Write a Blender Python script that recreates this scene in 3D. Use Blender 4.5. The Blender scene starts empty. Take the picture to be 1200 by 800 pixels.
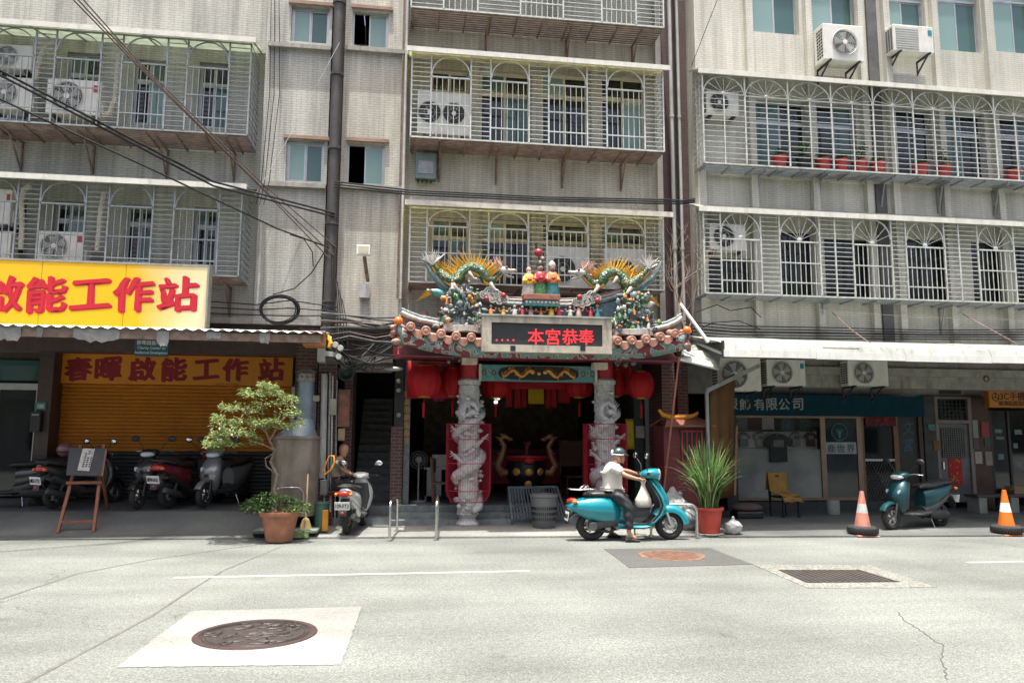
import bpy, bmesh, math, random
from mathutils import Vector, Matrix, Quaternion
R = math.radians
rng = random.Random(7)
scene = bpy.context.scene
col = scene.collection

# ------------------------------------------------------------------ camera
FPX, CAMH = 900.0, 1.76
YAW, PIT, ROLL = R(8.1), R(7.2), R(0.3)
_f = Vector((math.sin(YAW)*math.cos(PIT), math.cos(YAW)*math.cos(PIT), math.sin(PIT)))
_r = Vector((math.cos(YAW), -math.sin(YAW), 0)); _u = _r.cross(_f)
_r, _u = _r*math.cos(ROLL)+_u*math.sin(ROLL), _u*math.cos(ROLL)-_r*math.sin(ROLL)
cam = bpy.data.objects.new('camera', bpy.data.cameras.new('camera')); col.objects.link(cam)
cam.matrix_world = Matrix(((_r.x, _u.x, -_f.x, 0), (_r.y, _u.y, -_f.y, 0), (_r.z, _u.z, -_f.z, CAMH), (0, 0, 0, 1)))
cam.data.sensor_width = 36; cam.data.lens = 27; cam.data.clip_end = 600; cam.data.clip_start = .05
scene.camera = cam
# ------------------------------------------------------------------ sky, sun, exposure
SUN_DIR = Vector((-0.06, -0.135, 0.985)).normalized()      # towards the sun
w = bpy.data.worlds.new('World'); scene.world = w; w.use_nodes = True
nt = w.node_tree; bg = nt.nodes['Background']
sky = nt.nodes.new('ShaderNodeTexSky'); sky.sky_type = 'NISHITA'; sky.sun_disc = False
sky.sun_elevation = math.asin(SUN_DIR.z); sky.sun_rotation = math.atan2(SUN_DIR.x, SUN_DIR.y)
sky.air_density = .8; sky.dust_density = 8.0; sky.ozone_density = .3
nt.links.new(sky.outputs[0], bg.inputs[0]); bg.inputs[1].default_value = 0.15
sun = bpy.data.objects.new('sun', bpy.data.lights.new('sun', 'SUN')); col.objects.link(sun)
sun.data.energy = 3.7; sun.data.angle = R(.5); sun.data.color = (1, .98, .90)
sun.rotation_euler = (-SUN_DIR).to_track_quat('-Z', 'Y').to_euler(); sun.location = (0, 0, 30)
scene.view_settings.view_transform = 'Standard'; scene.view_settings.look = 'None'
scene.view_settings.gamma = 1; scene.view_settings.use_curve_mapping = False
scene.view_settings.exposure = 1.15
scene.cycles.max_bounces = 6; scene.cycles.diffuse_bounces = 4; scene.cycles.transparent_max_bounces = 8
scene.cycles.caustics_reflective = False; scene.cycles.caustics_refractive = False

def W(px, py, Y):                      # point of the plane y = Y seen at photo pixel (px, py)
    d = _f+_r*((px-600)/FPX)+_u*((400-py)/FPX); return Vector((0, 0, CAMH))+d*(Y/d.y)
def G(px, py, z=0):                    # point of the level z seen at photo pixel
    d = _f+_r*((px-600)/FPX)+_u*((400-py)/FPX); return Vector((0, 0, CAMH))+d*((z-CAMH)/d.z)
def X(px, py, Y): return W(px, py, Y).x
def Z(px, py, Y): return W(px, py, Y).z

# ------------------------------------------------------------------ mesh helpers
class MB:
    def __init__(s): s.v, s.f, s.m, s.k = [], [], [], 0
    def slot(s, k): s.k = k; return s
    def add(s, vs, fs):
        o = len(s.v); s.v += [tuple(p) for p in vs]; s.f += [tuple(o+i for i in f) for f in fs]; s.m += [s.k]*len(fs); return s
    def box(s, x0, x1, y0, y1, z0, z1):
        return s.add([(x0,y0,z0),(x1,y0,z0),(x1,y1,z0),(x0,y1,z0),(x0,y0,z1),(x1,y0,z1),(x1,y1,z1),(x0,y1,z1)],
                     [(0,3,2,1),(4,5,6,7),(0,1,5,4),(1,2,6,5),(2,3,7,6),(3,0,4,7)])
    def obox(s, c, size, rot=(0,0,0)):
        from mathutils import Euler
        m = Euler(rot).to_matrix(); c = Vector(c); h = Vector(size)/2
        vs = [c+m@Vector((sx*h.x, sy*h.y, sz*h.z)) for sz in (-1,1) for sx, sy in ((-1,-1),(1,-1),(1,1),(-1,1))]
        return s.add(vs, [(0,3,2,1),(4,5,6,7),(0,1,5,4),(1,2,6,5),(2,3,7,6),(3,0,4,7)])
    def bar(s, a, b, wd, hd=None):        # square bar from a to b
        a, b = Vector(a), Vector(b); d = b-a; L = d.length
        if L < 1e-6: return s
        hd = hd or wd; d /= L
        up = Vector((0,0,1)) if abs(d.z) < .95 else Vector((0,1,0))
        p = d.cross(up).normalized()*wd/2; q = p.cross(d).normalized()*hd/2
        vs = [e+i*p+j*q for e in (a, b) for i, j in ((-1,-1),(1,-1),(1,1),(-1,1))]
        return s.add(vs, [(0,1,2,3),(7,6,5,4),(0,4,5,1),(1,5,6,2),(2,6,7,3),(3,7,4,0)])
    def tube(s, pts, r, n=6, closed=False):
        pts = [Vector(p) for p in pts]; N = len(pts)
        rs = r if isinstance(r, (list, tuple)) else [r]*N
        t0 = (pts[1]-pts[0]).normalized(); up = Vector((0,0,1)) if abs(t0.z) < .9 else Vector((1,0,0))
        nrm = t0.cross(up).normalized(); vs = []
        for i, p in enumerate(pts):
            if closed: t = (pts[(i+1) % N]-pts[i-1]).normalized()
            else: t = (pts[min(i+1, N-1)]-pts[max(i-1, 0)]).normalized()
            nrm = (nrm-t*nrm.dot(t)); nrm = nrm.normalized() if nrm.length > 1e-6 else t.orthogonal().normalized()
            bn = t.cross(nrm)
            vs += [p+(nrm*math.cos(2*math.pi*k/n)+bn*math.sin(2*math.pi*k/n))*rs[i] for k in range(n)]
        fs = [(i*n+k, i*n+(k+1) % n, (i+1)*n+(k+1) % n, (i+1)*n+k) for i in range(N-1) for k in range(n)]
        if closed: fs += [((N-1)*n+k, (N-1)*n+(k+1) % n, (k+1) % n, k) for k in range(n)]
        else: fs += [tuple(range(n-1, -1, -1)), tuple((N-1)*n+k for k in range(n))]
        return s.add(vs, fs)
    def cyl(s, a, b, r, n=12, r2=None): return s.tube([a, b], [r, r if r2 is None else r2], n)
    def lathe(s, prof, c=(0,0,0), n=16, axis='Z', capb=True, capt=True):
        vs = []; c = Vector(c)
        for r, z in prof:
            for k in range(n):
                a = 2*math.pi*k/n; x, y = r*math.cos(a), r*math.sin(a)
                vs.append(c+(Vector((x, y, z)) if axis == 'Z' else Vector((x, z, y)) if axis == 'Y' else Vector((z, x, y))))
        fs = [(i*n+k, i*n+(k+1) % n, (i+1)*n+(k+1) % n, (i+1)*n+k) for i in range(len(prof)-1) for k in range(n)]
        if capb: fs.append(tuple(range(n-1, -1, -1)))
        if capt: fs.append(tuple((len(prof)-1)*n+k for k in range(n)))
        return s.add(vs, fs)
    def ell(s, c, rx, ry=None, rz=None, nu=10, nv=7, rot=None, jit=0):
        ry = rx if ry is None else ry; rz = rx if rz is None else rz; c = Vector(c); m = rot or Matrix.Identity(3)
        vs = [c+m@Vector((0,0,-rz))]
        for j in range(1, nv):
            b = -math.pi/2+math.pi*j/nv
            for k in range(nu):
                a = 2*math.pi*k/nu; q = 1+(rng.uniform(-jit, jit) if jit else 0)
                vs.append(c+m@Vector((rx*math.cos(b)*math.cos(a)*q, ry*math.cos(b)*math.sin(a)*q, rz*math.sin(b)*q)))
        vs.append(c+m@Vector((0,0,rz))); T = len(vs)-1
        fs = [(0, 1+(k+1) % nu, 1+k) for k in range(nu)]
        for j in range(nv-2):
            o = 1+j*nu; fs += [(o+k, o+(k+1) % nu, o+nu+(k+1) % nu, o+nu+k) for k in range(nu)]
        o = 1+(nv-2)*nu; fs += [(o+k, o+(k+1) % nu, T) for k in range(nu)]
        return s.add(vs, fs)
    def prism(s, poly, y0, y1):          # polygon in (x, z), pushed from y0 to y1
        n = len(poly); vs = [(x, y0, z) for x, z in poly]+[(x, y1, z) for x, z in poly]
        a = sum(poly[i][0]*poly[(i+1) % n][1]-poly[(i+1) % n][0]*poly[i][1] for i in range(n))
        fs = [tuple(range(n)), tuple(range(2*n-1, n-1, -1))]+[(i, i+n, (i+1) % n+n, (i+1) % n) for i in range(n)]
        if a < 0: fs = [tuple(reversed(f)) for f in fs]
        return s.add(vs, fs)
    def prismz(s, poly, z0, z1):         # polygon in (x, y), pushed up
        n = len(poly); a = sum(poly[i][0]*poly[(i+1) % n][1]-poly[(i+1) % n][0]*poly[i][1] for i in range(n))
        if a < 0: poly = poly[::-1]
        vs = [(x, y, z0) for x, y in poly]+[(x, y, z1) for x, y in poly]
        return s.add(vs, [tuple(range(n-1, -1, -1)), tuple(range(n, 2*n))]+[(i, (i+1) % n, (i+1) % n+n, i+n) for i in range(n)])
    def loft(s, rings, cap=True):
        n = len(rings[0]); vs = [p for r in rings for p in r]
        fs = [(i*n+k, i*n+(k+1) % n, (i+1)*n+(k+1) % n, (i+1)*n+k) for i in range(len(rings)-1) for k in range(n)]
        if cap: fs += [tuple(range(n-1, -1, -1)), tuple((len(rings)-1)*n+k for k in range(n))]
        return s.add(vs, fs)
    def sheet(s, rows):                  # grid of points
        n = len(rows[0]); vs = [p for r in rows for p in r]
        return s.add(vs, [(i*n+k, i*n+k+1, (i+1)*n+k+1, (i+1)*n+k) for i in range(len(rows)-1) for k in range(n-1)])
    def xf(s, m):
        s.v = [tuple(m@Vector(p)) for p in s.v]; return s
    def mesh(s, name, mats, smooth=None, off=None, fix=True):
        me = bpy.data.meshes.new(name)
        vs = s.v if off is None else [(a-off[0], b-off[1], c-off[2]) for a, b, c in s.v]
        me.from_pydata(vs, [], s.f)
        for m in (mats if isinstance(mats, (list, tuple)) else [mats]): me.materials.append(m)
        if any(s.m): me.polygons.foreach_set('material_index', s.m)
        if fix:
            b = bmesh.new(); b.from_mesh(me); bmesh.ops.recalc_face_normals(b, faces=b.faces); b.to_mesh(me); b.free()
        if smooth is not None:
            me.shade_smooth(); me.set_sharp_from_angle(angle=R(smooth))
        me.update(); return me
    def build(s, name, mats, parent=None, smooth=None, world=True, loc=None, rot=None, bevel=0, fix=True, thick=0):
        off = None
        if parent is not None and world: off = root_loc(parent)
        o = bpy.data.objects.new(name, s.mesh(name, mats, smooth, off, fix)); col.objects.link(o)
        if parent is not None: o.parent = parent
        if loc is not None: o.location = loc
        if rot is not None: o.rotation_euler = rot
        if thick:
            md = o.modifiers.new('thick', 'SOLIDIFY'); md.thickness = thick; md.offset = 0
        if bevel:
            md = o.modifiers.new('bevel', 'BEVEL'); md.width = bevel; md.segments = 2; md.limit_method = 'ANGLE'; md.angle_limit = R(40)
        return o
def root_loc(o):
    p = Vector((0,0,0))
    while o is not None: p += o.location; o = o.parent
    return p
def tag(o, label, cat, group=None, kind=None):
    if label: o['label'] = label
    if cat: o['category'] = cat
    if group: o['group'] = group
    if kind: o['kind'] = kind
    return o
def thing(name, label, cat, loc=(0,0,0), rz=0, group=None, kind=None):
    o = bpy.data.objects.new(name, None); col.objects.link(o); o.location = loc; o.rotation_euler = (0,0,rz)
    o.empty_display_size = .1
    return tag(o, label, cat, group, kind)
def struct(o): o['kind'] = 'structure'; return o
def share(name, me, parent, loc, rot=(0,0,0), scale=None):
    o = bpy.data.objects.new(name, me); col.objects.link(o); o.parent = parent; o.location = loc; o.rotation_euler = rot
    if scale is not None: o.scale = scale
    return o
def lin(h):                                # sRGB 0-255 triple to linear
    return tuple(((c/255)/12.92 if c/255 <= .04045 else ((c/255+.055)/1.055)**2.4) for c in h)
def sring(x, cz, hw, hh, n=14, p=2.4, cy=0, lean=0):     # superellipse ring in the y-z plane at x
    out = []
    for k in range(n):
        a = 2*math.pi*k/n; c, s_ = math.cos(a), math.sin(a)
        z = hh*math.copysign(abs(s_)**(2/p), s_)
        out.append((x+lean*z, cy+hw*math.copysign(abs(c)**(2/p), c), cz+z))
    return out

# ------------------------------------------------------------------ materials
MATS = {}
def nd(nt, t, **kw):
    n = nt.nodes.new(t)
    for k, v in kw.items():
        if k in n.inputs: n.inputs[k].default_value = v
        else: setattr(n, k, v)
    return n
def M(name, c, rough=.6, metal=0, var=.15, vs=5, bump=0, bs=40, spec=.5, emit=None, es=0, dirt=0, alpha=1, trans=0, coat=0, sss=0):
    if name in MATS: return MATS[name]
    m = bpy.data.materials.new(name); m.use_nodes = True; t = m.node_tree; b = t.nodes['Principled BSDF']; L = t.links.new
    b.inputs['Roughness'].default_value = rough; b.inputs['Metallic'].default_value = metal
    b.inputs['Specular IOR Level'].default_value = spec; b.inputs['Coat Weight'].default_value = coat
    b.inputs['Base Color'].default_value = (*c, 1)
    if alpha < 1: b.inputs['Alpha'].default_value = alpha
    if trans: b.inputs['Transmission Weight'].default_value = trans
    geo = t.nodes.new('ShaderNodeNewGeometry')
    if var:
        n = nd(t, 'ShaderNodeTexNoise', Scale=vs, Detail=4.0); L(geo.outputs['Position'], n.inputs['Vector'])
        r = t.nodes.new('ShaderNodeMapRange'); r.inputs['From Min'].default_value = .3; r.inputs['From Max'].default_value = .7
        r.inputs['To Min'].default_value = 1-var; r.inputs['To Max'].default_value = 1+var; L(n.outputs['Fac'], r.inputs['Value'])
        x = t.nodes.new('ShaderNodeVectorMath'); x.operation = 'SCALE'; x.inputs[0].default_value = c; L(r.outputs[0], x.inputs['Scale'])
        out = x.outputs[0]
        if dirt:
            mp = nd(t, 'ShaderNodeMapping'); mp.inputs['Scale'].default_value = (3.5, 3.5, .8); L(geo.outputs['Position'], mp.inputs['Vector'])
            n2 = nd(t, 'ShaderNodeTexNoise', Scale=2.2, Detail=8.0, Roughness=.65); L(mp.outputs[0], n2.inputs['Vector'])
            r2 = t.nodes.new('ShaderNodeMapRange'); r2.inputs['From Min'].default_value = .5; r2.inputs['From Max'].default_value = .72; L(n2.outputs['Fac'], r2.inputs['Value'])
            ml = t.nodes.new('ShaderNodeMath'); ml.operation = 'MULTIPLY'; ml.inputs[1].default_value = dirt; L(r2.outputs[0], ml.inputs[0])
            mx = t.nodes.new('ShaderNodeMix'); mx.data_type = 'RGBA'; mx.inputs['B'].default_value = (.09, .065, .045, 1)
            L(ml.outputs[0], mx.inputs['Factor']); L(out, mx.inputs['A']); out = mx.outputs['Result']
        L(out, b.inputs['Base Color'])
    if bump:
        nb = nd(t, 'ShaderNodeTexNoise', Scale=bs, Detail=4.0); L(geo.outputs['Position'], nb.inputs['Vector'])
        bp = nd(t, 'ShaderNodeBump', Strength=bump, Distance=.02); L(nb.outputs['Fac'], bp.inputs['Height']); L(bp.outputs[0], b.inputs['Normal'])
    if emit: b.inputs['Emission Color'].default_value = (*emit, 1); b.inputs['Emission Strength'].default_value = es
    MATS[name] = m; return m
def Mtile(name, c1, c2, grout, bw=.2, bh=.052, mort=.006, stain=.5, rough=.5):      # tiles / bricks in metres, on x+y and z
    m = bpy.data.materials.new(name); m.use_nodes = True; t = m.node_tree; b = t.nodes['Principled BSDF']; L = t.links.new
    geo = t.nodes.new('ShaderNodeNewGeometry'); sp = t.nodes.new('ShaderNodeSeparateXYZ'); L(geo.outputs['Position'], sp.inputs[0])
    ad = t.nodes.new('ShaderNodeMath'); ad.operation = 'ADD'; L(sp.outputs[0], ad.inputs[0]); L(sp.outputs[1], ad.inputs[1])
    cb = t.nodes.new('ShaderNodeCombineXYZ'); L(ad.outputs[0], cb.inputs[0]); L(sp.outputs[2], cb.inputs[1])
    br = nd(t, 'ShaderNodeTexBrick', Scale=1.0); br.inputs['Color1'].default_value = (*c1, 1); br.inputs['Color2'].default_value = (*c2, 1); br.inputs['Mortar'].default_value = (*grout, 1)
    br.inputs['Brick Width'].default_value = bw; br.inputs['Row Height'].default_value = bh; br.inputs['Mortar Size'].default_value = mort; br.inputs['Mortar Smooth'].default_value = .2
    L(cb.outputs[0], br.inputs['Vector'])
    mp = nd(t, 'ShaderNodeMapping'); mp.inputs['Scale'].default_value = (3.6, 3.6, .26); L(geo.outputs['Position'], mp.inputs['Vector'])
    n = nd(t, 'ShaderNodeTexNoise', Scale=1.3, Detail=8.0, Roughness=.7); L(mp.outputs[0], n.inputs['Vector'])
    n2 = nd(t, 'ShaderNodeTexNoise', Scale=.6, Detail=5.0); L(geo.outputs['Position'], n2.inputs['Vector'])
    r1 = t.nodes.new('ShaderNodeMapRange'); r1.inputs['From Min'].default_value = .40; r1.inputs['From Max'].default_value = .72; r1.inputs['To Min'].default_value = 1; r1.inputs['To Max'].default_value = 1-stain; L(n.outputs['Fac'], r1.inputs['Value'])
    r2 = t.nodes.new('ShaderNodeMapRange'); r2.inputs['From Min'].default_value = .3; r2.inputs['From Max'].default_value = .7; r2.inputs['To Min'].default_value = .86; r2.inputs['To Max'].default_value = 1.1; L(n2.outputs['Fac'], r2.inputs['Value'])
    mu = t.nodes.new('ShaderNodeMath'); mu.operation = 'MULTIPLY'; L(r1.outputs[0], mu.inputs[0]); L(r2.outputs[0], mu.inputs[1])
    x = t.nodes.new('ShaderNodeVectorMath'); x.operation = 'SCALE'; L(br.outputs['Color'], x.inputs[0]); L(mu.outputs[0], x.inputs['Scale'])
    L(x.outputs[0], b.inputs['Base Color'])
    bp = nd(t, 'ShaderNodeBump', Strength=.5, Distance=.006); bp.invert = True; L(br.outputs['Fac'], bp.inputs['Height']); L(bp.outputs[0], b.inputs['Normal'])
    b.inputs['Roughness'].default_value = rough; MATS[name] = m; return m
def Mground(name, c, grain=.35, stain=.18, crack=0, gs=55, rough=.85, joint=0):
    m = bpy.data.materials.new(name); m.use_nodes = True; t = m.node_tree; b = t.nodes['Principled BSDF']; L = t.links.new
    geo = t.nodes.new('ShaderNodeNewGeometry'); pos = geo.outputs['Position']
    def noise(sc, det, f0, f1, t0, t1, vec=pos, ro=.55):
        n = nd(t, 'ShaderNodeTexNoise', Scale=sc, Detail=det, Roughness=ro); L(vec, n.inputs['Vector'])
        r = t.nodes.new('ShaderNodeMapRange'); r.inputs['From Min'].default_value = f0; r.inputs['From Max'].default_value = f1
        r.inputs['To Min'].default_value = t0; r.inputs['To Max'].default_value = t1; L(n.outputs['Fac'], r.inputs['Value']); return r.outputs[0], n.outputs['Fac']
    def mul(a, bb):
        k = t.nodes.new('ShaderNodeMath'); k.operation = 'MULTIPLY'; L(a, k.inputs[0]); L(bb, k.inputs[1]); return k.outputs[0]
    g, graw = noise(gs, 3.0, .32, .68, 1-grain, 1+grain)
    g3, _ = noise(gs*.33, 3.0, .3, .7, 1-grain*.4, 1+grain*.4)
    s1, _ = noise(.45, 6.0, .35, .7, 1+stain*.4, 1-stain)
    mp = nd(t, 'ShaderNodeMapping'); mp.inputs['Scale'].default_value = (.12, .8, 1); L(pos, mp.inputs['Vector'])
    s2, _ = noise(1.6, 5.0, .4, .75, 1, 1-stain*.8, mp.outputs[0])
    f = mul(mul(g, g3), mul(s1, s2))
    vs = nd(t, 'ShaderNodeTexVoronoi', Scale=.9); L(pos, vs.inputs['Vector']); rs = t.nodes.new('ShaderNodeMapRange')      # oil drips
    rs.inputs['From Min'].default_value = .02; rs.inputs['From Max'].default_value = .11; rs.inputs['To Min'].default_value = .78; rs.inputs['To Max'].default_value = 1; L(vs.outputs['Distance'], rs.inputs['Value']); f = mul(f, rs.outputs[0])
    if crack:
        wn = nd(t, 'ShaderNodeTexNoise', Scale=1.5, Detail=6.0); L(pos, wn.inputs['Vector'])
        wv = t.nodes.new('ShaderNodeVectorMath'); wv.operation = 'MULTIPLY_ADD'; wv.inputs[1].default_value = (.9, .9, .9); L(wn.outputs['Color'], wv.inputs[0]); L(pos, wv.inputs[2])
        vo = nd(t, 'ShaderNodeTexVoronoi', Scale=.16); vo.feature = 'DISTANCE_TO_EDGE'; L(wv.outputs[0], vo.inputs['Vector'])
        r = t.nodes.new('ShaderNodeMapRange'); r.inputs['From Min'].default_value = 0; r.inputs['From Max'].default_value = .0016; r.inputs['To Min'].default_value = 1-crack; r.inputs['To Max'].default_value = 1; L(vo.outputs['Distance'], r.inputs['Value'])
        mk, _ = noise(.35, 2.0, .5, .56, 0, 1)
        mx = t.nodes.new('ShaderNodeMix'); mx.data_type = 'FLOAT'; mx.inputs['A'].default_value = 1; L(mk, mx.inputs['Factor']); L(r.outputs[0], mx.inputs['B'])
        f = mul(f, mx.outputs['Result'])
    x = t.nodes.new('ShaderNodeVectorMath'); x.operation = 'SCALE'; x.inputs[0].default_value = c; L(f, x.inputs['Scale'])
    L(x.outputs[0], b.inputs['Base Color']); b.inputs['Roughness'].default_value = rough; b.inputs['Specular IOR Level'].default_value = .3
    bp = nd(t, 'ShaderNodeBump', Strength=.35, Distance=.01); L(graw, bp.inputs['Height']); L(bp.outputs[0], b.inputs['Normal'])
    MATS[name] = m; return m
def Mtrans(name, c, tr=.5, rough=.6, var=.15):       # sheet that lets sunlight glow through (fibreglass, leaves, cloth)
    m = bpy.data.materials.new(name); m.use_nodes = True; t = m.node_tree; L = t.links.new
    for n in list(t.nodes): t.nodes.remove(n)
    o = t.nodes.new('ShaderNodeOutputMaterial'); d = t.nodes.new('ShaderNodeBsdfPrincipled'); d.inputs['Roughness'].default_value = rough
    d.inputs['Specular IOR Level'].default_value = .3
    s = t.nodes.new('ShaderNodeBsdfTranslucent'); mx = t.nodes.new('ShaderNodeMixShader'); mx.inputs[0].default_value = tr
    geo = t.nodes.new('ShaderNodeNewGeometry'); n = nd(t, 'ShaderNodeTexNoise', Scale=4.0, Detail=5.0); L(geo.outputs['Position'], n.inputs['Vector'])
    r = t.nodes.new('ShaderNodeMapRange'); r.inputs['From Min'].default_value = .3; r.inputs['From Max'].default_value = .7; r.inputs['To Min'].default_value = 1-var; r.inputs['To Max'].default_value = 1+var; L(n.outputs['Fac'], r.inputs['Value'])
    x = t.nodes.new('ShaderNodeVectorMath'); x.operation = 'SCALE'; x.inputs[0].default_value = c; L(r.outputs[0], x.inputs['Scale'])
    L(x.outputs[0], d.inputs['Base Color']); L(x.outputs[0], s.inputs['Color']); L(d.outputs[0], mx.inputs[1]); L(s.outputs[0], mx.inputs[2]); L(mx.outputs[0], o.inputs[0])
    MATS[name] = m; return m
def Mglass(name, c, dark=.6, rough=.04):             # window pane: tinted, partly see-through, mirrors the street
    m = bpy.data.materials.new(name); m.use_nodes = True; t = m.node_tree; L = t.links.new
    b = t.nodes['Principled BSDF']; b.inputs['Base Color'].default_value = (*c, 1); b.inputs['Roughness'].default_value = rough; b.inputs['Alpha'].default_value = dark
    b.inputs['Specular IOR Level'].default_value = .7; MATS[name] = m; return m

def Mscale(name, cols, sc=26, rough=.35):            # cut-porcelain scales: each cell its own glaze
    m = bpy.data.materials.new(name); m.use_nodes = True; t = m.node_tree; b = t.nodes['Principled BSDF']; L = t.links.new
    geo = t.nodes.new('ShaderNodeNewGeometry'); vo = nd(t, 'ShaderNodeTexVoronoi', Scale=sc); L(geo.outputs['Position'], vo.inputs['Vector'])
    sp = t.nodes.new('ShaderNodeSeparateColor'); L(vo.outputs['Color'], sp.inputs[0]); cr = t.nodes.new('ShaderNodeValToRGB'); cr.color_ramp.interpolation = 'CONSTANT'
    for i, c in enumerate(cols):
        e = cr.color_ramp.elements[i] if i < 2 else cr.color_ramp.elements.new(i/len(cols)); e.position = i/len(cols); e.color = (*c, 1)
    L(sp.outputs[0], cr.inputs[0]); r = t.nodes.new('ShaderNodeMapRange'); r.inputs['From Min'].default_value = .15/sc*10; r.inputs['From Max'].default_value = .6/sc*10; r.inputs['To Min'].default_value = 1; r.inputs['To Max'].default_value = .35; L(vo.outputs['Distance'], r.inputs['Value'])
    x = t.nodes.new('ShaderNodeVectorMath'); x.operation = 'SCALE'; L(cr.outputs[0], x.inputs[0]); L(r.outputs[0], x.inputs['Scale']); L(x.outputs[0], b.inputs['Base Color'])
    bp = nd(t, 'ShaderNodeBump', Strength=.8, Distance=.02); bp.invert = True; L(vo.outputs['Distance'], bp.inputs['Height']); L(bp.outputs[0], b.inputs['Normal']); b.inputs['Roughness'].default_value = rough
    MATS[name] = m; return m

wallL = Mtile('grey_strip_tile', (.52,.515,.46), (.48,.475,.425), (.31,.305,.275))
wallC = Mtile('pale_strip_tile', (.58,.555,.475), (.54,.515,.44), (.36,.34,.285))
wallR = Mtile('cream_strip_tile', (.60,.585,.51), (.565,.55,.48), (.42,.405,.35), stain=.36)
brickM = Mtile('dark_red_brick', (.14,.045,.035), (.10,.035,.03), (.16,.14,.13), .22, .07, .012, .4, .6)
brownTile = Mtile('brown_wall_tile', (.09,.055,.045), (.075,.045,.04), (.06,.05,.045), .2, .06, .006, .35, .4)
redBrickStrip = Mtile('maroon_tile', (.10,.05,.045), (.08,.04,.04), (.07,.05,.05), .2, .06, .006, .3, .5)
asphalt = Mground('bleached_asphalt', (.160,.172,.160), .46, .3, .6)
concrete = Mground('concrete_paving', (.24,.245,.23), .16, .35, .3, 35)
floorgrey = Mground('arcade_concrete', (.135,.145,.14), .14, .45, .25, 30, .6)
conc = M('beam_concrete', (.30,.29,.26), .85, var=.2, bump=.15, dirt=.6)
edgew = M('cream_white_trim', (.62,.61,.54), .5, var=.1, dirt=.25)
white = M('white_paint', (.72,.72,.68), .45, var=.08, dirt=.25)
cream = M('cream_paint', (.62,.58,.48), .5, var=.1, dirt=.4)
steelw = M('pale_steel_paint', (.54,.57,.54), .4, .1, var=.15, vs=9, dirt=.3)
steelr = M('mint_grey_steel', (.50,.515,.475), .45, .1, var=.2, vs=9, dirt=.35)
steelg = M('grey_steel_paint', (.29,.31,.31), .4, .4, var=.15, vs=9, dirt=.3)
rust = M('rusty_iron', (.20,.14,.11), .75, .3, var=.35, vs=7)
iron = M('dark_iron', (.05,.052,.055), .5, .5, var=.2)
chrome = M('stainless_steel', (.62,.62,.60), .25, 1, var=.06)
alu = M('aluminium_frame', (.45,.46,.46), .4, .7, var=.1)
bronzeF = M('brown_aluminium', (.30,.22,.16), .4, .5, var=.1)
black = M('black_plastic', (.018,.019,.021), .45, var=.15)
rubber = M('tyre_rubber', (.022,.022,.022), .85, var=.2)
cable = M('black_cable', (.018,.019,.021), .8, var=.2, spec=.2); greyc = M('grey_cable', (.10,.10,.10), .8, var=.3, spec=.2)
cablew = M('pale_cable', (.45,.43,.40), .6, var=.2)
pvc = M('grey_pvc', (.42,.42,.40), .5, var=.1, dirt=.4)
darkpipe = M('dark_drain_pipe', (.05,.047,.045), .5, var=.25, dirt=.2)
glassT = Mglass('teal_glass', (.07,.14,.135), .9); glassP = Mglass('pale_teal_glass', (.22,.34,.32), .93)
glassD = Mglass('dark_glass', (.012,.016,.018), .85); glassS = Mglass('shop_glass', (.03,.04,.04), .22)
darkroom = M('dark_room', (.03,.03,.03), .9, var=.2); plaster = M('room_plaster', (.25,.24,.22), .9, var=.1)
curtain = M('grey_curtain', (.30,.31,.29), .9, var=.15)
fibre = Mtrans('green_fibreglass', (.54,.58,.50), .55); fibrey = Mtrans('yellow_fibreglass', (.68,.64,.42), .7)
fibreg = Mtrans('grey_fibreglass', (.42,.45,.38), .3)
sheetw = M('white_sheet_metal', (.33,.355,.325), .5, .0, var=.18, vs=2.5, dirt=.6)
# ================================================================== setting: ground
def kerbY(x): return 14.02-.066*x
g = MB().box(-90, 90, -60, 60, -.4, -.06).build('ground', asphalt); struct(g)
mb = MB(); xs = [-60, -20, -10, -4, 0, 4, 8, 12, 20, 60]
mb.sheet([[(x, -40, 0) for x in xs], [(x, 0, 0) for x in xs], [(x, kerbY(max(-14, min(18, x))), 0) for x in xs]])
struct(mb.build('road', asphalt))
# raised paving: ramp on the left, level strip before the temple, slab on the right
def paving(name, x0, x1, rows, m):
    mb = MB(); xs = [x0+(x1-x0)*i/12 for i in range(13)]
    rr = []
    for dy, z in rows: rr.append([(x, kerbY(x)+dy, z) if dy < 90 else (x, dy-100, z) for x in xs])
    return struct(mb.sheet(rr).build(name, m))
XL, XT0, XT1 = -18, -1.75, 5.7
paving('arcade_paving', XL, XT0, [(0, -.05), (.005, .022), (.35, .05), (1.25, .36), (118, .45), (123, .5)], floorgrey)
paving('temple_forecourt', XT0+.01, XT1, [(0, -.05), (.005, .035), (1.45, .06), (119, .06)], concrete)
paving('shop_paving', XT1+.01, 24, [(-.1, -.05), (-.095, .03), (.5, .05), (2.3, .12), (123, .16)], floorgrey)
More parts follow.
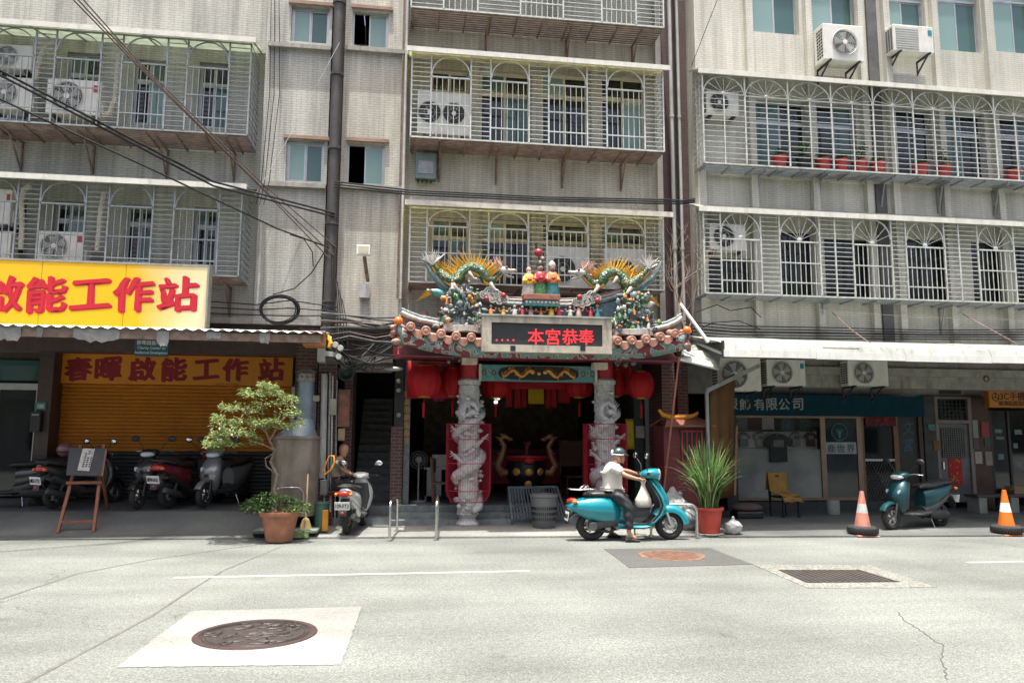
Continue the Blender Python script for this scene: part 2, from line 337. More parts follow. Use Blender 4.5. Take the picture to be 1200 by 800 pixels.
# painted marks, covers
def flat(name, pts, z, m, kind=None, label=None, cat=None):
    c = sum((Vector(p) for p in pts), Vector((0, 0)))/len(pts)
    o = MB().prismz([(p[0], p[1]) for p in pts], -.004, z).build(name, m)
    if kind: o['kind'] = kind
    if label: tag(o, label, cat)
    return o
linew = M('worn_road_paint', (.27,.275,.26), .7, var=.15, vs=25, bump=.2, bs=60)
linec = Mground('white_concrete_patch', (.235,.24,.225), .16, .28, .4, 40)
def ragged(pts, j, seg=14):
    out = []
    for i in range(len(pts)):
        a, b = Vector(pts[i]), Vector(pts[(i+1) % len(pts)])
        for k in range(seg): out.append(a.lerp(b, k/seg)+Vector((rng.uniform(-j, j), rng.uniform(-j, j))))
    return [(p.x, p.y) for p in out]
def Gp(px, py): p = G(px, py); return (p.x, p.y)
a, b = Gp(203, 677), Gp(621, 669)
tag(flat('lane_line', [(a[0], 10.40), (b[0], 10.40), (b[0], 10.52), (a[0], 10.52)], .004, linew), 'long white lane line in the middle of the road', 'road marking')
a = Gp(1133, 659)
tag(flat('lane_line', [(a[0], a[1]-.06), (a[0]+4.5, a[1]-.06), (a[0]+4.5, a[1]+.06), (a[0], a[1]+.06)], .004, linew), 'short white lane line cut off at the right edge', 'road marking')
patch_w = flat('concrete_patch', ragged([Gp(137, 782), Gp(400, 779), Gp(424, 711), Gp(225, 716)], .010, 60), .006, linec)
tag(patch_w, 'white concrete square around the figured manhole cover', 'road patch')
darkp = Mground('new_tarmac', (.085,.088,.085), .3, .2, 0, 60)
patch_d = flat('tarmac_patch', ragged([Gp(737, 665), Gp(882, 661), Gp(832, 642), Gp(708, 643)], .008), .005, darkp)
tag(patch_d, 'dark tarmac patch around the rusty manhole cover', 'road patch')
patch_g = flat('gravel_patch', ragged([Gp(947, 689), Gp(1098, 688), Gp(1020, 662), Gp(882, 661.5)], .01), .005, Mground('pale_exposed_aggregate', (.185,.19,.172), .6, .2, 0, 35))
tag(patch_g, 'pale pebbly patch around the square drain cover', 'road patch')
# narrow dark strips laid flat on the asphalt
seam = M('dark_strip', (.10,.10,.095), .8, var=.3, vs=12)
for nm, pts, lb in (('dark_strip', [(30, 800), (180, 720), (225, 690), (262, 668), (330, 640)], 'thin dark line running up beside the white concrete square'),
                    ('dark_strip', [(0, 702), (90, 672), (180, 655), (300, 638)], 'curved dark line at the far left of the road')):
    P = [G(*p) for p in pts]; Q = []
    for i in range(len(P)-1):
        for k in range(6): Q.append(P[i].lerp(P[i+1], k/6))
    Q.append(P[-1]); l, r_ = [], []
    for i, p in enumerate(Q):
        d = (Q[min(i+1, len(Q)-1)]-Q[max(i-1, 0)]); n = Vector((-d.y, d.x, 0)).normalized()*(.014+rng.uniform(0, .008))
        l.append((p+n).to_tuple()[:2]); r_.append((p-n).to_tuple()[:2])
    tag(flat(nm, l+r_[::-1], .003, seam), lb, 'road seam')
# wandering crack on the right of the road
P = [G(*p) for p in ((1050, 716), (1062, 728), (1078, 738), (1092, 748), (1106, 757), (1102, 772), (1108, 786), (1112, 800))]; Q = []
for i in range(len(P)-1):
    for k in range(5): Q.append(P[i].lerp(P[i+1], k/5)+Vector((rng.uniform(-.012, .012), rng.uniform(-.02, .02), 0)))
l = [(p.x+.006, p.y) for p in Q]; r_ = [(p.x-.004-rng.uniform(0, .006), p.y) for p in Q]
tag(flat('road_crack', l+r_[::-1], .002, M('crack_dirt', (.06,.06,.055), .9)), 'thin jagged crack in the asphalt at lower right', 'road crack')
# manhole covers
def cover(loc, r, label, m_r, m_c, fig):
    t = thing('manhole_cover', label, 'manhole cover', loc)
    MB().lathe([(r*.90, .006), (r*.90, .014), (r, .014), (r*1.01, .004)], n=48, capb=False, capt=False).build('rim', m_r, t, 40, world=False)
    MB().lathe([(0.001, .007), (r*.9, .007)], n=48, capb=False, capt=False).build('plate', m_c, t, world=False)
    mb = MB(); rr = random.Random(fig)
    if fig == 1:
        for k in range(46):
            a = rr.uniform(0, 6.28); q = r*.8*math.sqrt(rr.random()); x, y = q*math.cos(a), q*math.sin(a); pts = []
            th = rr.uniform(-.5, .5)+(1.2 if rr.random() < .3 else 0); ln = rr.uniform(.05, .2)
            for i in range(5):
                px_, py_ = x+(i-2)/4*ln*math.cos(th+i*.16), y+(i-2)/4*ln*math.sin(th+i*.16)
                if math.hypot(px_, py_) < r*.86: pts.append((px_, py_, .011))
            if len(pts) > 2: mb.tube(pts, rr.uniform(.006, .016), 5)
        for q in (.86, .8): mb.tube([(r*q*math.cos(k*.1309), r*q*math.sin(k*.1309), .010) for k in range(48)], .005, 5, True)
    else:
        for i in range(-9, 10):
            for j in range(-9, 10):
                x, y = i*r*.095, j*r*.095
                if math.hypot(x, y) < r*.84: mb.box(x-.017, x+.017, y-.017, y+.017, .006, .013)
    mb.build('relief', m_c, t, 40, world=False)
ironbrown = M('cast_iron_brown', (.06,.05,.047), .5, .4, var=.25, vs=14); ironred = M('cast_iron_rim', (.075,.05,.047), .5, .4, var=.2, vs=14)
rustor = M('orange_rusty_cast_iron', (.19,.11,.075), .8, .2, var=.35, vs=9)
c = G(300, 743); cover((c.x, c.y, 0), .535, 'brown cast iron manhole cover in the white concrete square', ironred, ironbrown, 1)
c = G(787, 651); cover((c.x, c.y, 0), .50, 'orange rusty manhole cover in the dark tarmac patch', rustor, rustor, 2)
t = thing('drain_cover', 'dark square grated drain cover in the pebbly patch', 'drain cover', G(985, 676))
L0 = t.location; q = [G(945, 683), G(1055, 682), G(1008, 668), G(912, 668)]
q = [(p.x-L0.x, p.y-L0.y) for p in q]
MB().prismz(q, .002, .008).build('plate', M('drain_iron', (.045,.042,.04), .6, .3), t, world=False)
mb = MB()
for i in range(15):
    for j in range(11):
        u, v = (i+.5)/15, (j+.5)/11
        a = Vector(q[0]).lerp(Vector(q[1]), u); b = Vector(q[3]).lerp(Vector(q[2]), u); p = a.lerp(b, v)
        mb.box(p.x-.024, p.x+.024, p.y-.03, p.y+.03, .008, .014)
mb.build('studs', M('drain_iron_worn', (.10,.088,.08), .5, .4), t, world=False)

# ================================================================== the three buildings
YW, YBAY, YF = 16.05, 15.72, 15.0
YWC, YWR = 15.9, 15.55                                     # wall planes of the middle and right buildings
def wall_holes(mb, x0, x1, z0, z1, Y, holes, rev=.16):
    xs = sorted({x0, x1, *[h[0] for h in holes], *[h[1] for h in holes]}); zs = sorted({z0, z1, *[h[2] for h in holes], *[h[3] for h in holes]})
    xs = [v for v in xs if x0 <= v <= x1]; zs = [v for v in zs if z0 <= v <= z1]
    for i in range(len(xs)-1):
        for j in range(len(zs)-1):
            cx, cz = (xs[i]+xs[i+1])/2, (zs[j]+zs[j+1])/2
            if any(h[0] < cx < h[1] and h[2] < cz < h[3] for h in holes): continue
            mb.add([(xs[i], Y, zs[j]), (xs[i+1], Y, zs[j]), (xs[i+1], Y, zs[j+1]), (xs[i], Y, zs[j+1])], [(0,1,2,3)])
    for a, b, c, d in holes:
        y = Y+rev
        for q in ([(a,Y,c),(a,y,c),(a,y,d),(a,Y,d)], [(b,Y,c),(b,Y,d),(b,y,d),(b,y,c)], [(a,Y,d),(a,y,d),(b,y,d),(b,Y,d)], [(a,Y,c),(b,Y,c),(b,y,c),(a,y,c)]):
            mb.add(q, [(0,1,2,3)])
    return mb
def window(par, x0, x1, z0, z1, Y, cols=2, transom=0, glass=(None,), fm=None, curt=None, split=None):
    fm = fm or alu; f = .035
    mb = MB()
    mb.box(x0, x1, Y, Y+.06, z0, z0+f).box(x0, x1, Y, Y+.06, z1-f, z1).box(x0, x0+f, Y, Y+.06, z0+f, z1-f).box(x1-f, x1, Y, Y+.06, z0+f, z1-f)
    zt = z1-f
    if transom: zt = z1-(z1-z0)*transom; mb.box(x0+f, x1-f, Y+.005, Y+.055, zt-f*.7, zt+f*.7)
    w_ = mb.build('window', fm, par); rows = [(z0+f, zt-(f*.7 if transom else 0))]
    if transom: rows.append((zt+f*.7, z1-f))
    sp = split or [i/cols for i in range(cols+1)]
    k = 0
    for r0, r1 in rows:
        for i in range(cols):
            a, b = x0+f+(x1-x0-2*f)*sp[i], x0+f+(x1-x0-2*f)*sp[i+1]; yy = Y+.015+.022*(i % 2)
            gm = glass[k % len(glass)]; k += 1
            m2 = MB(); s = .028
            m2.box(a, b, yy, yy+.018, r0, r0+s).box(a, b, yy, yy+.018, r1-s, r1).box(a, a+s, yy, yy+.018, r0+s, r1-s).box(b-s, b, yy, yy+.018, r0+s, r1-s)
            if gm is None:                                  # sash slid open: nothing but the dark room behind
                continue
            m2.build('sash', fm, w_)
            MB().box(a+s, b-s, yy+.007, yy+.012, r0+s, r1-s).build('pane', gm, w_)
    if curt:
        c0, c1 = x0+(x1-x0)*curt[0], x0+(x1-x0)*curt[1]; n = max(6, int((c1-c0)/.04)); 
        rowp = [[(c0+(c1-c0)*i/n, Y+.16+.02*math.sin(i*1.9), z) for i in range(n+1)] for z in (z0+.02, z1-.04)]
        MB().sheet(rowp).build('curtain', curtain if len(curt) < 3 else curt[2], w_, 60)
    return w_
def rect(px0, px1, py0, py1, Y):
    py = (py0+py1)/2; pm = (px0+px1)/2
    return (X(px0, py, Y), X(px1, py, Y), Z(pm, py1, Y), Z(pm, py0, Y))

# ---------- left building
ZT = 14.2
xm0, xm1 = X(383, 200, YBAY), X(399, 200, YBAY)
bL = thing('apartment_building', 'grey tiled apartment building above the yellow workshop sign', 'building', (-9, YW, 0))
hL = [rect(-14, 34, 70, 140, YW), rect(76, 118, 62, 140, YW), rect(155, 193, 70, 146, YW), rect(232, 268, 74, 150, YW),
      rect(-10, 30, 232, 300, YW), rect(61, 98, 236, 304, YW), rect(146, 178, 240, 308, YW), rect(226, 254, 243, 312, YW)]
XBL = X(311, 150, YW)
mb = MB(); wall_holes(mb, -18, XBL, 4.0, ZT, YW, hL); mb.build('wall', wallL, bL)
hb = [rect(341, 386, 8, 50, YBAY), rect(335, 379.5, 165, 213, YBAY)]
mb = MB(); wall_holes(mb, XBL, xm0, 4.0, ZT, YBAY, hb)
mb.add([(XBL, YBAY, 4.0), (XBL, YW+.02, 4.0), (XBL, YW+.02, ZT), (XBL, YBAY, ZT)], [(0,1,2,3)])
mb.build('stair_bay_wall', wallL, bL)
for i, h in enumerate(hL):
    window(bL, *h, YW+.08, 2, .32, [(glassD, glassT, glassD, glassD), (glassD, glassD, glassT, glassD), (glassD, glassP, glassD, glassT)][i % 3], curt=[None, (.5, 1), None, (0, .4)][i % 4])
for h in hb: window(bL, *h, YBAY+.09, 2, 0, (glassP, glassT))
for h in hb: MB().box(h[0]-.06, h[1]+.1, YBAY-.07, YBAY+.01, h[3]+.02, h[3]+.09).build('window_head', M('head_brick', (.30,.20,.15), .8, dirt=.4), bL)
for zz in (Z(345, 55, YBAY), Z(345, 217, YBAY)):
    MB().box(XBL+.05, xm0+.0, YBAY-.12, YBAY+.01, zz-.07, zz+.02).build('ledge', conc, bL)
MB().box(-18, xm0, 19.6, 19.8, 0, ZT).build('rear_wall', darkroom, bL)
MB().box(-18, xm0-.01, YBAY+.02, 19.6, 4.0, 4.12).build('floor_slab', conc, bL)
MB().box(-18, xm0-.01, YW+.2, 19.6, 7.0, 7.1).build('floor_slab', conc, bL); MB().box(-18, xm0-.01, YW+.2, 19.6, 10.2, 10.3).build('floor_slab', conc, bL)
MB().box(-18, xm0, YBAY-.05, 19.8, ZT, ZT+.15).build('roof_slab', conc, bL)
# painted grey belt under the top floor
zb0, zb1 = Z(150, 28, YW), Z(150, -60, YW)
zbm = Z(200, 404, YW)
MB().box(-18, X(378, 410, 15.9), 15.85, YW+.3, Z(200, 413.5, 15.85), 4.06).build('beam', brownTile, bL)
MB().box(X(43, 500, 17), X(60, 500, 17), 16.9, 17.4, .3, 4.0).build('pillar', brownTile, bL)

# ---------- middle building
bC = thing('apartment_building', 'pale tiled apartment building rising behind the temple roof', 'building', (2.5, YWC, 0))
XC0, XC1 = X(476, 150, YBAY), X(772, 150, YWC)
hc = [rect(413, 455.5, 13, 55, YBAY), rect(406.5, 451, 168, 216, YBAY)]
mb = MB(); wall_holes(mb, xm1, XC0, 4.0, ZT, YBAY, hc)
mb.add([(XC0, YBAY, 4.0), (XC0, YBAY, ZT), (XC0, YWC+.02, ZT), (XC0, YWC+.02, 4.0)], [(0,1,2,3)]); mb.build('stair_bay_wall', wallC, bC)
for h in hc:
    window(bC, *h, YBAY+.09, 2, 0, (None, glassP), split=[0, .45, 1])
    MB().box(h[0]-.03, h[1]+.08, YBAY-.07, YBAY+.01, h[3]+.02, h[3]+.09).build('window_head', MATS['head_brick'], bC)
for zz in (Z(440, 60, YBAY), Z(440, 220, YBAY)): MB().box(xm1+.02, XC0, YBAY-.12, YBAY+.01, zz-.07, zz+.02).build('ledge', conc, bC)
def crow(y0, y1): return [rect(a, b, y0+k*2.6, y1+k*3.4, YWC) for k, (a, b) in enumerate(((504, 550), (562, 622), (634, 690), (704, 757)))]
h3, h2 = crow(82, 165), crow(255, 332); h4 = [rect(a, b, -70, -8, YWC) for a, b in ((504, 560), (580, 640), (660, 745))]
mb = MB(); wall_holes(mb, XC0, XC1, 4.0, ZT, YWC, h3+h2+h4); mb.build('wall', wallC, bC)
for i, h in enumerate(h3+h2+h4):
    window(bC, *h, YWC+.08, 2, .3, [(glassD, glassP, glassD, glassD), (glassD, glassT, glassT, glassD), (glassD, glassD, glassP, glassD)][i % 3], fm=cream, curt=[(.5, 1), None, (.45, 1), (0, .5)][i % 4])
for k in range(3):                                          # thin piers between the windows
    for row, yy in ((h3, 115), (h2, 285)):
        a = (row[k][1]+row[k+1][0])/2; MB().box(a-.1, a+.1, YWC-.07, YWC+.01, row[k][2]-.2, row[k][3]+.25).build('pier', wallC, bC)
XD0, XD1 = XC1, X(806, 150, YWC)
MB().box(XC1-.10, XC1+.02, YBAY+.02, YWC+.1, 4.0, ZT).build('end_pier', wallC, bC)
MB().box(XC1+.02, XD1, YWC+.02, YWC+.3, 3.9, ZT).build('maroon_strip', redBrickStrip, bC)
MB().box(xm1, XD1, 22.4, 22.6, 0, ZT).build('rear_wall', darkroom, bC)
MB().box(xm1+.01, XD1, YWC+.02, 22.4, 3.98, 4.1).build('floor_slab', conc, bC)
for zz in (7.0, 10.2): MB().box(xm1+.01, XD1, YWC+.3, 22.4, zz, zz+.1).build('floor_slab', conc, bC)
MB().box(xm1+.01, XD1, YBAY-.05, 22.6, ZT, ZT+.15).build('roof_slab', conc, bC)

MB().box(xm0+.005, xm1-.005, YBAY+.12, 22.6, 0, ZT).build('party_wall', brickM, bC)
MB().box(XD1-.25, XD1-.005, YWC+.35, 22.6, 0, ZT).build('party_wall', brickM, bC)
MB().box(-18.2, -18.01, YBAY, 19.8, 0, ZT+.15).build('party_wall', brickM, bL)

# ---------- right building
conc2 = M('dark_grey_strip', (.10,.10,.10), .7, var=.2)
bR = thing('apartment_building', 'cream tiled apartment building above the blue shop sign', 'building', (13, YWR, 0))
XR0 = XD1+.01
hr4 = [rect(881, 935, -60, 39, YWR), rect(950, 1002, -60, 42, YWR), rect(1034, 1083, -60, 58, YWR), rect(1098, 1147, -60, 60, YWR), rect(1163, 1215, -60, 62, YWR), rect(1230, 1285, -60, 66, YWR)]
hr3 = [rect(886, 947, 118, 200, YWR), rect(957, 1004, 122, 205, YWR), rect(1046, 1093, 127, 210, YWR), rect(1106, 1156, 132, 214, YWR), rect(1172, 1225, 136, 218, YWR)]
hr2 = [rect(830, 880, 302, 345, YWR), rect(914, 953, 272, 348, YWR), rect(967, 1020, 280, 350, YWR), rect(1063, 1110, 280, 354, YWR), rect(1140, 1178, 284, 356, YWR), rect(1190, 1240, 288, 360, YWR)]
mb = MB(); wall_holes(mb, XR0, 24, 3.6, ZT, YWR, hr4+hr3+hr2); mb.build('wall', wallR, bR)
tealc = M('teal_curtain', (.08,.28,.30), .8, var=.2)
for i, h in enumerate(hr4): window(bR, *h, YWR+.1, 2, .5, (glassP, glassT, glassT, glassP), curt=None)
for i, h in enumerate(hr3): window(bR, *h, YWR+.1, 2, .3, [(glassT, glassD), (glassD, glassT), (glassD, glassD)][i % 3], curt=[(0, .4, tealc), (.5, .9), (.4, .8, tealc), None][i % 4])
for i, h in enumerate(hr2): window(bR, *h, YWR+.1, 2, .3, (glassD, glassD, glassD), fm=black, curt=[(.1, .9), (.3, 1), (.3, .8), None, (.2, 1)][i % 5])
for px in (876, 946, 1007, 1037, 1094, 1156, 1222, 1290):
    x = X(px, 60, YWR); MB().box(x-.075, x+.075, YWR-.14, YWR+.02, 3.6, ZT).build('pilaster', wallR, bR)
x0, x1 = X(1016, 60, YWR), X(1028, 60, YWR)
MB().box(x0, x1, YWR-.05, YWR+.02, 3.6, ZT).build('dark_groove', conc2, bR)
MB().box(XR0, XR0+.18, YWR-.16, YWR+.02, 3.6, ZT).build('pilaster', wallR, bR)
MB().box(XR0+.002, XR0+.1, YWR+.021, 16.4, 3.62, ZT).build('return_wall', wallR, bR)
for y in (218, 356):
    zz = Z(1100, y, YWR); MB().box(XR0+.2, 24, YWR-.06, YWR+.01, zz-.05, zz).build('ledge', wallR, bR)
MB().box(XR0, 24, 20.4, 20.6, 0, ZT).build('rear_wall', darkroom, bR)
MB().box(XR0+.01, 24, YWR+.02, 20.4, 3.5, 3.62).build('floor_slab', conc, bR)
for zz in (7.0, 10.2): MB().box(XR0+.01, 24, YWR+.3, 20.4, zz, zz+.1).build('floor_slab', conc, bR)
MB().box(XR0+.01, 24, YWR-.2, 20.6, ZT, ZT+.15).build('roof_slab', conc, bR)

MB().box(24.01, 24.2, YBAY, 20.6, 0, ZT+.15).build('party_wall', wallR, bR)
# ---------- unseen row across the street, added to shade the low sky; stands in the shop glass
bO = thing('apartment_building', 'unseen grey apartment row across the street, added for shade', 'building', (3, -7, 0))
ho = [(x, x+1.6, z, z+1.5) for x in range(-28, 34, 3) for z in (1.0, 4.3, 7.4)]
mb = MB(); wall_holes(mb, -32, 36, 0, 10, -7, ho, -.2); mb.build('wall', wallL, bO)
MB().box(-32, 36, -7.6, -7.21, 0, 10).build('glazing', glassD, bO)
for z in (3.6, 6.8): MB().box(-32, 36, -7, -6.1, z, z+.14).build('balcony_slab', conc, bO)
MB().box(-32, 36, -16, -7.61, 0, 10.2).build('block', conc, bO)

# ================================================================== balcony cages
def cage(label, pxs, types, pym, z0, z1, m, style='A', Yf=YF, Yb=YW, roof=fibre, edge=edgew, ov=.16, rise=.25, brackets=(), closed=(True, True), flr=rust, drop=.32, roofx=(.1,.1), inset=0):
    xs = [X(p, pym, Yf) for p in pxs]
    t = thing('balcony_cage', label, 'balcony cage', ((xs[0]+xs[-1])/2, Yb, z0), group='balcony cages')
    B, P = .0135, .03; H = z1-z0
    for i, ty in enumerate(types):
        a, b = xs[i], xs[i+1]; mb = MB(); cx = (a+b)/2
        mb.bar((a, Yf, z0), (a, Yf, z1), P); mb.bar((a, Yf, z0), (b, Yf, z0), P) ; mb.bar((a, Yf, z1), (b, Yf, z1), P)
        if i == len(types)-1: mb.bar((b, Yf, z0), (b, Yf, z1), P)
        if ty == 'n':
            n = int(H/.095)
            for k in range(1, n): mb.bar((a, Yf, z0+H*k/n), (b, Yf, z0+H*k/n), B)
        elif ty == 'w':                                      # arch over upright bars
            zt = z1-drop*H; r_ = (b-a)/2-.02
            mb.bar((a, Yf, zt), (b, Yf, zt), P); mb.bar((a, Yf, z0+H*.16), (b, Yf, z0+H*.16), P*.8); mb.bar((a, Yf, z0+H*.40), (b, Yf, z0+H*.40), P*.8)
            n = max(4, round((b-a)/.115))
            for k in range(1, n): mb.bar((a+(b-a)*k/n, Yf, z0), (a+(b-a)*k/n, Yf, zt), B)
            zc = z1-.03-min(r_, drop*H-.03); hh = min(r_, drop*H-.03)
            pts = [(cx+r_*math.cos(math.pi*k/14), Yf, zc+hh*math.sin(math.pi*k/14)) for k in range(15)]
            for k in range(14): mb.bar(pts[k], pts[k+1], P*.7)
            if style == 'C':
                for k in range(1, 8): mb.bar((cx, Yf, zt+.04), pts[k*2-1], B*.8)
                mb.ell((cx, Yf, zt+.05), .06, .02, .05)
        elif ty == 's':                                      # sunburst over level bars, centre post
            r_ = (b-a)/2-.02; zt = z1-r_*.86-.06
            mb.bar((a, Yf, zt), (b, Yf, zt), P*.7); mb.bar((cx, Yf, z0), (cx, Yf, zt), P*.8)
            pts = [(cx+r_*math.cos(math.pi*k/14), Yf, zt+r_*.86*math.sin(math.pi*k/14)) for k in range(15)]
            for k in range(14): mb.bar(pts[k], pts[k+1], P*.6)
            for k in range(1, 8): mb.bar((cx, Yf, zt+.02), pts[k*2-1], B*.7)
            mb.ell((cx, Yf, zt+.02), .05, .02, .04)
            n = int((zt-z0)/.115)
            for k in range(1, n): mb.bar((a, Yf, z0+(zt-z0)*k/n), (b, Yf, z0+(zt-z0)*k/n), B*.9)
        mb.build({'n': 'ladder_panel', 'w': 'arch_panel', 's': 'sunburst_panel'}[ty], m, t)
    for sd, x in ((0, xs[0]), (1, xs[-1])):
        if not closed[sd]: continue
        mb = MB(); n = int(H/.13)
        for k in range(n+1): mb.bar((x, Yf+.02, z0+H*k/n), (x, Yb, z0+H*k/n), B*1.1)
        for y in (Yf+(Yb-Yf)*.33, Yf+(Yb-Yf)*.66): mb.bar((x, y, z0), (x, y, z1), B*1.3)
        mb.build('side_panel', m, t)
    mb = MB(); n = int((Yb-Yf)/.085)
    for k in range(n): y = Yf+(Yb-Yf)*k/n; mb.box(xs[0], xs[-1], y+.02, y+.06, z0-.03, z0-.012)
    for i in range(int((xs[-1]-xs[0])/.55)+1):
        x = xs[0]+.03+i*.55; mb.box(x, x+.03, Yf, Yb, z0-.06, z0-.03)
    mb.build('floor_grate', flr, t)
    if roof is not None:
        a, b = xs[0]-roofx[0], xs[-1]+roofx[1]; n = int((b-a)/.9)+1
        for i in range(n):                                   # roof sheets, one after the other
            u, v = a+(b-a)*i/n, a+(b-a)*(i+1)/n
            MB().add([(u, Yf-ov, z1+.05), (v, Yf-ov, z1+.05), (v, Yb, z1+.05+rise), (u, Yb, z1+.05+rise)], [(0,1,2,3)]).build('roof_sheet', roof, t, thick=.006)
        mb = MB().box(a-.01, b+.01, Yf-ov-.02, Yf-ov+.012, z1-.045, z1+.06); mb.build('roof_edge', edge, t)
        rf = MB().bar((0, Yf-ov+.03, z1+.03), (0, Yb, z1+.03+rise), .025).mesh('rafter', m, off=(0, t.location.y, t.location.z))
        for i in range(int((b-a)/.7)+1): share('rafter', rf, t, (min(a+.03+i*.7, b-.02)-t.location.x, 0, 0))
    for px in brackets:
        x = X(px, pym, Yf) if px > -900 else 0
        mb = MB(); mb.bar((x, Yf+.05, z0-.08), (x, Yb, z0-.08), .035); mb.bar((x, Yf+.35, z0-.08), (x, Yb-.03, z0-.62), .03); mb.bar((x, Yb-.025, z0-.66), (x, Yb-.025, z0-.06), .035)
        mb.build('bracket', flr, t)
    return t
def zz(px, py, Y=YF): return Z(px, py, Y)
YFC, YFL = 15.12, 15.12
cage('white cage with yellow canopy on the third floor over the temple', [482, 505, 551.7, 575, 620, 643, 688, 711, 755, 777], 'nwnwnwnwn', 115, zz(482, 160, YFC), zz(482, 62, YFC), steelw, 'A', YFC, YWC,
     roof=fibrey, brackets=(518, 587, 667, 738), drop=.27)
cage('white cage with broad cream canopy just behind the temple dragons', [480, 500, 550, 572.5, 619, 641, 689, 710, 756, 777], 'nwnwnwnwn', 285, zz(480, 330, YFC), zz(480, 243, YFC), steelw, 'A', YFC, YWC,
     roof=fibrey, edge=cream, brackets=(540, 700), drop=.24, ov=.32, rise=.3)
cage('white cage cut off by the top of the picture, rusty floor', [482, 520, 560, 610, 660, 705, 745, 777], 'nwnwnwn', 0, zz(482, 8, YFC), zz(482, -95, YFC), steelw, 'A', YFC, YWC, roof=fibre, brackets=(574, 672, 752))
cage('grey cage with white canopy edge on the upper left', [-160, -100, -75, -14, 39, 63, 117, 142, 195, 219, 268, 293], 'wnwwnwnwnwn', 90, zz(297, 160, YFL)+.02, zz(293, 52, YFL), steelg, 'A', YFL, YW, brackets=(5, 94, 185, 268), drop=.30)
cage('grey cage with white canopy edge right above the yellow sign', [-190, -120, -95, -35, 18, 45, 99, 126, 178, 203, 256, 282], 'wnwwnwnwnwn', 265, zz(285, 324, YFL), zz(282, 222, YFL), steelg, 'A', YFL, YW, brackets=(60, 180, 262), drop=.26)
cage('long white cage with sunburst arches holding red flower pots', [824, 873.5, 924, 974.5, 1023.5, 1070, 1118, 1165, 1212, 1262, 1312], 'ssssssssss', 140, zz(817, 190), zz(822, 85), steelr, 'B', YF, YWR, brackets=(897, 970, 1044, 1112, 1178), flr=steelg, ov=.06, roof=fibreg)
cage('lower white cage with sunburst arches over the long white awning', [825, 845, 892, 914, 961, 979, 1000, 1045, 1062, 1107, 1124, 1146, 1188, 1204, 1250, 1300], 'nwnwnnwnwnnwnwn', 295, zz(825, 343), zz(825, 246), steelr, 'C', YF, YWR, brackets=(973, 1116), flr=steelg, drop=.34, ov=.06, roof=fibreg)
# ================================================================== lettering
def glyph(ch, h, bold=.0, ext=.004, nib=False):
    cu = bpy.data.curves.new('t', 'FONT'); cu.body = ch; cu.size = 1; cu.offset = 0; cu.extrude = 0; cu.resolution_u = 3
    o = bpy.data.objects.new('t', cu); col.objects.link(o); bpy.context.view_layer.update()
    me = bpy.data.meshes.new_from_object(o.evaluated_get(bpy.context.evaluated_depsgraph_get())); bpy.data.objects.remove(o); bpy.data.curves.remove(cu)
    if not me.vertices: return me
    xs = [v.co.x for v in me.vertices]; ys = [v.co.y for v in me.vertices]; s = h/max(1e-6, (max(ys)-min(ys)), (max(xs)-min(xs)) if nib else 0)
    cx, cy = (max(xs)+min(xs))/2, (max(ys)+min(ys))/2
    for v in me.vertices: v.co = ((v.co.x-cx)*s, 0, (v.co.y-cy)*s)
    if bold:                                                 # heavier strokes: the same outline laid down again round about
        V = [v.co.copy() for v in me.vertices]; F_ = [tuple(p.vertices) for p in me.polygons]; mb = MB()
        for k in range(9):
            q = bold*h*(0 if k == 8 else 1); ca, sa = q*math.cos(k*math.pi/4), q*math.sin(k*math.pi/4)
            dx, dz = (ca, sa*.8) if not nib else (ca*1.35*.82+sa*.45*.57, ca*1.35*-.57+sa*.45*.82)     # slanted brush
            mb.add([(v.x+dx, -.0004*k-(ext if k == 8 else 0), v.z+dz) for v in V], F_)
        bpy.data.meshes.remove(me); me = bpy.data.meshes.new('t'); me.from_pydata(mb.v, [], mb.f); return me
    for v in me.vertices: v.co.y -= ext
    return me
def letter(par, ch, px, py, Y, h, m, bold=.03, wf=1, name='character', tilt=0, brush=0):
    """one character on a board facing the street, centred at photo pixel (px, py), height h metres"""
    p = W(px, py, Y) if not isinstance(px, Vector) else px
    me = glyph(ch, h, bold, nib=brush > 0)
    if brush:                                                # uneven brush edge and a right-rising stroke
        for v in me.vertices:
            v.co.z += .10*v.co.x*brush+.012*h*brush*math.sin(v.co.x/h*23+v.co.z/h*9); v.co.x += .012*h*brush*math.sin(v.co.z/h*25+ord(ch[0]))
    me.materials.append(m); me.name = name
    o = bpy.data.objects.new(name, me); col.objects.link(o); o.parent = par; o.location = p-root_loc(par); o.scale = (wf, 1, 1)
    o.rotation_euler = (0, tilt, 0); return o
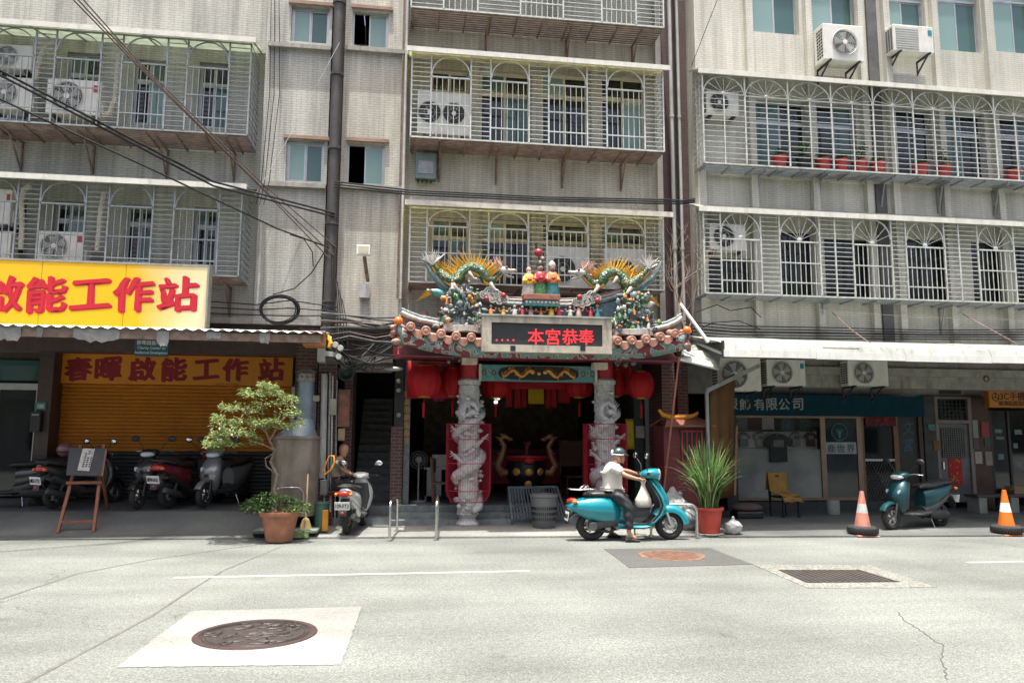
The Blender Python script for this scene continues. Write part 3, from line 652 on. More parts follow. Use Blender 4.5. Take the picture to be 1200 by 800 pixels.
# ================================================================== air conditioners
acw = M('ac_casing', (.66,.65,.60), .45, var=.06, dirt=.2); acg = M('ac_grille', (.42,.43,.41), .5, var=.08); acd = M('ac_inside', (.04,.042,.045), .7)
teal_l = M('teal_label', (.02,.22,.28), .5); red_l = M('red_label', (.34,.05,.05), .6)
def ac(label, px0, px1, py0, py1, Y, d=.32, fans=1, big=None, brk=True, fin_left=True, lab=None, square=False, fx=.38, dark=False, mat_=None):
    pm = (px0+px1)/2; pym = (py0+py1)/2; x0, x1 = X(px0, pym, Y), X(px1, pym, Y); z0, z1 = Z(pm, py1, Y), Z(pm, py0, Y)
    w_, h = x1-x0, z1-z0; t = thing('air_conditioner', label, 'air conditioner', ((x0+x1)/2, Y+d/2, z0), group='air conditioner outdoor units')
    MB().box(-w_/2, w_/2, -d/2, d/2, 0, h).build('casing', mat_ or acw, t, world=False, bevel=.018)
    yf = -d/2-.004
    for k in range(fans):
        cx = (-.5+fx)*w_ if fans == 1 else (-.27+.46*k)*w_ ; cz = h*.5; r_ = min(h*.40, w_*.30) if fans == 1 else min(h*.38, w_*.21)
        rec = MB().lathe([(0.001, yf), (r_, yf)], (cx, 0, cz), 32, 'Y', False, False); rec.build('fan_opening', acd, t, world=False)
        mb = MB()
        for j in range(5):
            a = j*2*math.pi/5
            P = [(cx+r_*.22*math.cos(a), yf-.006, cz+r_*.22*math.sin(a)), (cx+r_*.9*math.cos(a+.15), yf-.004, cz+r_*.9*math.sin(a+.15)), (cx+r_*.85*math.cos(a+.85), yf-.010, cz+r_*.85*math.sin(a+.85)), (cx+r_*.25*math.cos(a+.9), yf-.010, cz+r_*.25*math.sin(a+.9))]
            mb.add(P, [(0,1,2,3)])
        mb.build('fan_blades', acg if not dark else black, t, world=False)
        mb = MB()
        for q in ([.3, .45, .6, .75, .9, 1.02] if not dark else [.5, 1.02]):
            mb.tube([(cx+r_*q*math.cos(j*.2618), yf-.022, cz+r_*q*math.sin(j*.2618)) for j in range(24)], .0045 if q < 1 else .010, 4, True)
        for j in range(18 if not dark else 6): a = j*2*math.pi/(18 if not dark else 6); mb.bar((cx+r_*.2*math.cos(a), yf-.022, cz+r_*.2*math.sin(a)), (cx+r_*math.cos(a), yf-.022, cz+r_*math.sin(a)), .005)
        mb.build('fan_guard', acg, t, world=False)
        MB().lathe([(r_*.2, yf-.012), (r_*.2, yf-.028), (0.001, yf-.032)], (cx, 0, cz), 16, 'Y', False, False).build('hub', acw, t, 40, world=False)
    if square:
        MB().box(-w_*.44, w_*.12, yf-.004, yf+.002, h*.1, h*.9).build('grille_back', acg, t, world=False)
        for j in range(9): MB().box(-w_*.44, w_*.12, yf-.012, yf-.004, h*(.12+.088*j), h*(.12+.088*j)+.008).build('grille_slat', acw, t, world=False)
    if fin_left:
        mb = MB()
        for j in range(9):
            for i in range(3): mb.box(-w_/2-.006, -w_/2+.002, -d/2+.04+i*.085, -d/2+.10+i*.085, h*(.1+.09*j), h*(.1+.09*j)+h*.055)
        mb.build('side_louvres', acd, t, world=False)
    if lab: MB().box(w_*.36, w_*.46, yf-.002, yf+.001, h*.66, h*.86).build('label_plate', lab, t, world=False)
    MB().box(w_*.5-.004, w_*.5+.03, -d/2+.08, d/2-.04, h*.08, h*.42).build('valve_cover', acw, t, world=False)
    if brk:
        for sx in (-.36, .36):
            mb = MB(); mb.bar((sx*w_, -d/2-.05, -.02), (sx*w_, d/2+.14, -.02), .04); mb.bar((sx*w_, -d/2+.05, -.03), (sx*w_, d/2+.12, -.30), .03); mb.bar((sx*w_, d/2+.13, -.34), (sx*w_, d/2+.13, 0), .03)
            mb.build('bracket', iron, t, world=False)
    else:
        for sx in (-.36, .36): MB().box(sx*w_-.03, sx*w_+.03, -d/2+.02, d/2-.02, -.05, .0).build('foot', iron, t, world=False)
    return t
YA = 15.35
ac('white unit with dark fan, upper of the two stacked at far left', -12, 38, 52, 80, YA, brk=False, fx=.4)
ac('white unit without visible fan, lower of the two stacked at far left', -14, 36, 90, 128, YA, brk=False)
ac('wide white unit with small label in the upper left cage', 54, 118, 93, 134, YA-.1, brk=False, lab=red_l)
ac('white unit hanging high at the far left above the yellow sign', -30, 13, 221, 262, YA, brk=False, lab=red_l)
ac('white unit standing at far left just over the yellow sign', -34, 12, 271, 310, YA, brk=False)
ac('white unit behind bars directly over the character on the yellow sign', 42, 98, 271, 306, YA, brk=False, lab=red_l)
ac('white twin fan unit at the left end of the third floor cage', 489, 551, 108, 158, YA, fans=2, brk=False, dark=True)
ac('large white unit with half hidden dark fan right of the statues', 641, 691, 289, 343, YA, brk=False, dark=True, fx=.36, fin_left=False)
ac('large white unit with dark fan behind the right ridge dragon', 708, 757, 291, 346, YA, brk=False, dark=True, fx=.42, fin_left=False)
ac('boxy white unit with round fan bolted high on the cream wall', 965, 1012, 29, 71, 15.02, d=.4, lab=None, fx=.52)
ac('flat white unit with square grille bolted high on the right', 1047, 1094, 30, 61, 15.12, d=.3, square=True, fans=0, lab=teal_l)
ac('small beige window unit at the left end of the sunburst cage', 828, 866, 107, 134, 15.2, d=.3, fans=1, brk=False, dark=True)
ac('old window unit at the left end of the lower right cage', 832, 874, 262, 293, 15.2, d=.3, fans=1, brk=False, dark=True)
YA2 = 15.5
ac('leftmost cream unit under the white awning, half behind the tarp frame', 841, 892, 419, 458, YA2, lab=None)
ac('cream unit with teal label, middle of three under the awning', 899, 944, 421, 452, YA2, lab=teal_l)
ac('rightmost cream unit with dark side louvres under the awning', 994, 1041, 422, 452, YA2, lab=None)
# ================================================================== pots in the sunburst cage
potred = M('red_plastic_pot', (.42,.05,.045), .5, var=.15); soil = M('soil', (.05,.035,.025), .95, var=.3)
leafd = Mtrans('leaf_dark', (.05,.11,.035), .35); leafm = Mtrans('leaf_mid', (.09,.17,.045), .35); leafl = Mtrans('leaf_light', (.20,.30,.09), .4)
def leaf(mb, p, d, ln, wd, droop=.3):
    d = Vector(d).normalized(); s_ = d.cross(Vector((0,0,1)));  s_ = s_.normalized() if s_.length > .05 else Vector((1,0,0)); p = Vector(p)
    q = p+d*ln*.5; e = p+d*ln+Vector((0,0,-droop*ln))
    mb.add([p, q+s_*wd/2, e, q-s_*wd/2], [(0,1,2,3)])
def rdir(r, up=.3):
    a = r.uniform(0, 6.283); z = r.uniform(-.3, 1)*(1-up)+up*r.uniform(0, 1); return Vector((math.cos(a), math.sin(a), z))
pots = [(914, 184, 'plain red pot nearest the left end of the sunburst cage'), (942, 184, 'black pot between red pots in the sunburst cage'), (965, 184, 'third pot from the left in the sunburst cage, red'),
        (986, 186, 'red pot just right of the second cage bracket'), (1008, 188, 'red pot with bushy plant in the middle of the sunburst cage'), (1029, 190, 'red pot beside the dark wall groove, fifth in row'),
        (1079, 194, 'red pot right of the dark wall groove'), (1106, 196, 'tall leafy red pot near the fourth cage bracket'), (1188, 202, 'red pot at the far right end of the sunburst cage')]
zfl = zz(817, 190)
for i, (px, py, lb) in enumerate(pots):
    x = X(px, py, 15.2); t = thing('potted_plant', lb, 'potted plant', (x, 15.22, zfl), group='pots in the sunburst cage')
    MB().lathe([(.115, 0), (.155, .26), (.175, .26), (.175, .31), (.15, .31), (.145, .27)], n=16).build('pot', potred if i != 1 else black, t, 40, world=False)
    MB().lathe([(.001, .275), (.148, .275)], n=16, capb=False, capt=False).build('soil', soil, t, world=False)
    mb = MB(); r_ = random.Random(i)
    for k in range(70+20*(i in (1, 4, 7))):
        d = rdir(r_, .5); p = Vector((r_.uniform(-.1, .1), r_.uniform(-.1, .1), .3+r_.uniform(0, .35 if i in (1, 4, 7) else .14))); leaf(mb, p, d, r_.uniform(.08, .17), .04)
    mb.build('foliage', leafm if i % 2 else leafd, t, world=False, fix=False)
# ================================================================== drain pipes and conduits
def pipe(name, label, pts, r, m, cat='pipe', n=10, clamps=(), mc=None):
    c = pts[-1]; o = thing(name, label, cat, c)
    MB().tube(pts, r, n).build('pipe_run', m, o, 50)
    for k in clamps:
        a, b = Vector(pts[0]), Vector(pts[-1]); p = a.lerp(b, k); MB().lathe([(r*1.25, -.03), (r*1.25, .03)], p, n).build('clamp', mc or m, o)
    return o
x = X(391, 200, 15.5)
pipe('drain_pipe', 'thick black drain pipe between the two stair windows', [(x, 15.5, 14), (x, 15.5, 3.4)], .112, darkpipe, clamps=(.15, .3, .45, .6, .75, .9))
x = X(304, 300, 15.5)
pipe('drain_pipe', 'thin white pipe on the wall right of the yellow sign', [(x, 15.55, Z(304, 253, 15.5)), (x, 15.55, 4.1)], .035, pvc, clamps=(.1, .5, .9))
for px, r_, m_, lb in ((788, .045, pvc, 'grey pipe running up the maroon strip'), (797, .035, pvc, 'pale pipe nearest the cream building'), (793, .02, cable, 'dark conduit between the two grey pipes')):
    x = X(px, 200, 15.8); pipe('drain_pipe', lb, [(x, 15.8, 14), (x+.02, 15.8, 3.9)], r_, m_, clamps=(.2, .5, .8))
for px, lb in ((473, 'pale pipe at the right edge of the stair wall'), (469, 'thin dark pipe beside the pale pipe on the stair wall')):
    x = X(px, 200, 15.62); pipe('drain_pipe', lb, [(x, 15.62, 14), (x, 15.62, Z(px, 350, 15.62))], .03 if px == 473 else .018, cablew if px == 473 else rust)
# junction box on the stair wall and flood lamp
t = thing('meter_box', 'grey green electrical box under the third floor cage', 'electrical box', W(499, 195, 15.75))
b0 = rect(487, 511, 180, 210, 15.75)
MB().box(b0[0], b0[1], 15.70, 15.895, b0[2], b0[3]).build('casing', M('box_green', (.16,.22,.21), .5, .3), t, bevel=.01)
MB().box(b0[0]+.06, b0[1]-.06, 15.685, 15.70, b0[2]+.1, b0[3]-.18).build('hatch', steelg, t)
for k in range(4): MB().cyl((b0[0]+.06+k*.09, 15.8, b0[2]-.06), (b0[0]+.06+k*.09, 15.8, b0[2]), .02, 8).build('cable_gland', black, t)
t = thing('flood_lamp', 'square white flood lamp on a short arm above the cables', 'lamp', W(427, 340, 15.6))
MB().bar(W(431, 330, 15.6), W(427, 300, 15.3), .06).build('arm', rust, t)
c = W(426, 294, 15.2); MB().box(c.x-.13, c.x+.13, 15.1, 15.22, c.z-.10, c.z+.10).build('housing', white, t, bevel=.01)
MB().box(c.x-.10, c.x+.10, 15.09, 15.1, c.z-.075, c.z+.075).build('lens', M('lamp_lens', (.5,.46,.36), .2), t)
b0 = rect(421, 433, 333, 349, 15.6); MB().box(b0[0], b0[1], 15.55, 15.7, b0[2], b0[3]).build('box', pvc, t)
# ================================================================== overhead cables
def cablerun(label, pts, r=.011, m=None, sag=0, name='overhead_cable', seg=10):
    P = [p if isinstance(p, Vector) else W(*p) for p in pts]; Q = []
    for i in range(len(P)-1):
        for k in range(seg):
            u = k/seg; q = P[i].lerp(P[i+1], u); q = q+Vector((0, 0, -sag*4*u*(1-u))); Q.append(q)
    Q.append(P[-1])
    return tag(MB().tube(Q, r, 5).build(name, m or cable, None, 60), label, 'cable', 'overhead cables')
brn = M('brown_cable', (.09,.06,.05), .7, var=.3)
cablerun('brown knotted cable bundle crossing the upper left cage, left strand', [(78, -8, 12.5), (150, 66, 13.2), (300, 214, 15.3), (388, 305, 15.4)], .013, brn)
cablerun('brown knotted cable bundle crossing the upper left cage, middle strand', [(82, -10, 12.5), (155, 68, 13.2), (303, 216, 15.3), (392, 300, 15.4)], .013, brn)
cablerun('brown knotted cable bundle crossing the upper left cage, right strand', [(87, -12, 12.5), (160, 70, 13.2), (306, 214, 15.3), (394, 290, 15.4)], .012, brn)
cablerun('upper of the black cables sagging from the left edge to the drain pipe', [(-40, 62, 12.0), (110, 140, 13.0), (250, 213, 14.5), (392, 250, 15.4)], .022)
cablerun('lower of the black cables sagging from the left edge to the drain pipe', [(-40, 68, 12.0), (110, 145, 13.0), (250, 218, 14.5), (392, 254, 15.4)], .02)
cablerun('single black cable passing low over the yellow sign cage', [(-40, 98, 12.0), (170, 195, 13.3), (325, 268, 15.3), (385, 290, 15.4)], .018)
cablerun('thin white wire slanting from the drain pipe to the left cage', [(398, 50, 15.3), (345, 150, 15.4), (297, 232, 15.3)], .006, cablew)
for k in range(3):
    cablerun(['top', 'middle', 'bottom'][k]+' strand of the thick black cable above the cream canopy', [(392, 213+k*3, 15.3), (480, 223+k*2.6, 14.75), (640, 231+k*2.4, 14.7), (780, 234+k*2.4, 14.7), (800, 235+k*2, 15.0), (814, 233+k*2, 15.38)], .017)
cablerun('black wire hanging in a loop beside the drain pipe', [(340, 275, 15.5), (356, 280, 15.5), (366, 295, 15.5), (367, 312, 15.5)], .011)
cablerun('black wire curving from the cable coil up to the drain pipe', [(320, 345, 15.4), (345, 338, 15.4), (365, 320, 15.4), (381, 294, 15.4)], .012)
for k in range(11):
    y = 372+k*3.2; cablerun('loose cable in the tangle left of the temple eave', [(376, y-10+k*1.2, 15.2), (410, y-4+rng.uniform(-4, 4), 14.9), (440, y+rng.uniform(-4, 4), 14.8), (472, y+rng.uniform(-6, 6), 14.8)], rng.uniform(.010, .022), [cable, greyc, cable, brn][k % 4])
for k in range(3): cablerun(('top', 'middle', 'bottom')[k]+' black cable along the wall right of the yellow sign', [(243, 353+k*7, 15.5), (300, 357+k*6, 15.5), (340, 352+k*9, 15.45), (395, 360+k*5, 15.3)], .012)
for k in range(5):
    cablerun(('topmost', 'second', 'thickest, middle', 'fourth', 'lowest')[k]+' of the five long black cables under the lower right cage', [(800, 376+k*4, 15.2), (860, 382+k*3.4, 15.32), (980, 384+k*3.2, 15.34), (1090, 387+k*2.6, 15.34), (1210, 386+k*3, 15.34)], .012+.006*(k == 2))
cablerun('thin white wire strung under the lower right cage', [(960, 363, 15.3), (1070, 371, 15.3), (1210, 375, 15.3)], .006, cablew)
cablerun('upper looping black wire under the lower right cage', [(815, 366, 15.33), (840, 357, 15.33), (856, 364, 15.33), (880, 360, 15.33), (892, 372, 15.33)], .010, seg=6)
cablerun('lower looping black wire under the lower right cage', [(815, 388, 15.33), (835, 378, 15.33), (866, 376, 15.33), (892, 386, 15.33)], .010, seg=6)
cablerun('slanting wire from the bracket to the awning, left', [(975, 366, 15.2), (1000, 388, 14.6), (1020, 402, 14.3)], .012, rust)
cablerun('slanting wire from the bracket to the awning, right', [(1128, 368, 15.2), (1165, 388, 14.6), (1196, 405, 14.3)], .012, rust)
cablerun('thin dark wire rising to the top edge from the cream building', [(810, 78, 15.3), (843, -6, 14.8)], .007)
for dx in (0, 4, 9): cablerun({0: 'left', 4: 'middle', 9: 'right'}[dx]+' of three thin dark wires hanging left of the stair windows', [(318+dx, -5, 15.66), (316+dx*1.3, 110, 15.66), (306+dx, 215, 15.6), (300+dx, 240, 15.6)], .007)
duct = M('beige_duct_hose', (.50,.46,.36), .7, var=.15, dirt=.2)
for lb, pts in (('beige drain hose beside the upper left air conditioner', ((64, 50), (54, 54), (48, 66), (44, 80), (41, 98))), ('beige hose curving down left of the second arch, upper left cage', ((139, 62), (137, 90), (134, 118), (128, 134), (119, 136))),
                ('beige hose in the cage over the yellow sign, left', ((36, 218), (28, 222), (25, 236), (26, 262), (24, 300))), ('beige hose in the cage over the yellow sign, right', ((122, 226), (118, 245), (116, 270), (113, 300)))):
    P = [W(a, b, 15.3) for a, b in pts]; t = thing('drain_hose', lb, 'hose', P[-1], group='beige hoses in the left cages'); Q = []
    for i in range(len(P)-1):
        for k in range(5): Q.append(P[i].lerp(P[i+1], k/5))
    MB().tube(Q, [.045+.005*(i % 2) for i in range(len(Q))], 8).build('hose_run', duct, t, 30)
# coil of spare cable
c = W(328, 364, 15.5); t = thing('cable_coil', 'coil of black cable hung on the wall left of the drain pipe', 'cable coil', c)
for k in range(6):
    r_ = .36+rng.uniform(-.05, .04); cc = c+Vector((rng.uniform(-.03, .03), -.02*k, rng.uniform(-.03, .03)))
    MB().tube([(cc.x+r_*1.05*math.cos(j*.2094), cc.y+.01*math.sin(j*.5), cc.z+r_*.8*math.sin(j*.2094)) for j in range(30)], .013, 5, True).build('loop', cable, t, 60)
# ================================================================== workshop front on the left
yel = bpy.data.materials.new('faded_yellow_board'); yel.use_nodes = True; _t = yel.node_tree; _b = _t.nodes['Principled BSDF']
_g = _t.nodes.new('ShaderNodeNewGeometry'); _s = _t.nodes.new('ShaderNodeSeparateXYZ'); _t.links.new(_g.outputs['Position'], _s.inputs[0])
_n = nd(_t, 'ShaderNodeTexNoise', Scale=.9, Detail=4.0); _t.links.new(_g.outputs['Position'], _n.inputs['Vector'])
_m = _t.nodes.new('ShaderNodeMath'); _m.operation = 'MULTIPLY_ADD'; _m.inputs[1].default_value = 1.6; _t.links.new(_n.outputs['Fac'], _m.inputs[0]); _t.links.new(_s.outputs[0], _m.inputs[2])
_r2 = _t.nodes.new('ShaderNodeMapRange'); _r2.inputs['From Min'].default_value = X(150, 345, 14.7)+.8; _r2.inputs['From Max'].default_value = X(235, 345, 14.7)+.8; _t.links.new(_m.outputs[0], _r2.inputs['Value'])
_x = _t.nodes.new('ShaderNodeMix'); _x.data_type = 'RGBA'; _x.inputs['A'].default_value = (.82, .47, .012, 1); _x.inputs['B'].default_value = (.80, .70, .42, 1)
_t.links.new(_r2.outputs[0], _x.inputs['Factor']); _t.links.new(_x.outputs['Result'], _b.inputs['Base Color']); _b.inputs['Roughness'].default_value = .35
signred = M('sign_red', (.55,.012,.03), .5, var=.05); yframe = M('sign_frame', (.35,.34,.30), .5, .3, dirt=.4)
YS = 14.7
t = thing('signboard', 'big sunlit yellow signboard with red brush characters', 'sign', (X(40, 383, YS), YS, Z(100, 383, YS)))
sx0, sx1, sz0, sz1 = X(-160, 345, YS), X(242, 345, YS), Z(120, 382.5, YS), Z(120, 308.5, YS)
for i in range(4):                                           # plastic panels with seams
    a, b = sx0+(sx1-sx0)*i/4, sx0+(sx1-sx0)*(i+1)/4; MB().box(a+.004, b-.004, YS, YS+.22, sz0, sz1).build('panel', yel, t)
mb = MB().box(sx0-.03, sx1+.03, YS-.01, YS+.23, sz1, sz1+.035).box(sx1, sx1+.03, YS-.01, YS+.23, sz0-.03, sz1).box(sx0-.03, sx1+.03, YS-.01, YS+.23, sz0-.035, sz0); mb.build('frame', yframe, t)
for ch, px in zip('春暉啟能工作站', (-100, -48, 3, 55, 107, 157, 209)): letter(t, ch, px, 345, YS-.002, .63, signred, .05, 1.06, brush=1)
# corrugated awning under it
YE = 13.95; ze = Z(190, 386.5, YE)
t = thing('corrugated_awning', 'long corrugated metal awning with torn plastic under the yellow sign', 'awning', (X(100, 386, YE), YE, ze))
ax0, ax1 = X(-190, 386, YE), X(379, 386, YE); n = int((ax1-ax0)/.035); gal = M('galvanised_sheet', (.52,.52,.50), .45, .4, var=.2, vs=4, dirt=.5)
rows = []
for y, z in ((YE, ze+.02), (15.0, ze+.16), (15.9, ze+.30)): rows.append([(ax0+(ax1-ax0)*i/n, y, z+.018*math.sin(i*math.pi/2*.7)) for i in range(n+1)])
MB().sheet(rows).build('corrugated_sheet', gal, t, 60, thick=.004)
MB().box(ax0, ax1-.05, YE+.05, YE+.1, ze-.16, ze-.02).build('front_rail', rust, t)
for i in range(9): x = ax0+.1+(ax1-ax0-.2)*i/8; MB().bar((x, YE+.08, ze-.05), (x, 15.86, ze+.2), .05).build('rafter', rust, t)
torn = M('torn_film', (.22,.22,.21), .6, var=.2)
for px, wd, hh in ((8, .4, .22), (45, .1, .16), (112, .75, .22), (190, .2, .26), (310, .18, .18), (250, .25, .12)):
    x = X(px, 392, YE); k = 8; rr = random.Random(px)
    MB().sheet([[(x+wd*(i/k-.5)+.0*r_, YE+.03+.02*rr.random(), ze-.01-hh*r_*(1 if 0 < i < k else .7)*(.8+.3*rr.random())) for i in range(k+1)] for r_ in (0, .5, 1)]).build('torn_film_strip', torn, t)
# orange patched end box and yellow conduits
t = thing('awning_end_box', 'rusty orange patch box at the right end of the corrugated awning', 'box', W(368, 405, 14.2))
b0 = rect(355, 380, 389, 405, 14.2); MB().box(b0[0], b0[1], 14.18, 14.6, b0[2], b0[3]).build('panel', M('orange_patch', (.42,.16,.07), .7, var=.35, vs=6, dirt=.4), t, bevel=.01)
MB().box(b0[0]-.02, b0[1]+.02, 14.16, 14.62, b0[3], b0[3]+.02).build('lid', gal, t)
yc = M('yellow_conduit', (.55,.28,.03), .5)
for k in range(3):
    cablerun(('upper left', 'middle', 'lower right')[k]+' yellow cable sleeve at the end of the corrugated awning', [(381+k*3, 391+k*2, 14.7), (389-k*1.5, 403+k*2, 14.5)], .03, yc, name='cable_sleeve', seg=2)['group'] = 'yellow cable sleeves'
# small blue plate hung under the awning
t = thing('hanging_sign', 'small blue sign with white writing hung under the awning', 'sign', W(177, 407, 15.0))
b0 = rect(158, 197, 396.5, 417.5, 15.0); MB().box(b0[0], b0[1], 15.0, 15.04, b0[2], b0[3]).build('plate', M('blue_plate', (.02,.11,.16), .4), t)
letter(t, '春暉啟能中心', 177.5, 401.5, 14.998, .085, white, .01, .95, 'lettering'); letter(t, 'Charity Center to', 177.5, 408, 14.998, .065, white, .01, .95, 'lettering'); letter(t, 'Intellectual Development', 177.5, 413.5, 14.998, .065, white, .01, .8, 'lettering')
for dx in (-.2, .2): MB().bar((t.location.x+dx, 15.02, b0[3]), (t.location.x+dx, 15.02, b0[3]+.15), .01).build('hanger', iron, t)
# shutter with its fascia sign
YSH = 17.4
t = thing('fascia_sign', 'shaded orange fascia sign with dark red characters over the shutter', 'sign', (X(200, 433, YSH), YSH, Z(200, 453, YSH)))
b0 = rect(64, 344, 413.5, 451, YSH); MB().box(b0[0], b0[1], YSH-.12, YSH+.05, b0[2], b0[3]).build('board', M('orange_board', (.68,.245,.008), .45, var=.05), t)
MB().box(b0[0]-.05, b0[0], YSH-.14, YSH+.05, b0[2]-.1, b0[3]).build('edge_trim', pvc, t)
dred = M('dark_red_paint', (.27,.007,.014), .5)
for ch, px in zip('春暉啟能工作站', (92, 127, 167, 204, 242, 276, 318)): letter(t, ch, px, 432+px*.003, YSH-.122, .48, dred, .05, 1.05, brush=1)
letter(t, '立案字號 (02) 2473-9561', 266, 450, YSH-.122, .05, black, 0, 1, 'lettering')
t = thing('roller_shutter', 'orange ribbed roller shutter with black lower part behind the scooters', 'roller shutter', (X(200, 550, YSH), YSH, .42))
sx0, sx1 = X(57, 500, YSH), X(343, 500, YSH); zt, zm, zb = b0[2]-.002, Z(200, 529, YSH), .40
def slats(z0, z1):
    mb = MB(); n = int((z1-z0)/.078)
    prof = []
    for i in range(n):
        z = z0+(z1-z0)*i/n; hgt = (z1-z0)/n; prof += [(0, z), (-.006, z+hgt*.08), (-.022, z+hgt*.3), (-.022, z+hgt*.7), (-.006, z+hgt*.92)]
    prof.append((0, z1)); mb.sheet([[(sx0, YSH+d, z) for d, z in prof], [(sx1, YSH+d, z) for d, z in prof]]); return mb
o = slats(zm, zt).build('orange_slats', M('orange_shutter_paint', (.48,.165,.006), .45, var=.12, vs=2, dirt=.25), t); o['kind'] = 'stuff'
o = slats(zb, zm).build('black_slats', M('shutter_black', (.022,.024,.024), .5, var=.2), t); o['kind'] = 'stuff'  # lower slats near black, orange ones above
for x in (sx0, sx1): MB().box(x-.05, x+.05, YSH-.05, YSH+.03, zb, zt).build('guide_rail', alu, t)
# wall round the shutter, door at far left
MB().box(-18, X(43, 500, YSH), YSH+.6, YSH+.75, 3.1, 4.0).build('inner_beam', brownTile, bL)
MB().box(sx0, sx1+.1, YSH+.03, YSH+.2, zt+.01, 4.0).build('lintel', brownTile, bL)
MB().box(sx1+.05, X(362, 500, YSH), YSH-.2, YSH+.2, .3, 4.0).build('side_wall', brickM, bL)
t = thing('glass_door', 'dark double glass door with pale aluminium frame at the left edge', 'door', (X(15, 560, 17.9), 17.9, .45))
dx0, dx1 = X(-60, 500, 17.9), X(44, 500, 17.9); dz1 = Z(20, 449, 17.9)
mb = MB().box(dx0, dx1, 17.88, 17.98, dz1-.14, dz1); mb.build('head_rail', alu, t)
for a in (0, .5, 1): x = dx0+(dx1-dx0-.07)*a; MB().box(x, x+.07, 17.88, 17.98, .45, dz1-.14).build('stile', alu, t)
for a in (0, 1): MB().box(dx0+.07+a*(dx1-dx0)*.5, dx0+(dx1-dx0)*.5*(a+1)-.06, 17.92, 17.935, .5, dz1-.14).build('pane', glassD, t)
MB().box(dx0, dx1, 17.90, 17.96, dz1+.06, dz1+.5).build('transom_glass', glassT, t)
t = thing('mailbox', 'black wall mailbox on the brown tiled pillar', 'mailbox', W(42, 505, 16.85))
b0 = rect(36, 48, 482, 506, 16.8); MB().box(b0[0], b0[1], 16.76, 16.9, b0[2], b0[3]).build('box', black, t, bevel=.015); MB().box(b0[0]+.03, b0[1]-.03, 16.75, 16.76, b0[3]-.08, b0[3]-.05).build('slot', steelg, t)
t = thing('house_number', 'small green house number plate above the black mailbox', 'number plate', W(47, 480, 16.88)); b0 = rect(41, 54, 471, 480, 16.88)
MB().box(b0[0], b0[1], 16.87, 16.9, b0[2], b0[3]).build('plate', M('green_plate', (.02,.18,.17), .4), t); MB().box(b0[0]+.05, b0[1]-.03, 16.862, 16.87, b0[2]+.03, b0[3]-.04).build('pale_field', pvc, t)
# ================================================================== the temple
maroon = M('maroon_lacquer', (.17,.02,.03), .4, var=.2); tred = M('temple_red', (.36,.02,.03), .45, var=.2)
stone = M('grey_granite', (.46,.46,.45), .8, var=.25, vs=18, bump=.25, bs=50); stoned = M('dark_granite', (.14,.15,.155), .45, var=.25, vs=10)
tilec = M('glazed_pink_tile', (.38,.19,.135), .4, var=.35, vs=10, dirt=.5); tiled = M('roof_roll_tile', (.30,.17,.13), .5, var=.3, vs=7, dirt=.4)
por = {'w': M('porcelain_white', (.42,.40,.37), .4, var=.3, vs=25, dirt=.5), 't': M('porcelain_teal', (.05,.20,.21), .35, var=.4, vs=25), 'g': M('porcelain_green', (.07,.20,.06), .35, var=.7, vs=34, bump=.6, bs=45, dirt=.3),
       'y': M('porcelain_yellow', (.58,.34,.045), .4, var=.25, vs=30), 'o': M('porcelain_orange', (.48,.18,.05), .4, var=.3, vs=25), 'r': M('porcelain_red', (.32,.025,.035), .4), 'p': M('porcelain_pink', (.44,.28,.235), .45, var=.3, vs=20, dirt=.3),
       'k': M('porcelain_black', (.03,.03,.03), .4), 's': M('porcelain_slate', (.15,.20,.20), .55, var=.5, vs=14, bump=.6, bs=30, dirt=.4), 'b': M('porcelain_blue', (.06,.12,.22), .35), 'f': M('porcelain_skin', (.40,.25,.18), .5)}
cloudboard = bpy.data.materials.new('painted_cloud_board'); cloudboard.use_nodes = True; _t = cloudboard.node_tree; _b = _t.nodes['Principled BSDF']
_g = _t.nodes.new('ShaderNodeNewGeometry'); _n = nd(_t, 'ShaderNodeTexNoise', Scale=4.5, Detail=2.0, Distortion=1.2); _t.links.new(_g.outputs['Position'], _n.inputs['Vector'])
_c = _t.nodes.new('ShaderNodeValToRGB'); _c.color_ramp.interpolation = 'CONSTANT'; E_ = _c.color_ramp.elements
E_[0].position = 0; E_[0].color = (.16, .02, .03, 1); E_[1].position = .47; E_[1].color = (.45, .42, .36, 1)
for p_, c_ in ((.50, (.10, .22, .20, 1)), (.58, (.17, .24, .22, 1)), (.66, (.22, .04, .06, 1))):
    e = E_.new(p_); e.color = c_
_t.links.new(_n.outputs['Fac'], _c.inputs[0]); _t.links.new(_c.outputs[0], _b.inputs['Base Color']); _b.inputs['Roughness'].default_value = .5
clr = Mtrans('red_cloth', (.40,.012,.022), .2)
YT, YC = 14.25, 15.5                                          # eave edge, columns
TX = X(634, 500, YC)
tp = thing('temple', 'small street temple with dragon columns, red eaves and tiled roof', 'temple', (TX, YC, .06))
ex0, ex1 = X(466, 392, YT), X(803, 392, YT); exm = (ex0+ex1)/2; exh = (ex1-ex0)/2
zmid = Z(600, 398, YT)
def ez(x, up=1): u = abs(x-exm)/exh; return zmid+up*(.23*max(0, (u-.45)/.55)**2)
def ey(x): u = abs(x-exm)/exh; return YT-.10*max(0, (u-.6)/.4)**2
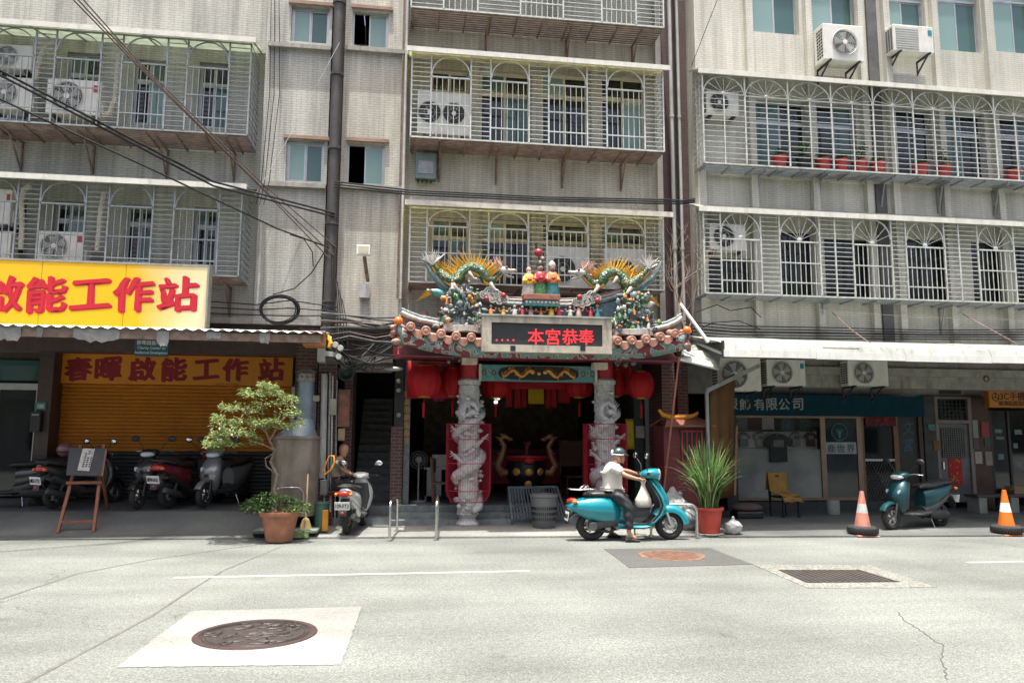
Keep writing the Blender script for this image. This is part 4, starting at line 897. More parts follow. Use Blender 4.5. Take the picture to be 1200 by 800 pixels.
# steps and floor
fx0, fx1 = X(456, 600, 15.6), X(790, 600, 15.6)
for k, (y, z) in enumerate(((15.50, .165), (15.74, .28), (15.98, .40))):
    n = 5
    for i in range(n):                                       # slabs butted end to end
        a, b = fx0+(fx1-fx0)*i/n, fx0+(fx1-fx0)*(i+1)/n
        MB().box(a+.002, b-.002, y, y+.30 if k < 2 else 16.6, .03, z).build('step_slab', M('step_stone', (.17,.20,.20), .5, var=.25, vs=6, dirt=.3), tp, bevel=.006)
MB().box(fx0, fx1, 16.603, 22.3, .03, .395).build('floor', M('polished_floor', (.10,.12,.12), .3, var=.3, vs=3), tp)
# columns with coiled stone dragons
def column(px):
    x = X(px, 530, YC); z0, z1 = .06, Z(px, 452, YC); c = MB().lathe([(.23, z0), (.24, z0+.03), (.17, z0+.10), (.16, z0+.14), (.23, z0+.22), (.20, z0+.26)], (x, YC, 0), 8).build('plinth', stone, tp)
    mb = MB(); n = 20; rows = []
    for j in range(41):
        z = z0+.26+(z1-z0-.26)*j/40
        rows.append([(x+(.205+rng.uniform(-.012, .018))*math.cos(2*math.pi*k/n), YC+(.205+rng.uniform(-.012, .018))*math.sin(2*math.pi*k/n), z) for k in range(n)])
    mb.loft(rows); s_ = mb.build('shaft', stone, tp, 70)
    # dragon: coils round the shaft, head curled near the top
    P, Rr = [], []; H = z1-z0-.75
    for k in range(70):
        u = k/69; a = 2*math.pi*2.3*u-1.2; r_ = .245+.02*math.sin(k*.9); P.append((x+r_*math.cos(a), YC+r_*math.sin(a), z0+.30+H*u)); Rr.append(.07+.04*math.sin(math.pi*min(1, u*1.1)))
    d = MB().tube(P, Rr, 8); rr = random.Random(px)
    for k in range(3, 68):                                   # dorsal fins
        p = Vector(P[k]); o = Vector((p.x-x, p.y-YC, 0)).normalized(); e = p+o*.08+Vector((0, 0, .10)); s2 = (Vector(P[k+1])-Vector(P[k-1])).normalized()*.035
        d.add([p+o*.03+s2, p+o*.03-s2, e, p+o*.05+Vector((0, 0, .03))], [(0,1,2), (0,2,3), (1,3,2)])
    cz = Z(px, 482, YC); cy = YC-.24
    ring = [(x+.14*math.cos(a)*1.0, cy, cz+.16*math.sin(a)) for a in [-.6+k*.33 for k in range(15)]]
    d.tube(ring, [.035+.03*math.sin(k/14*2.6) for k in range(15)], 8)
    for k in range(26):                                      # flame mane round the head
        a = .3+k*.19; L = .11+.05*rr.random(); q = Vector((x+.17*math.cos(a), cy, cz+.19*math.sin(a))); e = q+Vector((math.cos(a+.5)*L, -.02, math.sin(a+.5)*L))
        t_ = Vector((-math.sin(a), 0, math.cos(a)))*.022; d.add([q-t_, q+t_, e, q+Vector((0, -.03, 0))], [(0,1,3), (1,2,3), (2,0,3)])
    d.ell((x+.05, cy-.05, cz-.02), .085, .07, .065); d.ell((x+.13, cy-.07, cz-.045), .055, .04, .035); d.ell((x+.12, cy-.06, cz-.10), .05, .03, .02)
    d.tube([(x, cy-.06, cz+.03), (x-.04, cy-.08, cz+.09), (x-.02, cy-.08, cz+.15)], [.015, .012, .004], 5)
    for sx, dz in ((-1, -.45), (1, -.62), (-1, -.95)):       # legs and claws
        q = Vector((x+sx*.2, YC-.14, cz+dz)); d.tube([(x+sx*.1, YC-.17, cz+dz-.1), q, q+Vector((sx*.10, -.04, .10))], [.05, .04, .03], 6)
        for j in (-1, 0, 1): d.tube([q+Vector((sx*.10, -.04, .10)), q+Vector((sx*(.15+.02*j), -.07, .13+.04*j)), q+Vector((sx*.19, -.06, .10+.06*j))], [.016, .012, .003], 5)
    for k in range(60):                                      # carved clouds and waves
        a = rr.uniform(math.pi*.95, math.pi*2.05); z = rr.uniform(z0+.27, z1-.1); q = .22+rr.random()*.04; s3 = rr.uniform(.03, .075)
        d.ell((x+q*math.cos(a), YC+q*math.sin(a), z), s3, s3*.8, s3*.7, 7, 5, jit=.2)
    d.build('stone_dragon', stone, s_, 50)
    cap = MB().lathe([(.19, z1), (.23, z1+.03), (.24, z1+.10), (.20, z1+.14)], (x, YC, 0), 16).build('capital', stone, tp, 40)
    zt = Z(px, 425, YC)
    MB().cyl((x, YC, z1+.14), (x, YC, zt+.2), .185, 20).build('painted_drum', tred, tp, 40)
    # wire guard
    za, zb = Z(px, 587, YC), Z(px, 497, YC)
    mb = MB(); N = 60; r_ = .45
    for k in range(N):
        a = 2*math.pi*k/N; cx_, sy_ = math.cos(a), math.sin(a)
        P = [(x+r_*.75*cx_, YC+r_*.75*sy_, za), (x+r_*.93*cx_, YC+r_*.93*sy_, za+.10), (x+r_*cx_, YC+r_*sy_, za+.22), (x+r_*cx_, YC+r_*sy_, zb)]
        for i in range(3): mb.bar(P[i], P[i+1], .0045)
    for z, q in ((za, .75), (za+.22, 1), (za+.75, 1), (zb-.3, 1), (zb, 1)): mb.tube([(x+r_*q*math.cos(k*.196), YC+r_*q*math.sin(k*.196), z) for k in range(32)], .009, 5, True)
    wg = mb.build('wire_guard', M('crimson_wire', (.30,.012,.035), .5, var=.1), tp)
    MB().sheet([[(x+r_*.97*q*math.cos(a), YC+r_*.97*q*math.sin(a), z) for a in [-.35+k*(math.pi+.7)/20 for k in range(21)]] for z, q in ((za, .75), (za+.1, .93), (za+.22, 1), (zb, 1))]).build('back_cloth', clr, wg, 60)
    return x
cxl, cxr = column(549), column(709)
MB().box(X(541, 423, 15.1), X(559, 423, 15.1), 15.0, 15.2, Z(550, 427, 15.1), Z(550, 419, 15.1)).build('spot_lamp', cream, tp, bevel=.01)
MB().box(X(694, 430, 15.1), X(711, 430, 15.1), 15.0, 15.2, Z(702, 433, 15.1), Z(702, 425, 15.1)).build('spot_lamp', cream, tp, bevel=.01)
# painted lintel with gold dragons
b0 = rect(561, 699, 428.5, 447, YC-.1); pb = MB().box(b0[0], b0[1], YC-.16, YC+.05, b0[2], b0[3]).build('lintel_board', M('teal_lintel', (.10,.27,.27), .5, var=.3, vs=14), tp)
gold = M('gilt_relief', (.55,.30,.07), .4, .3, var=.2, vs=15); cz = (b0[2]+b0[3])/2; cx = (b0[0]+b0[1])/2
hw, hh = (b0[1]-b0[0])*.34, (b0[3]-b0[2])*.44
MB().prism([(cx+hw*math.copysign(abs(math.cos(a))**.6, math.cos(a)), cz+hh*math.copysign(abs(math.sin(a))**.6, math.sin(a))) for a in [k*math.pi/14 for k in range(28)]], YC-.17, YC-.16).build('black_oval', black, pb)
for s_ in (-1, 1):
    mb = MB(); P = [(cx+s_*(.12+.63*u), YC-.19, cz+.06*math.sin(u*11+.6)) for u in [k/30 for k in range(31)]]
    mb.tube(P, [.05-.02*k/30 for k in range(31)], 6); mb.ell((cx+s_*.13, YC-.19, cz+.02), .05, .02, .04)
    for k in range(1, 30): mb.tube([P[k], Vector(P[k])+Vector((s_*.03, 0, .07*(1 if k % 4 else -1)))], [.028, .006], 4)
    mb.build('gold_dragon', gold, pb, 60)
MB().ell((cx, YC-.185, cz), .04, .02, .04).build('gold_pearl', gold, pb, 60)
for s_ in (-1, 1):                                           # painted end frets
    for k in range(3): MB().tube([(cx+s_*(hw+.09+.10*k)+.04*math.cos(j*.63), YC-.165, cz+.05*math.sin(j*.63)+.03*(k % 2)) for j in range(10)], .008, 4, True).build('fret', por['w'] if k % 2 else maroon, pb)
MB().box(b0[0]-.001, b0[0]+.05, YC-.17, YC+.06, b0[2]-.01, b0[3]+.01).build('end_strip', cream, pb); MB().box(b0[1]-.05, b0[1]+.001, YC-.17, YC+.06, b0[2]-.01, b0[3]+.01).build('end_strip', cream, pb)
# beams behind, carved brackets
zl = Z(630, 424, YC); MB().box(fx0, fx1, YC-.02, YC+.2, zl+.01, zl+.3).build('cross_beam', maroon, tp)
for px in (536, 728):
    x = X(px, 425, YC-.2); mb = MB(); rr = random.Random(px)
    for k in range(16): mb.ell((x+rr.uniform(-.2, .2), YC-.3+rr.uniform(-.1, .1), zl+rr.uniform(-.08, .14)), rr.uniform(.03, .07), .04, rr.uniform(.03, .06), 7, 5)
    mb.build('carved_bracket', stoned, tp, 60)
# eave: painted board, roof deck, rolls, round tile ends, drip tiles
n = 40; rows = [[], [], []]
for i in range(n+1):
    x = ex0+(ex1-ex0)*i/n; rows[0].append((x, ey(x)+.06, ez(x)-.34)); rows[1].append((x, ey(x)+.03, ez(x)-.16)); rows[2].append((x, ey(x)+.02, ez(x)-.02))
MB().sheet(rows).build('eave_board', cloudboard, tp, 40, thick=.03)
rows = [[], [], [], []]
for i in range(n+1):
    x = ex0+(ex1-ex0)*i/n
    for k, (dy, dz) in enumerate(((0, .0), (.4, .12), (.8, .30), (1.3, .62))): rows[k].append((x, ey(x)+dy, ez(x, 1-dy/1.3)+dz-.02))
MB().sheet(rows).build('roof_deck', tiled, tp, 60, thick=.03)
rows = [[(ex0+(ex1-ex0)*i/n, y, z) for i in range(n+1)] for y, z in ((YT+.1, zmid-.34), (15.4, zl+.3))]
MB().sheet(rows).build('soffit', maroon, tp, thick=.02)
def tile_row(x):
    P = [(x, ey(x)-.02+dy, ez(x, 1-dy/1.3)+dz+.02) for dy, dz in ((0, .0), (.4, .12), (.8, .30), (1.3, .62))]
    MB().tube(P, .075, 10).build('roll_tile', tiled, tp, 50)
    c_ = (x, ey(x)-.03, ez(x)+.02); e = MB().lathe([(.088, 0), (.088, -.03), (.07, -.04), (.06, -.03), (.001, -.05)], c_, 18, 'Y').build('tile_end', tilec, tp, 40)
drip = MB(); P = []
for k in range(13): a = k/12; P.append((-.115+.23*a, -.01-.115*math.sin(a*math.pi)**.8))
drip.prism(P+[(.115, .02), (-.115, .02)], -.015, .015); dripm = drip.mesh('drip_tile', tilec)
k0 = X(481, 390, YT); sp = .2865; N = 19
sp = (X(789, 396, YT)-k0)/18
for k in range(N):
    x = k0+k*sp; tile_row(x)
    if k < N-1: share('drip_tile', dripm, tp, (x+sp/2-TX, ey(x+sp/2)-.02-YC, ez(x+sp/2)-.03-.06))
# hip mouldings sweeping up at both ends
for s_, pts in ((-1, [(566, 380), (540, 381), (512, 379), (492, 375), (478, 370), (470, 366)]), (1, [(715, 387), (742, 388), (765, 386), (782, 382), (793, 377), (799, 372)])):
    for k, (dz, r_, m_) in enumerate(((0, .05, por['w']), (.07, .04, por['s']), (-.07, .045, stoned))):
        P = [W(a, b, YT+.25)+Vector((0, .03*k, dz)) for a, b in pts]
        MB().tube(P, r_, 8).build('hip_moulding', m_, tp, 60)
    P = [W(a, b, YT+.3)+Vector((0, .03, -.2)) for a, b in pts]
    MB().sheet([P, [p+Vector((0, 0, .22)) for p in P]]).build('hip_board', por['s'], tp, thick=.05)
    q = W(465, 392, YT) if s_ < 0 else W(804, 397, YT)
    mb = MB(); rr = random.Random(s_)
    for k in range(14): mb.ell(q+Vector((rr.uniform(-.08, .08), rr.uniform(-.05, .1), rr.uniform(-.22, .16))), rr.uniform(.04, .09), .06, rr.uniform(.04, .09), 7, 5)
    mb.build('corner_finial', tiled, tp, 60)
# main ridge: swept rails with swallow tails, mosaic panel, rock mounds
YR = 14.72
rail = [(494, 296), (499, 309), (507, 321), (518, 333), (533, 342), (550, 349), (575, 354), (600, 356.5), (630, 358), (665, 358), (695, 355), (716, 350), (735, 343), (752, 334), (763, 326), (771, 316), (775, 306)]
for k, (dz, r0, m_) in enumerate(((0, .055, por['s']), (.085, .035, por['p']), (-.085, .035, por['t']), (.13, .022, stoned))):
    P = []
    for i in range(len(rail)-1):
        for j in range(4): P.append(W(rail[i][0]+(rail[i+1][0]-rail[i][0])*j/4, rail[i][1]+(rail[i+1][1]-rail[i][1])*j/4, YR))
    P.append(W(*rail[-1], YR)); L_ = len(P)-1
    Q = [p+Vector((0, -.02 if k == 0 else 0, dz*min(1, 4*min(i, L_-i)/L_+.15))) for i, p in enumerate(P)]
    MB().tube(Q, [r0*min(1, .25+5*min(i, L_-i)/L_) for i in range(L_+1)], 8).build('ridge_rail', m_, tp, 60)
pa, pb_ = [W(a, b+4, YR+.02) for a, b in rail[4:13]], [W(a, 384+(a-520)*.02, YR+.02) for a, b in rail[4:13]]
MB().sheet([pb_, pa]).build('ridge_panel', M('mosaic_blue', (.07,.12,.15), .5, var=.35, vs=16), tp, thick=.12)
for px in (540, 740):
    c = W(px, 386+(px-540)*.02, YR-.05); rows = []; rr = random.Random(px)
    for j in range(9):
        u = j/8; z = c.z+1.0*u*(.86 if px > 600 else 1); r_ = .40*(1-u)**.6+.09
        rows.append([(c.x+(r_+rr.uniform(-.05, .05))*math.cos(k*.5236)*(.9), c.y+.12+(r_*.7+rr.uniform(-.05, .05))*math.sin(k*.5236), z) for k in range(12)])
    MB().loft(rows).build('rock_mound', por['s'], tp, 60)
    for j in range(4):                                        # ledges crowded with little porcelain figures
        mb = MB(); zc = c.z+.06+.2*j
        for k in range(34):
            mb.slot(rr.randrange(8)); q = Vector((c.x+rr.uniform(-.5, .5)*(1-.13*j), c.y-.22+rr.uniform(-.12, .05)+.03*j, zc+rr.uniform(-.08, .12))); s_ = rr.uniform(.7, 1.2)
            if rr.random() < .13:
                mb.tube([q, q+Vector((0, 0, .07*s_)), q+Vector((rr.uniform(-.02, .02), 0, .12*s_))], [.035*s_, .028*s_, .014], 6); mb.slot(8); mb.ell(q+Vector((0, 0, .145*s_)), .022*s_, nu=6, nv=5)
            else: mb.ell(q, rr.uniform(.02, .07), .035, rr.uniform(.02, .07), 6, 5, jit=.35)
        mb.build('figurine_cluster', [por[k] for k in 'wsgsksosf'], tp, 60)['kind'] = 'stuff'
    MB().loft([[(c.x+.46*math.cos(k*.4488)*(1+rr.uniform(-.06, .06)), c.y-.08+.30*math.sin(k*.4488), c.z+dz+rr.uniform(-.02, .02)) for k in range(14)] for dz in (-.08, -.02, .04)]).build('mound_base', por['w'], tp, 60)
for px, m_ in ((575, 'o'), (590, 'y'), (603, 'w'), (612, 'r'), (622, 'p'), (634, 'o'), (646, 'y'), (655, 'r'), (668, 'w'), (678, 'p'), (692, 'r'), (700, 't')):
    p = W(px, 371.5, YR-.12); s_ = rng.uniform(.8, 1.15); mb = MB()
    mb.tube([p, p+Vector((0, 0, .10*s_)), p+Vector((0, 0, .17*s_))], [.06*s_, .05*s_, .02], 8); mb.slot(1).ell(p+Vector((0, 0, .205*s_)), .033*s_, nu=7, nv=5); mb.slot(0)
    for sx in (-1, 1): mb.tube([p+Vector((sx*.02, -.01, .14*s_)), p+Vector((sx*.08, -.03, .11*s_)), p+Vector((sx*.10, -.05, .17*s_))], .014, 5)
    mb.build('ridge_figurine', [por[m_], por['f']], tp, 60)
# side fish finials under the swallow tails
for s_, px, py in ((-1, 512, 343), (1, 754, 350)):
    q = W(px, py, YR-.05); mb = MB(); mb.loft([[(q.x+s_*u*.2+0*k, q.y+.05*w_*math.sin(k*.785), q.z+.09*w_*math.cos(k*.785)+.05*u) for k in range(8)] for u, w_ in ((-1, .5), (-.5, 1), (0, .9), (.5, .5), (1, .15))])
    for k in range(5): mb.slot(1); e = q+Vector((s_*(.2+.05*k), 0, .10-.07*k)); mb.add([q+Vector((s_*.1, -.03, .05)), q+Vector((s_*.1, .03, -.03)), e], [(0,1,2)])
    mb.slot(2).ell(q+Vector((-s_*.22, -.03, -.02)), .06); mb.build('fish_finial', [por['t'], por['y'], por['r']], tp, 60)
# orange glass lamps at the eave corners
orl = M('orange_glass', (.75,.16,.02), .15, var=.05)
for px, py, lb in ((467, 376, 'round orange lamp on the left corner of the temple eave'), (805, 387, 'round orange lamp on the right corner of the temple eave')):
    q = W(px, py, YT-.05); t = thing('eave_lamp', lb, 'lamp', q-Vector((0, 0, .1)), group='eave lamps'); MB().ell(q, .085, .085, .08, 16, 10).build('globe', orl, t, 60); MB().cyl(q-Vector((0, 0, .13)), q-Vector((0, 0, .07)), .035, 10).build('socket', iron, t)
dscale = Mscale('dragon_scales', [(.04,.16,.05), (.07,.24,.06), (.10,.27,.10), (.05,.18,.14), (.42,.32,.06), (.05,.15,.05), (.45,.42,.34)])
# ---------- ridge dragons
def ridge_dragon(label, pts, s_):
    Y = YR-.05; base = W(pts[len(pts)//2][0], 350, Y); t = thing('dragon_statue', label, 'statue', base, group='ridge dragons')
    K = [W(a, b, Y)+Vector((0, .05*math.sin(i*1.7), 0)) for i, (a, b) in enumerate(pts)]; P = []
    for i in range(len(K)-1):
        p0, p1, p2, p3 = K[max(i-1, 0)], K[i], K[i+1], K[min(i+2, len(K)-1)]
        for j in range(6):
            u = j/6; P.append(.5*((2*p1)+(p2-p0)*u+(2*p0-5*p1+4*p2-p3)*u*u+(-p0+3*p1-3*p2+p3)*u**3))
    P.append(K[-1]); N = len(P)
    rad = [.04+.085*math.sin(math.pi*min(1, (i/N)*.9+.06))**.8 for i in range(N)]
    MB().tube(P, rad, 12).build('body', dscale, t, 60)
    MB().tube([p+Vector((0, -r_*.25, -r_*.6)) for p, r_ in zip(P, rad)], [r_*.55 for r_ in rad], 8).build('belly', por['y'], t, 60)
    mb = MB(); rr = random.Random(len(label))                 # yellow dorsal spines
    for i in range(2, N-2):
        T = (P[i+1]-P[i-1]).normalized(); nrm = Vector((-T.z, 0, T.x)); nrm = nrm if nrm.z > 0 or abs(nrm.z) < .3 else -nrm
        for k in range(2):
            b = P[i]+nrm*rad[i]*.6+T*(k*.02); L = rr.uniform(.12, .28)*(.6+1.0*math.sin(math.pi*i/N)); e = b+nrm*L-T*.04; q = T*.02
            mb.add([b-q+Vector((0, .015, 0)), b+q+Vector((0, .015, 0)), e, b+Vector((0, -.025, 0))], [(0,1,2), (0,3,2), (1,3,2)])
    mb.build('dorsal_spines', por['y'], t)
    # head: skull, snout, jaw, horns, mane
    h = P[-1]; d = (P[-1]-P[-4]).normalized(); fx = Vector((1 if d.x > 0 else -1, 0, 0))
    mb = MB(); mb.ell(h+fx*.04+Vector((0, 0, .02)), .11, .09, .085, 10, 8); mb.loft([[h+fx*a+Vector((0, w_*math.cos(k*.7854), zc+hh_*math.sin(k*.7854))) for k in range(8)] for a, w_, hh_, zc in ((.08, .08, .06, .03), (.18, .06, .04, .02), (.26, .055, .035, .03), (.30, .03, .02, .035))])
    mb.loft([[h+fx*a+Vector((0, w_*math.cos(k*.7854), zc+hh_*math.sin(k*.7854))) for k in range(8)] for a, w_, hh_, zc in ((.04, .06, .03, -.05), (.14, .05, .025, -.09), (.24, .03, .02, -.11))])
    hd = mb.build('head', por['w'], t, 60)
    for sy in (-1, 1): MB().ell(h+fx*.09+Vector((0, sy*.065, .075)), .03, nu=8, nv=6).build('eye', por['r'], hd, 60)
    for sy in (-1, 1): MB().tube([h+Vector((0, sy*.04, .08)), h-fx*.08+Vector((0, sy*.06, .17)), h-fx*.14+Vector((0, sy*.06, .28))], [.02, .015, .004], 6).build('horn', por['p'], hd, 60)
    mb = MB()
    for k in range(22): a = 1.2+k*.13; L = rr.uniform(.2, .32); b = h-fx*.05; e = b+Vector((fx.x*math.cos(a)*L, rr.uniform(-.05, .05), math.sin(a)*L)); mb.tube([b, b.lerp(e, .6), e+Vector((0, 0, .03))], [.022, .016, .003], 5)
    mb.build('mane', por['p'], t, 60)
    mb = MB(); q = P[0]                                       # feathered tail
    for k in range(12): a = .5+k*.17; L = rr.uniform(.2, .36); e = q+Vector((-fx.x*math.cos(a)*L, rr.uniform(-.03, .03), math.sin(a)*L)); mb.tube([q, q.lerp(e, .5), e], [.022, .022, .003], 5)
    mb.build('tail_fan', por['w'], t, 60)
    for i in (int(N*.3), int(N*.52), int(N*.8)):
        p = P[i]; mb = MB(); e = p+Vector((fx.x*.10, -.10, -.20)); mb.tube([p, p+Vector((fx.x*.02, -.10, -.10)), e], [.06, .045, .03], 7)
        for j in (-1, 0, 1): mb.tube([e, e+Vector((fx.x*.05, .03*j, 0)), e+Vector((fx.x*.08, .04*j, -.04))], [.02, .014, .003], 5)
        mb.build('leg', por['w'], t, 60)
    return t
ridge_dragon('green dragon with yellow spines facing right on the temple ridge', [(507, 310), (514, 318), (524, 326), (533, 330), (541, 320), (553, 314), (564, 319), (571, 329), (579, 326), (588, 318)], 1)
ridge_dragon('green dragon with yellow spines facing left on the temple ridge', [(760, 315), (752, 324), (743, 330), (735, 335), (730, 326), (719, 320), (709, 323), (703, 332), (694, 330), (683, 321)], -1)
# cloud scrolls on the rail
for px, py, m_, lb in ((573, 342, 't', 'teal'), (584, 347, 'w', 'white'), (693, 346, 't', 'teal'), (681, 351, 'w', 'white')):
    mb = MB(); c = W(px, py, YR-.14); k_ = 0
    for ox, oz, r_ in ((0, 0, .09), (.12, -.05, .07), (-.11, -.06, .07), (.02, -.1, .06)):
        mb.slot(0).ell(c+Vector((ox, .02, oz)), r_, .03, r_, 12, 6); mb.slot(1).tube([c+Vector((ox+r_*.95*math.cos(a), -.01, oz+r_*.95*math.sin(a))) for a in [j*.42 for j in range(15)]], .018, 5, True)
        mb.tube([c+Vector((ox+r_*(.6-.04*j)*math.cos(j*.7), -.015, oz+r_*(.6-.04*j)*math.sin(j*.7))) for j in range(11)], .012, 5)
    mb.build('cloud_scroll', [por[m_ if m_ != 'w' else 'p'], por['w']], tp, 60)
for px, py in ((590, 346), (679, 348), (570, 350), (700, 352)):
    MB().ell(W(px, py, YR-.16), .055).build('red_pearl', por['r'], tp, 60)
# ---------- three deity statues on their plinth
q = W(633, 348, YR-.05); t = thing('statue_plinth', 'reddish plinth with teal mosaic under the three deity statues', 'plinth', q)
b0 = rect(612.5, 655, 346, 352.5, YR-.1); MB().box(b0[0], b0[1], YR-.25, YR+.12, b0[2], b0[3]).build('slab', M('plinth_red', (.25,.09,.06), .6, var=.3, vs=12), t, bevel=.01); MB().box(b0[0]+.03, b0[1]-.03, YR-.22, YR+.1, b0[2]-.12, b0[2]).build('mosaic_band', por['t'], t)
for k in range(9): MB().ell((b0[0]+.06+k*(b0[1]-b0[0]-.12)/8, YR-.22, b0[2]-.05), .035, .02, .03, 8, 5).build('mosaic_scroll', por['w'], t, 60)
def deity(label, px, top, robe, shawl, beard, hat):
    p = W(px, 346.5, YR-.1); h = Z(px, top, YR-.1)-p.z; s_ = h/.66; t = thing('deity_statue', label, 'statue', p, group='deity statues on the ridge')
    mb = MB().loft([[(r_*1.1*math.cos(k*.5236)*s_+lean*s_, r_*.8*math.sin(k*.5236)*s_, z*s_) for k in range(12)] for r_, z, lean in ((.14, 0, 0), (.13, .12, .005), (.11, .25, 0), (.125, .36, -.005), (.10, .43, 0), (.045, .48, 0))])
    mb.build('robe', por[robe], t, 60, world=False)
    MB().loft([[(r_*1.12*math.cos(k*.5236)*s_, r_*.85*math.sin(k*.5236)*s_-.01, z*s_) for k in range(12)] for r_, z in ((.118, .24), (.122, .36), (.095, .44), (.05, .485))]).build('shawl', por[shawl], t, 60, world=False)
    hd = MB().ell((0, -.01, .545*s_), .062*s_, .065*s_, .08*s_, 10, 8).build('head', por['f'], t, 60, world=False)
    MB().ell((0, -.075*s_, .545*s_), .014*s_, .016*s_, .02*s_, 6, 5).build('nose', por['f'], hd, 60, world=False)
    MB().loft([[(r_*math.cos(k*.7854)*s_, -.06*s_-.03*s_*(.5-z)+r_*.5*math.sin(k*.7854)*s_, z*s_) for k in range(8)] for r_, z in ((.012, .34), (.035, .42), (.045, .49), (.03, .52))]).build('beard', por[beard], hd, 60, world=False)
    if hat: MB().lathe([(.07, .57), (.078, .60), (.06, .66), (.02, .70)], n=10).xf(Matrix.Scale(s_, 4)).build('hat', por[hat], t, 50, world=False)
    for sx in (-1, 1): MB().tube([(sx*.09*s_, -.02, .40*s_), (sx*.12*s_, -.08, .29*s_), (sx*.05*s_, -.14, .30*s_)], [.04*s_, .042*s_, .025*s_], 8).build('sleeve', por[shawl], t, 60, world=False)
    MB().ell((0, -.15*s_, .32*s_), .045*s_, .03, .035*s_, 8, 5).build('held_object', por['r' if robe != 'r' else 'w'], t, 60, world=False)
deity('bald deity statue in yellow and white robe, left of three', 619.5, 311, 'w', 'y', 'w', None)
deity('black bearded deity statue in green robe, middle of three', 633, 307, 'g', 'r', 'k', 'k')
deity('deity statue in teal skirt and orange shawl, right of three', 647, 308, 't', 'o', 'k', 'w')
q = W(631, 296, YR-.05); t = thing('finial_ball', 'red ball finial above the middle deity statue', 'finial', q-Vector((0, 0, .25)))
MB().ell(q, .085, .085, .08, 12, 9).build('large_ball', por['r'], t, 60); MB().ell(W(635, 303, YR-.05), .05).build('small_ball', por['p'], t, 60); MB().tube([W(629, 292, YR-.05), W(628, 285, YR-.05)], [.02, .03], 6).build('spike', iron, t); MB().cyl(q-Vector((-.03, 0, .28)), q, .015, 6).build('rod', iron, t)
# ---------- LED sign
YLD = 13.98; b0 = rect(565, 717, 371.5, 413, YLD); t = thing('led_sign', 'black LED sign with red characters in a weathered frame on the eave', 'sign', ((b0[0]+b0[1])/2, YLD, b0[2]))
fr = M('weathered_frame', (.42,.38,.30), .6, var=.2, vs=5, dirt=.7); bd = rect(576, 706, 379, 404.5, YLD)
MB().box(b0[0], b0[1], YLD, YLD+.2, b0[2], bd[2]).build('frame_rail', fr, t); MB().box(b0[0], b0[1], YLD, YLD+.2, bd[3], b0[3]).build('frame_rail', fr, t)
MB().box(b0[0], bd[0], YLD, YLD+.2, bd[2], bd[3]).build('frame_stile', fr, t); MB().box(bd[1], b0[1], YLD, YLD+.2, bd[2], bd[3]).build('frame_stile', fr, t)
MB().box(b0[0]-.03, b0[1]+.03, YLD-.03, YLD+.22, b0[3], b0[3]+.03).build('cap', sheetw, t)
MB().box(bd[0], bd[1], YLD+.03, YLD+.1, bd[2], bd[3]).build('screen', M('led_screen', (.022,.024,.026), .5), t)
led = M('led_red', (.6,.02,.02), .5, var=0, emit=(1, .04, .05), es=.55)
for ch, px in zip('本宮恭奉', (628, 648, 668, 687)): letter(t, ch, px, 395-(687-px)*.012, YLD+.028, .295, led, .012)
for k in range(4): MB().ell(W(582+k*6.6, 398.5, YLD+.03), .018, .005, .018, 8, 5).build('dot', led, t)
for px in (601, 683): MB().box(X(px-3, 410, YLD), X(px+3, 410, YLD), YLD-.008, YLD+.02, Z(px, 411, YLD), Z(px, 405, YLD)).build('clip', black, t)
# ---------- lanterns and hangings
lred = Mtrans('lantern_red', (.42,.012,.016), .3)
def lantern(label, px, py, Y, w_, h_, tas=True):
    p = W(px, py, Y); t = thing('lantern', label, 'lantern', p, group='red paper lanterns'); rows = []
    for j in range(11):
        u = j/10; r_ = w_*(.35+.65*math.sin(math.pi*(.12+.76*u))**.7)
        rows.append([(p.x+r_*(1-.05*(k % 2))*math.cos(k*math.pi/14), p.y+r_*(1-.05*(k % 2))*math.sin(k*math.pi/14), p.z-h_+2*h_*u) for k in range(28)])
    MB().loft(rows).build('globe', lred, t, 20)
    for z in (-1, 1): MB().cyl((p.x, p.y, p.z+z*h_-.03), (p.x, p.y, p.z+z*h_+.03), w_*.36, 14).build('collar', M('gilt_collar', (.45,.22,.04), .4, .4), t)
    if tas: MB().tube([(p.x, p.y, p.z-h_), (p.x, p.y, p.z-h_-.12), (p.x, p.y, p.z-h_-.14), (p.x, p.y, p.z-h_-.42)], [.008, .008, .03, .022], 8).build('tassel', lred, t)
    MB().cyl((p.x, p.y, p.z+h_), (p.x, p.y, zl+.1), .006, 5).build('cord', iron, t)
lantern('leftmost red lantern under the temple eave', 497, 447, 15.35, .35, .29)
lantern('red lantern tucked behind the left dragon column', 531, 448, 15.75, .27, .27)
lantern('red lantern just right of the left column', 581, 453, 16.2, .33, .22)
lantern('red lantern just left of the right column', 679, 453, 16.2, .33, .22)
lantern('red lantern half hidden right of the right column', 722, 449, 15.75, .20, .27, False); lantern('rightmost red lantern, hanging clear against the dark wall', 751, 451, 15.35, .275, .26)
def hanging(label, px0, px1, py0, py1, Y, m, cat='banner', name='hanging_banner', txt=None, tm=None, grp='hanging cloths'):
    b = rect(px0, px1, py0, py1, Y); t = thing(name, label, cat, ((b[0]+b[1])/2, Y, b[2]), group=grp); n = 8
    MB().sheet([[(b[0]+(b[1]-b[0])*i/n, Y+.012*math.sin(i*1.4+j), b[2]+(b[3]-b[2])*j/4) for i in range(n+1)] for j in range(5)]).build('cloth', m, t, 60, thick=.004)
    MB().cyl((b[0]-.02, Y, b[3]), (b[1]+.02, Y, b[3]), .012, 6).build('rod', rust, t)
    if txt: letter(t, txt[0], txt[1], txt[2], Y-.03, txt[3], tm or black, .02)
    return t
hanging('wide red banner with a black character behind the left lanterns', 477, 541, 424, 467, 15.95, clr, txt=('法', 517, 436, .3))
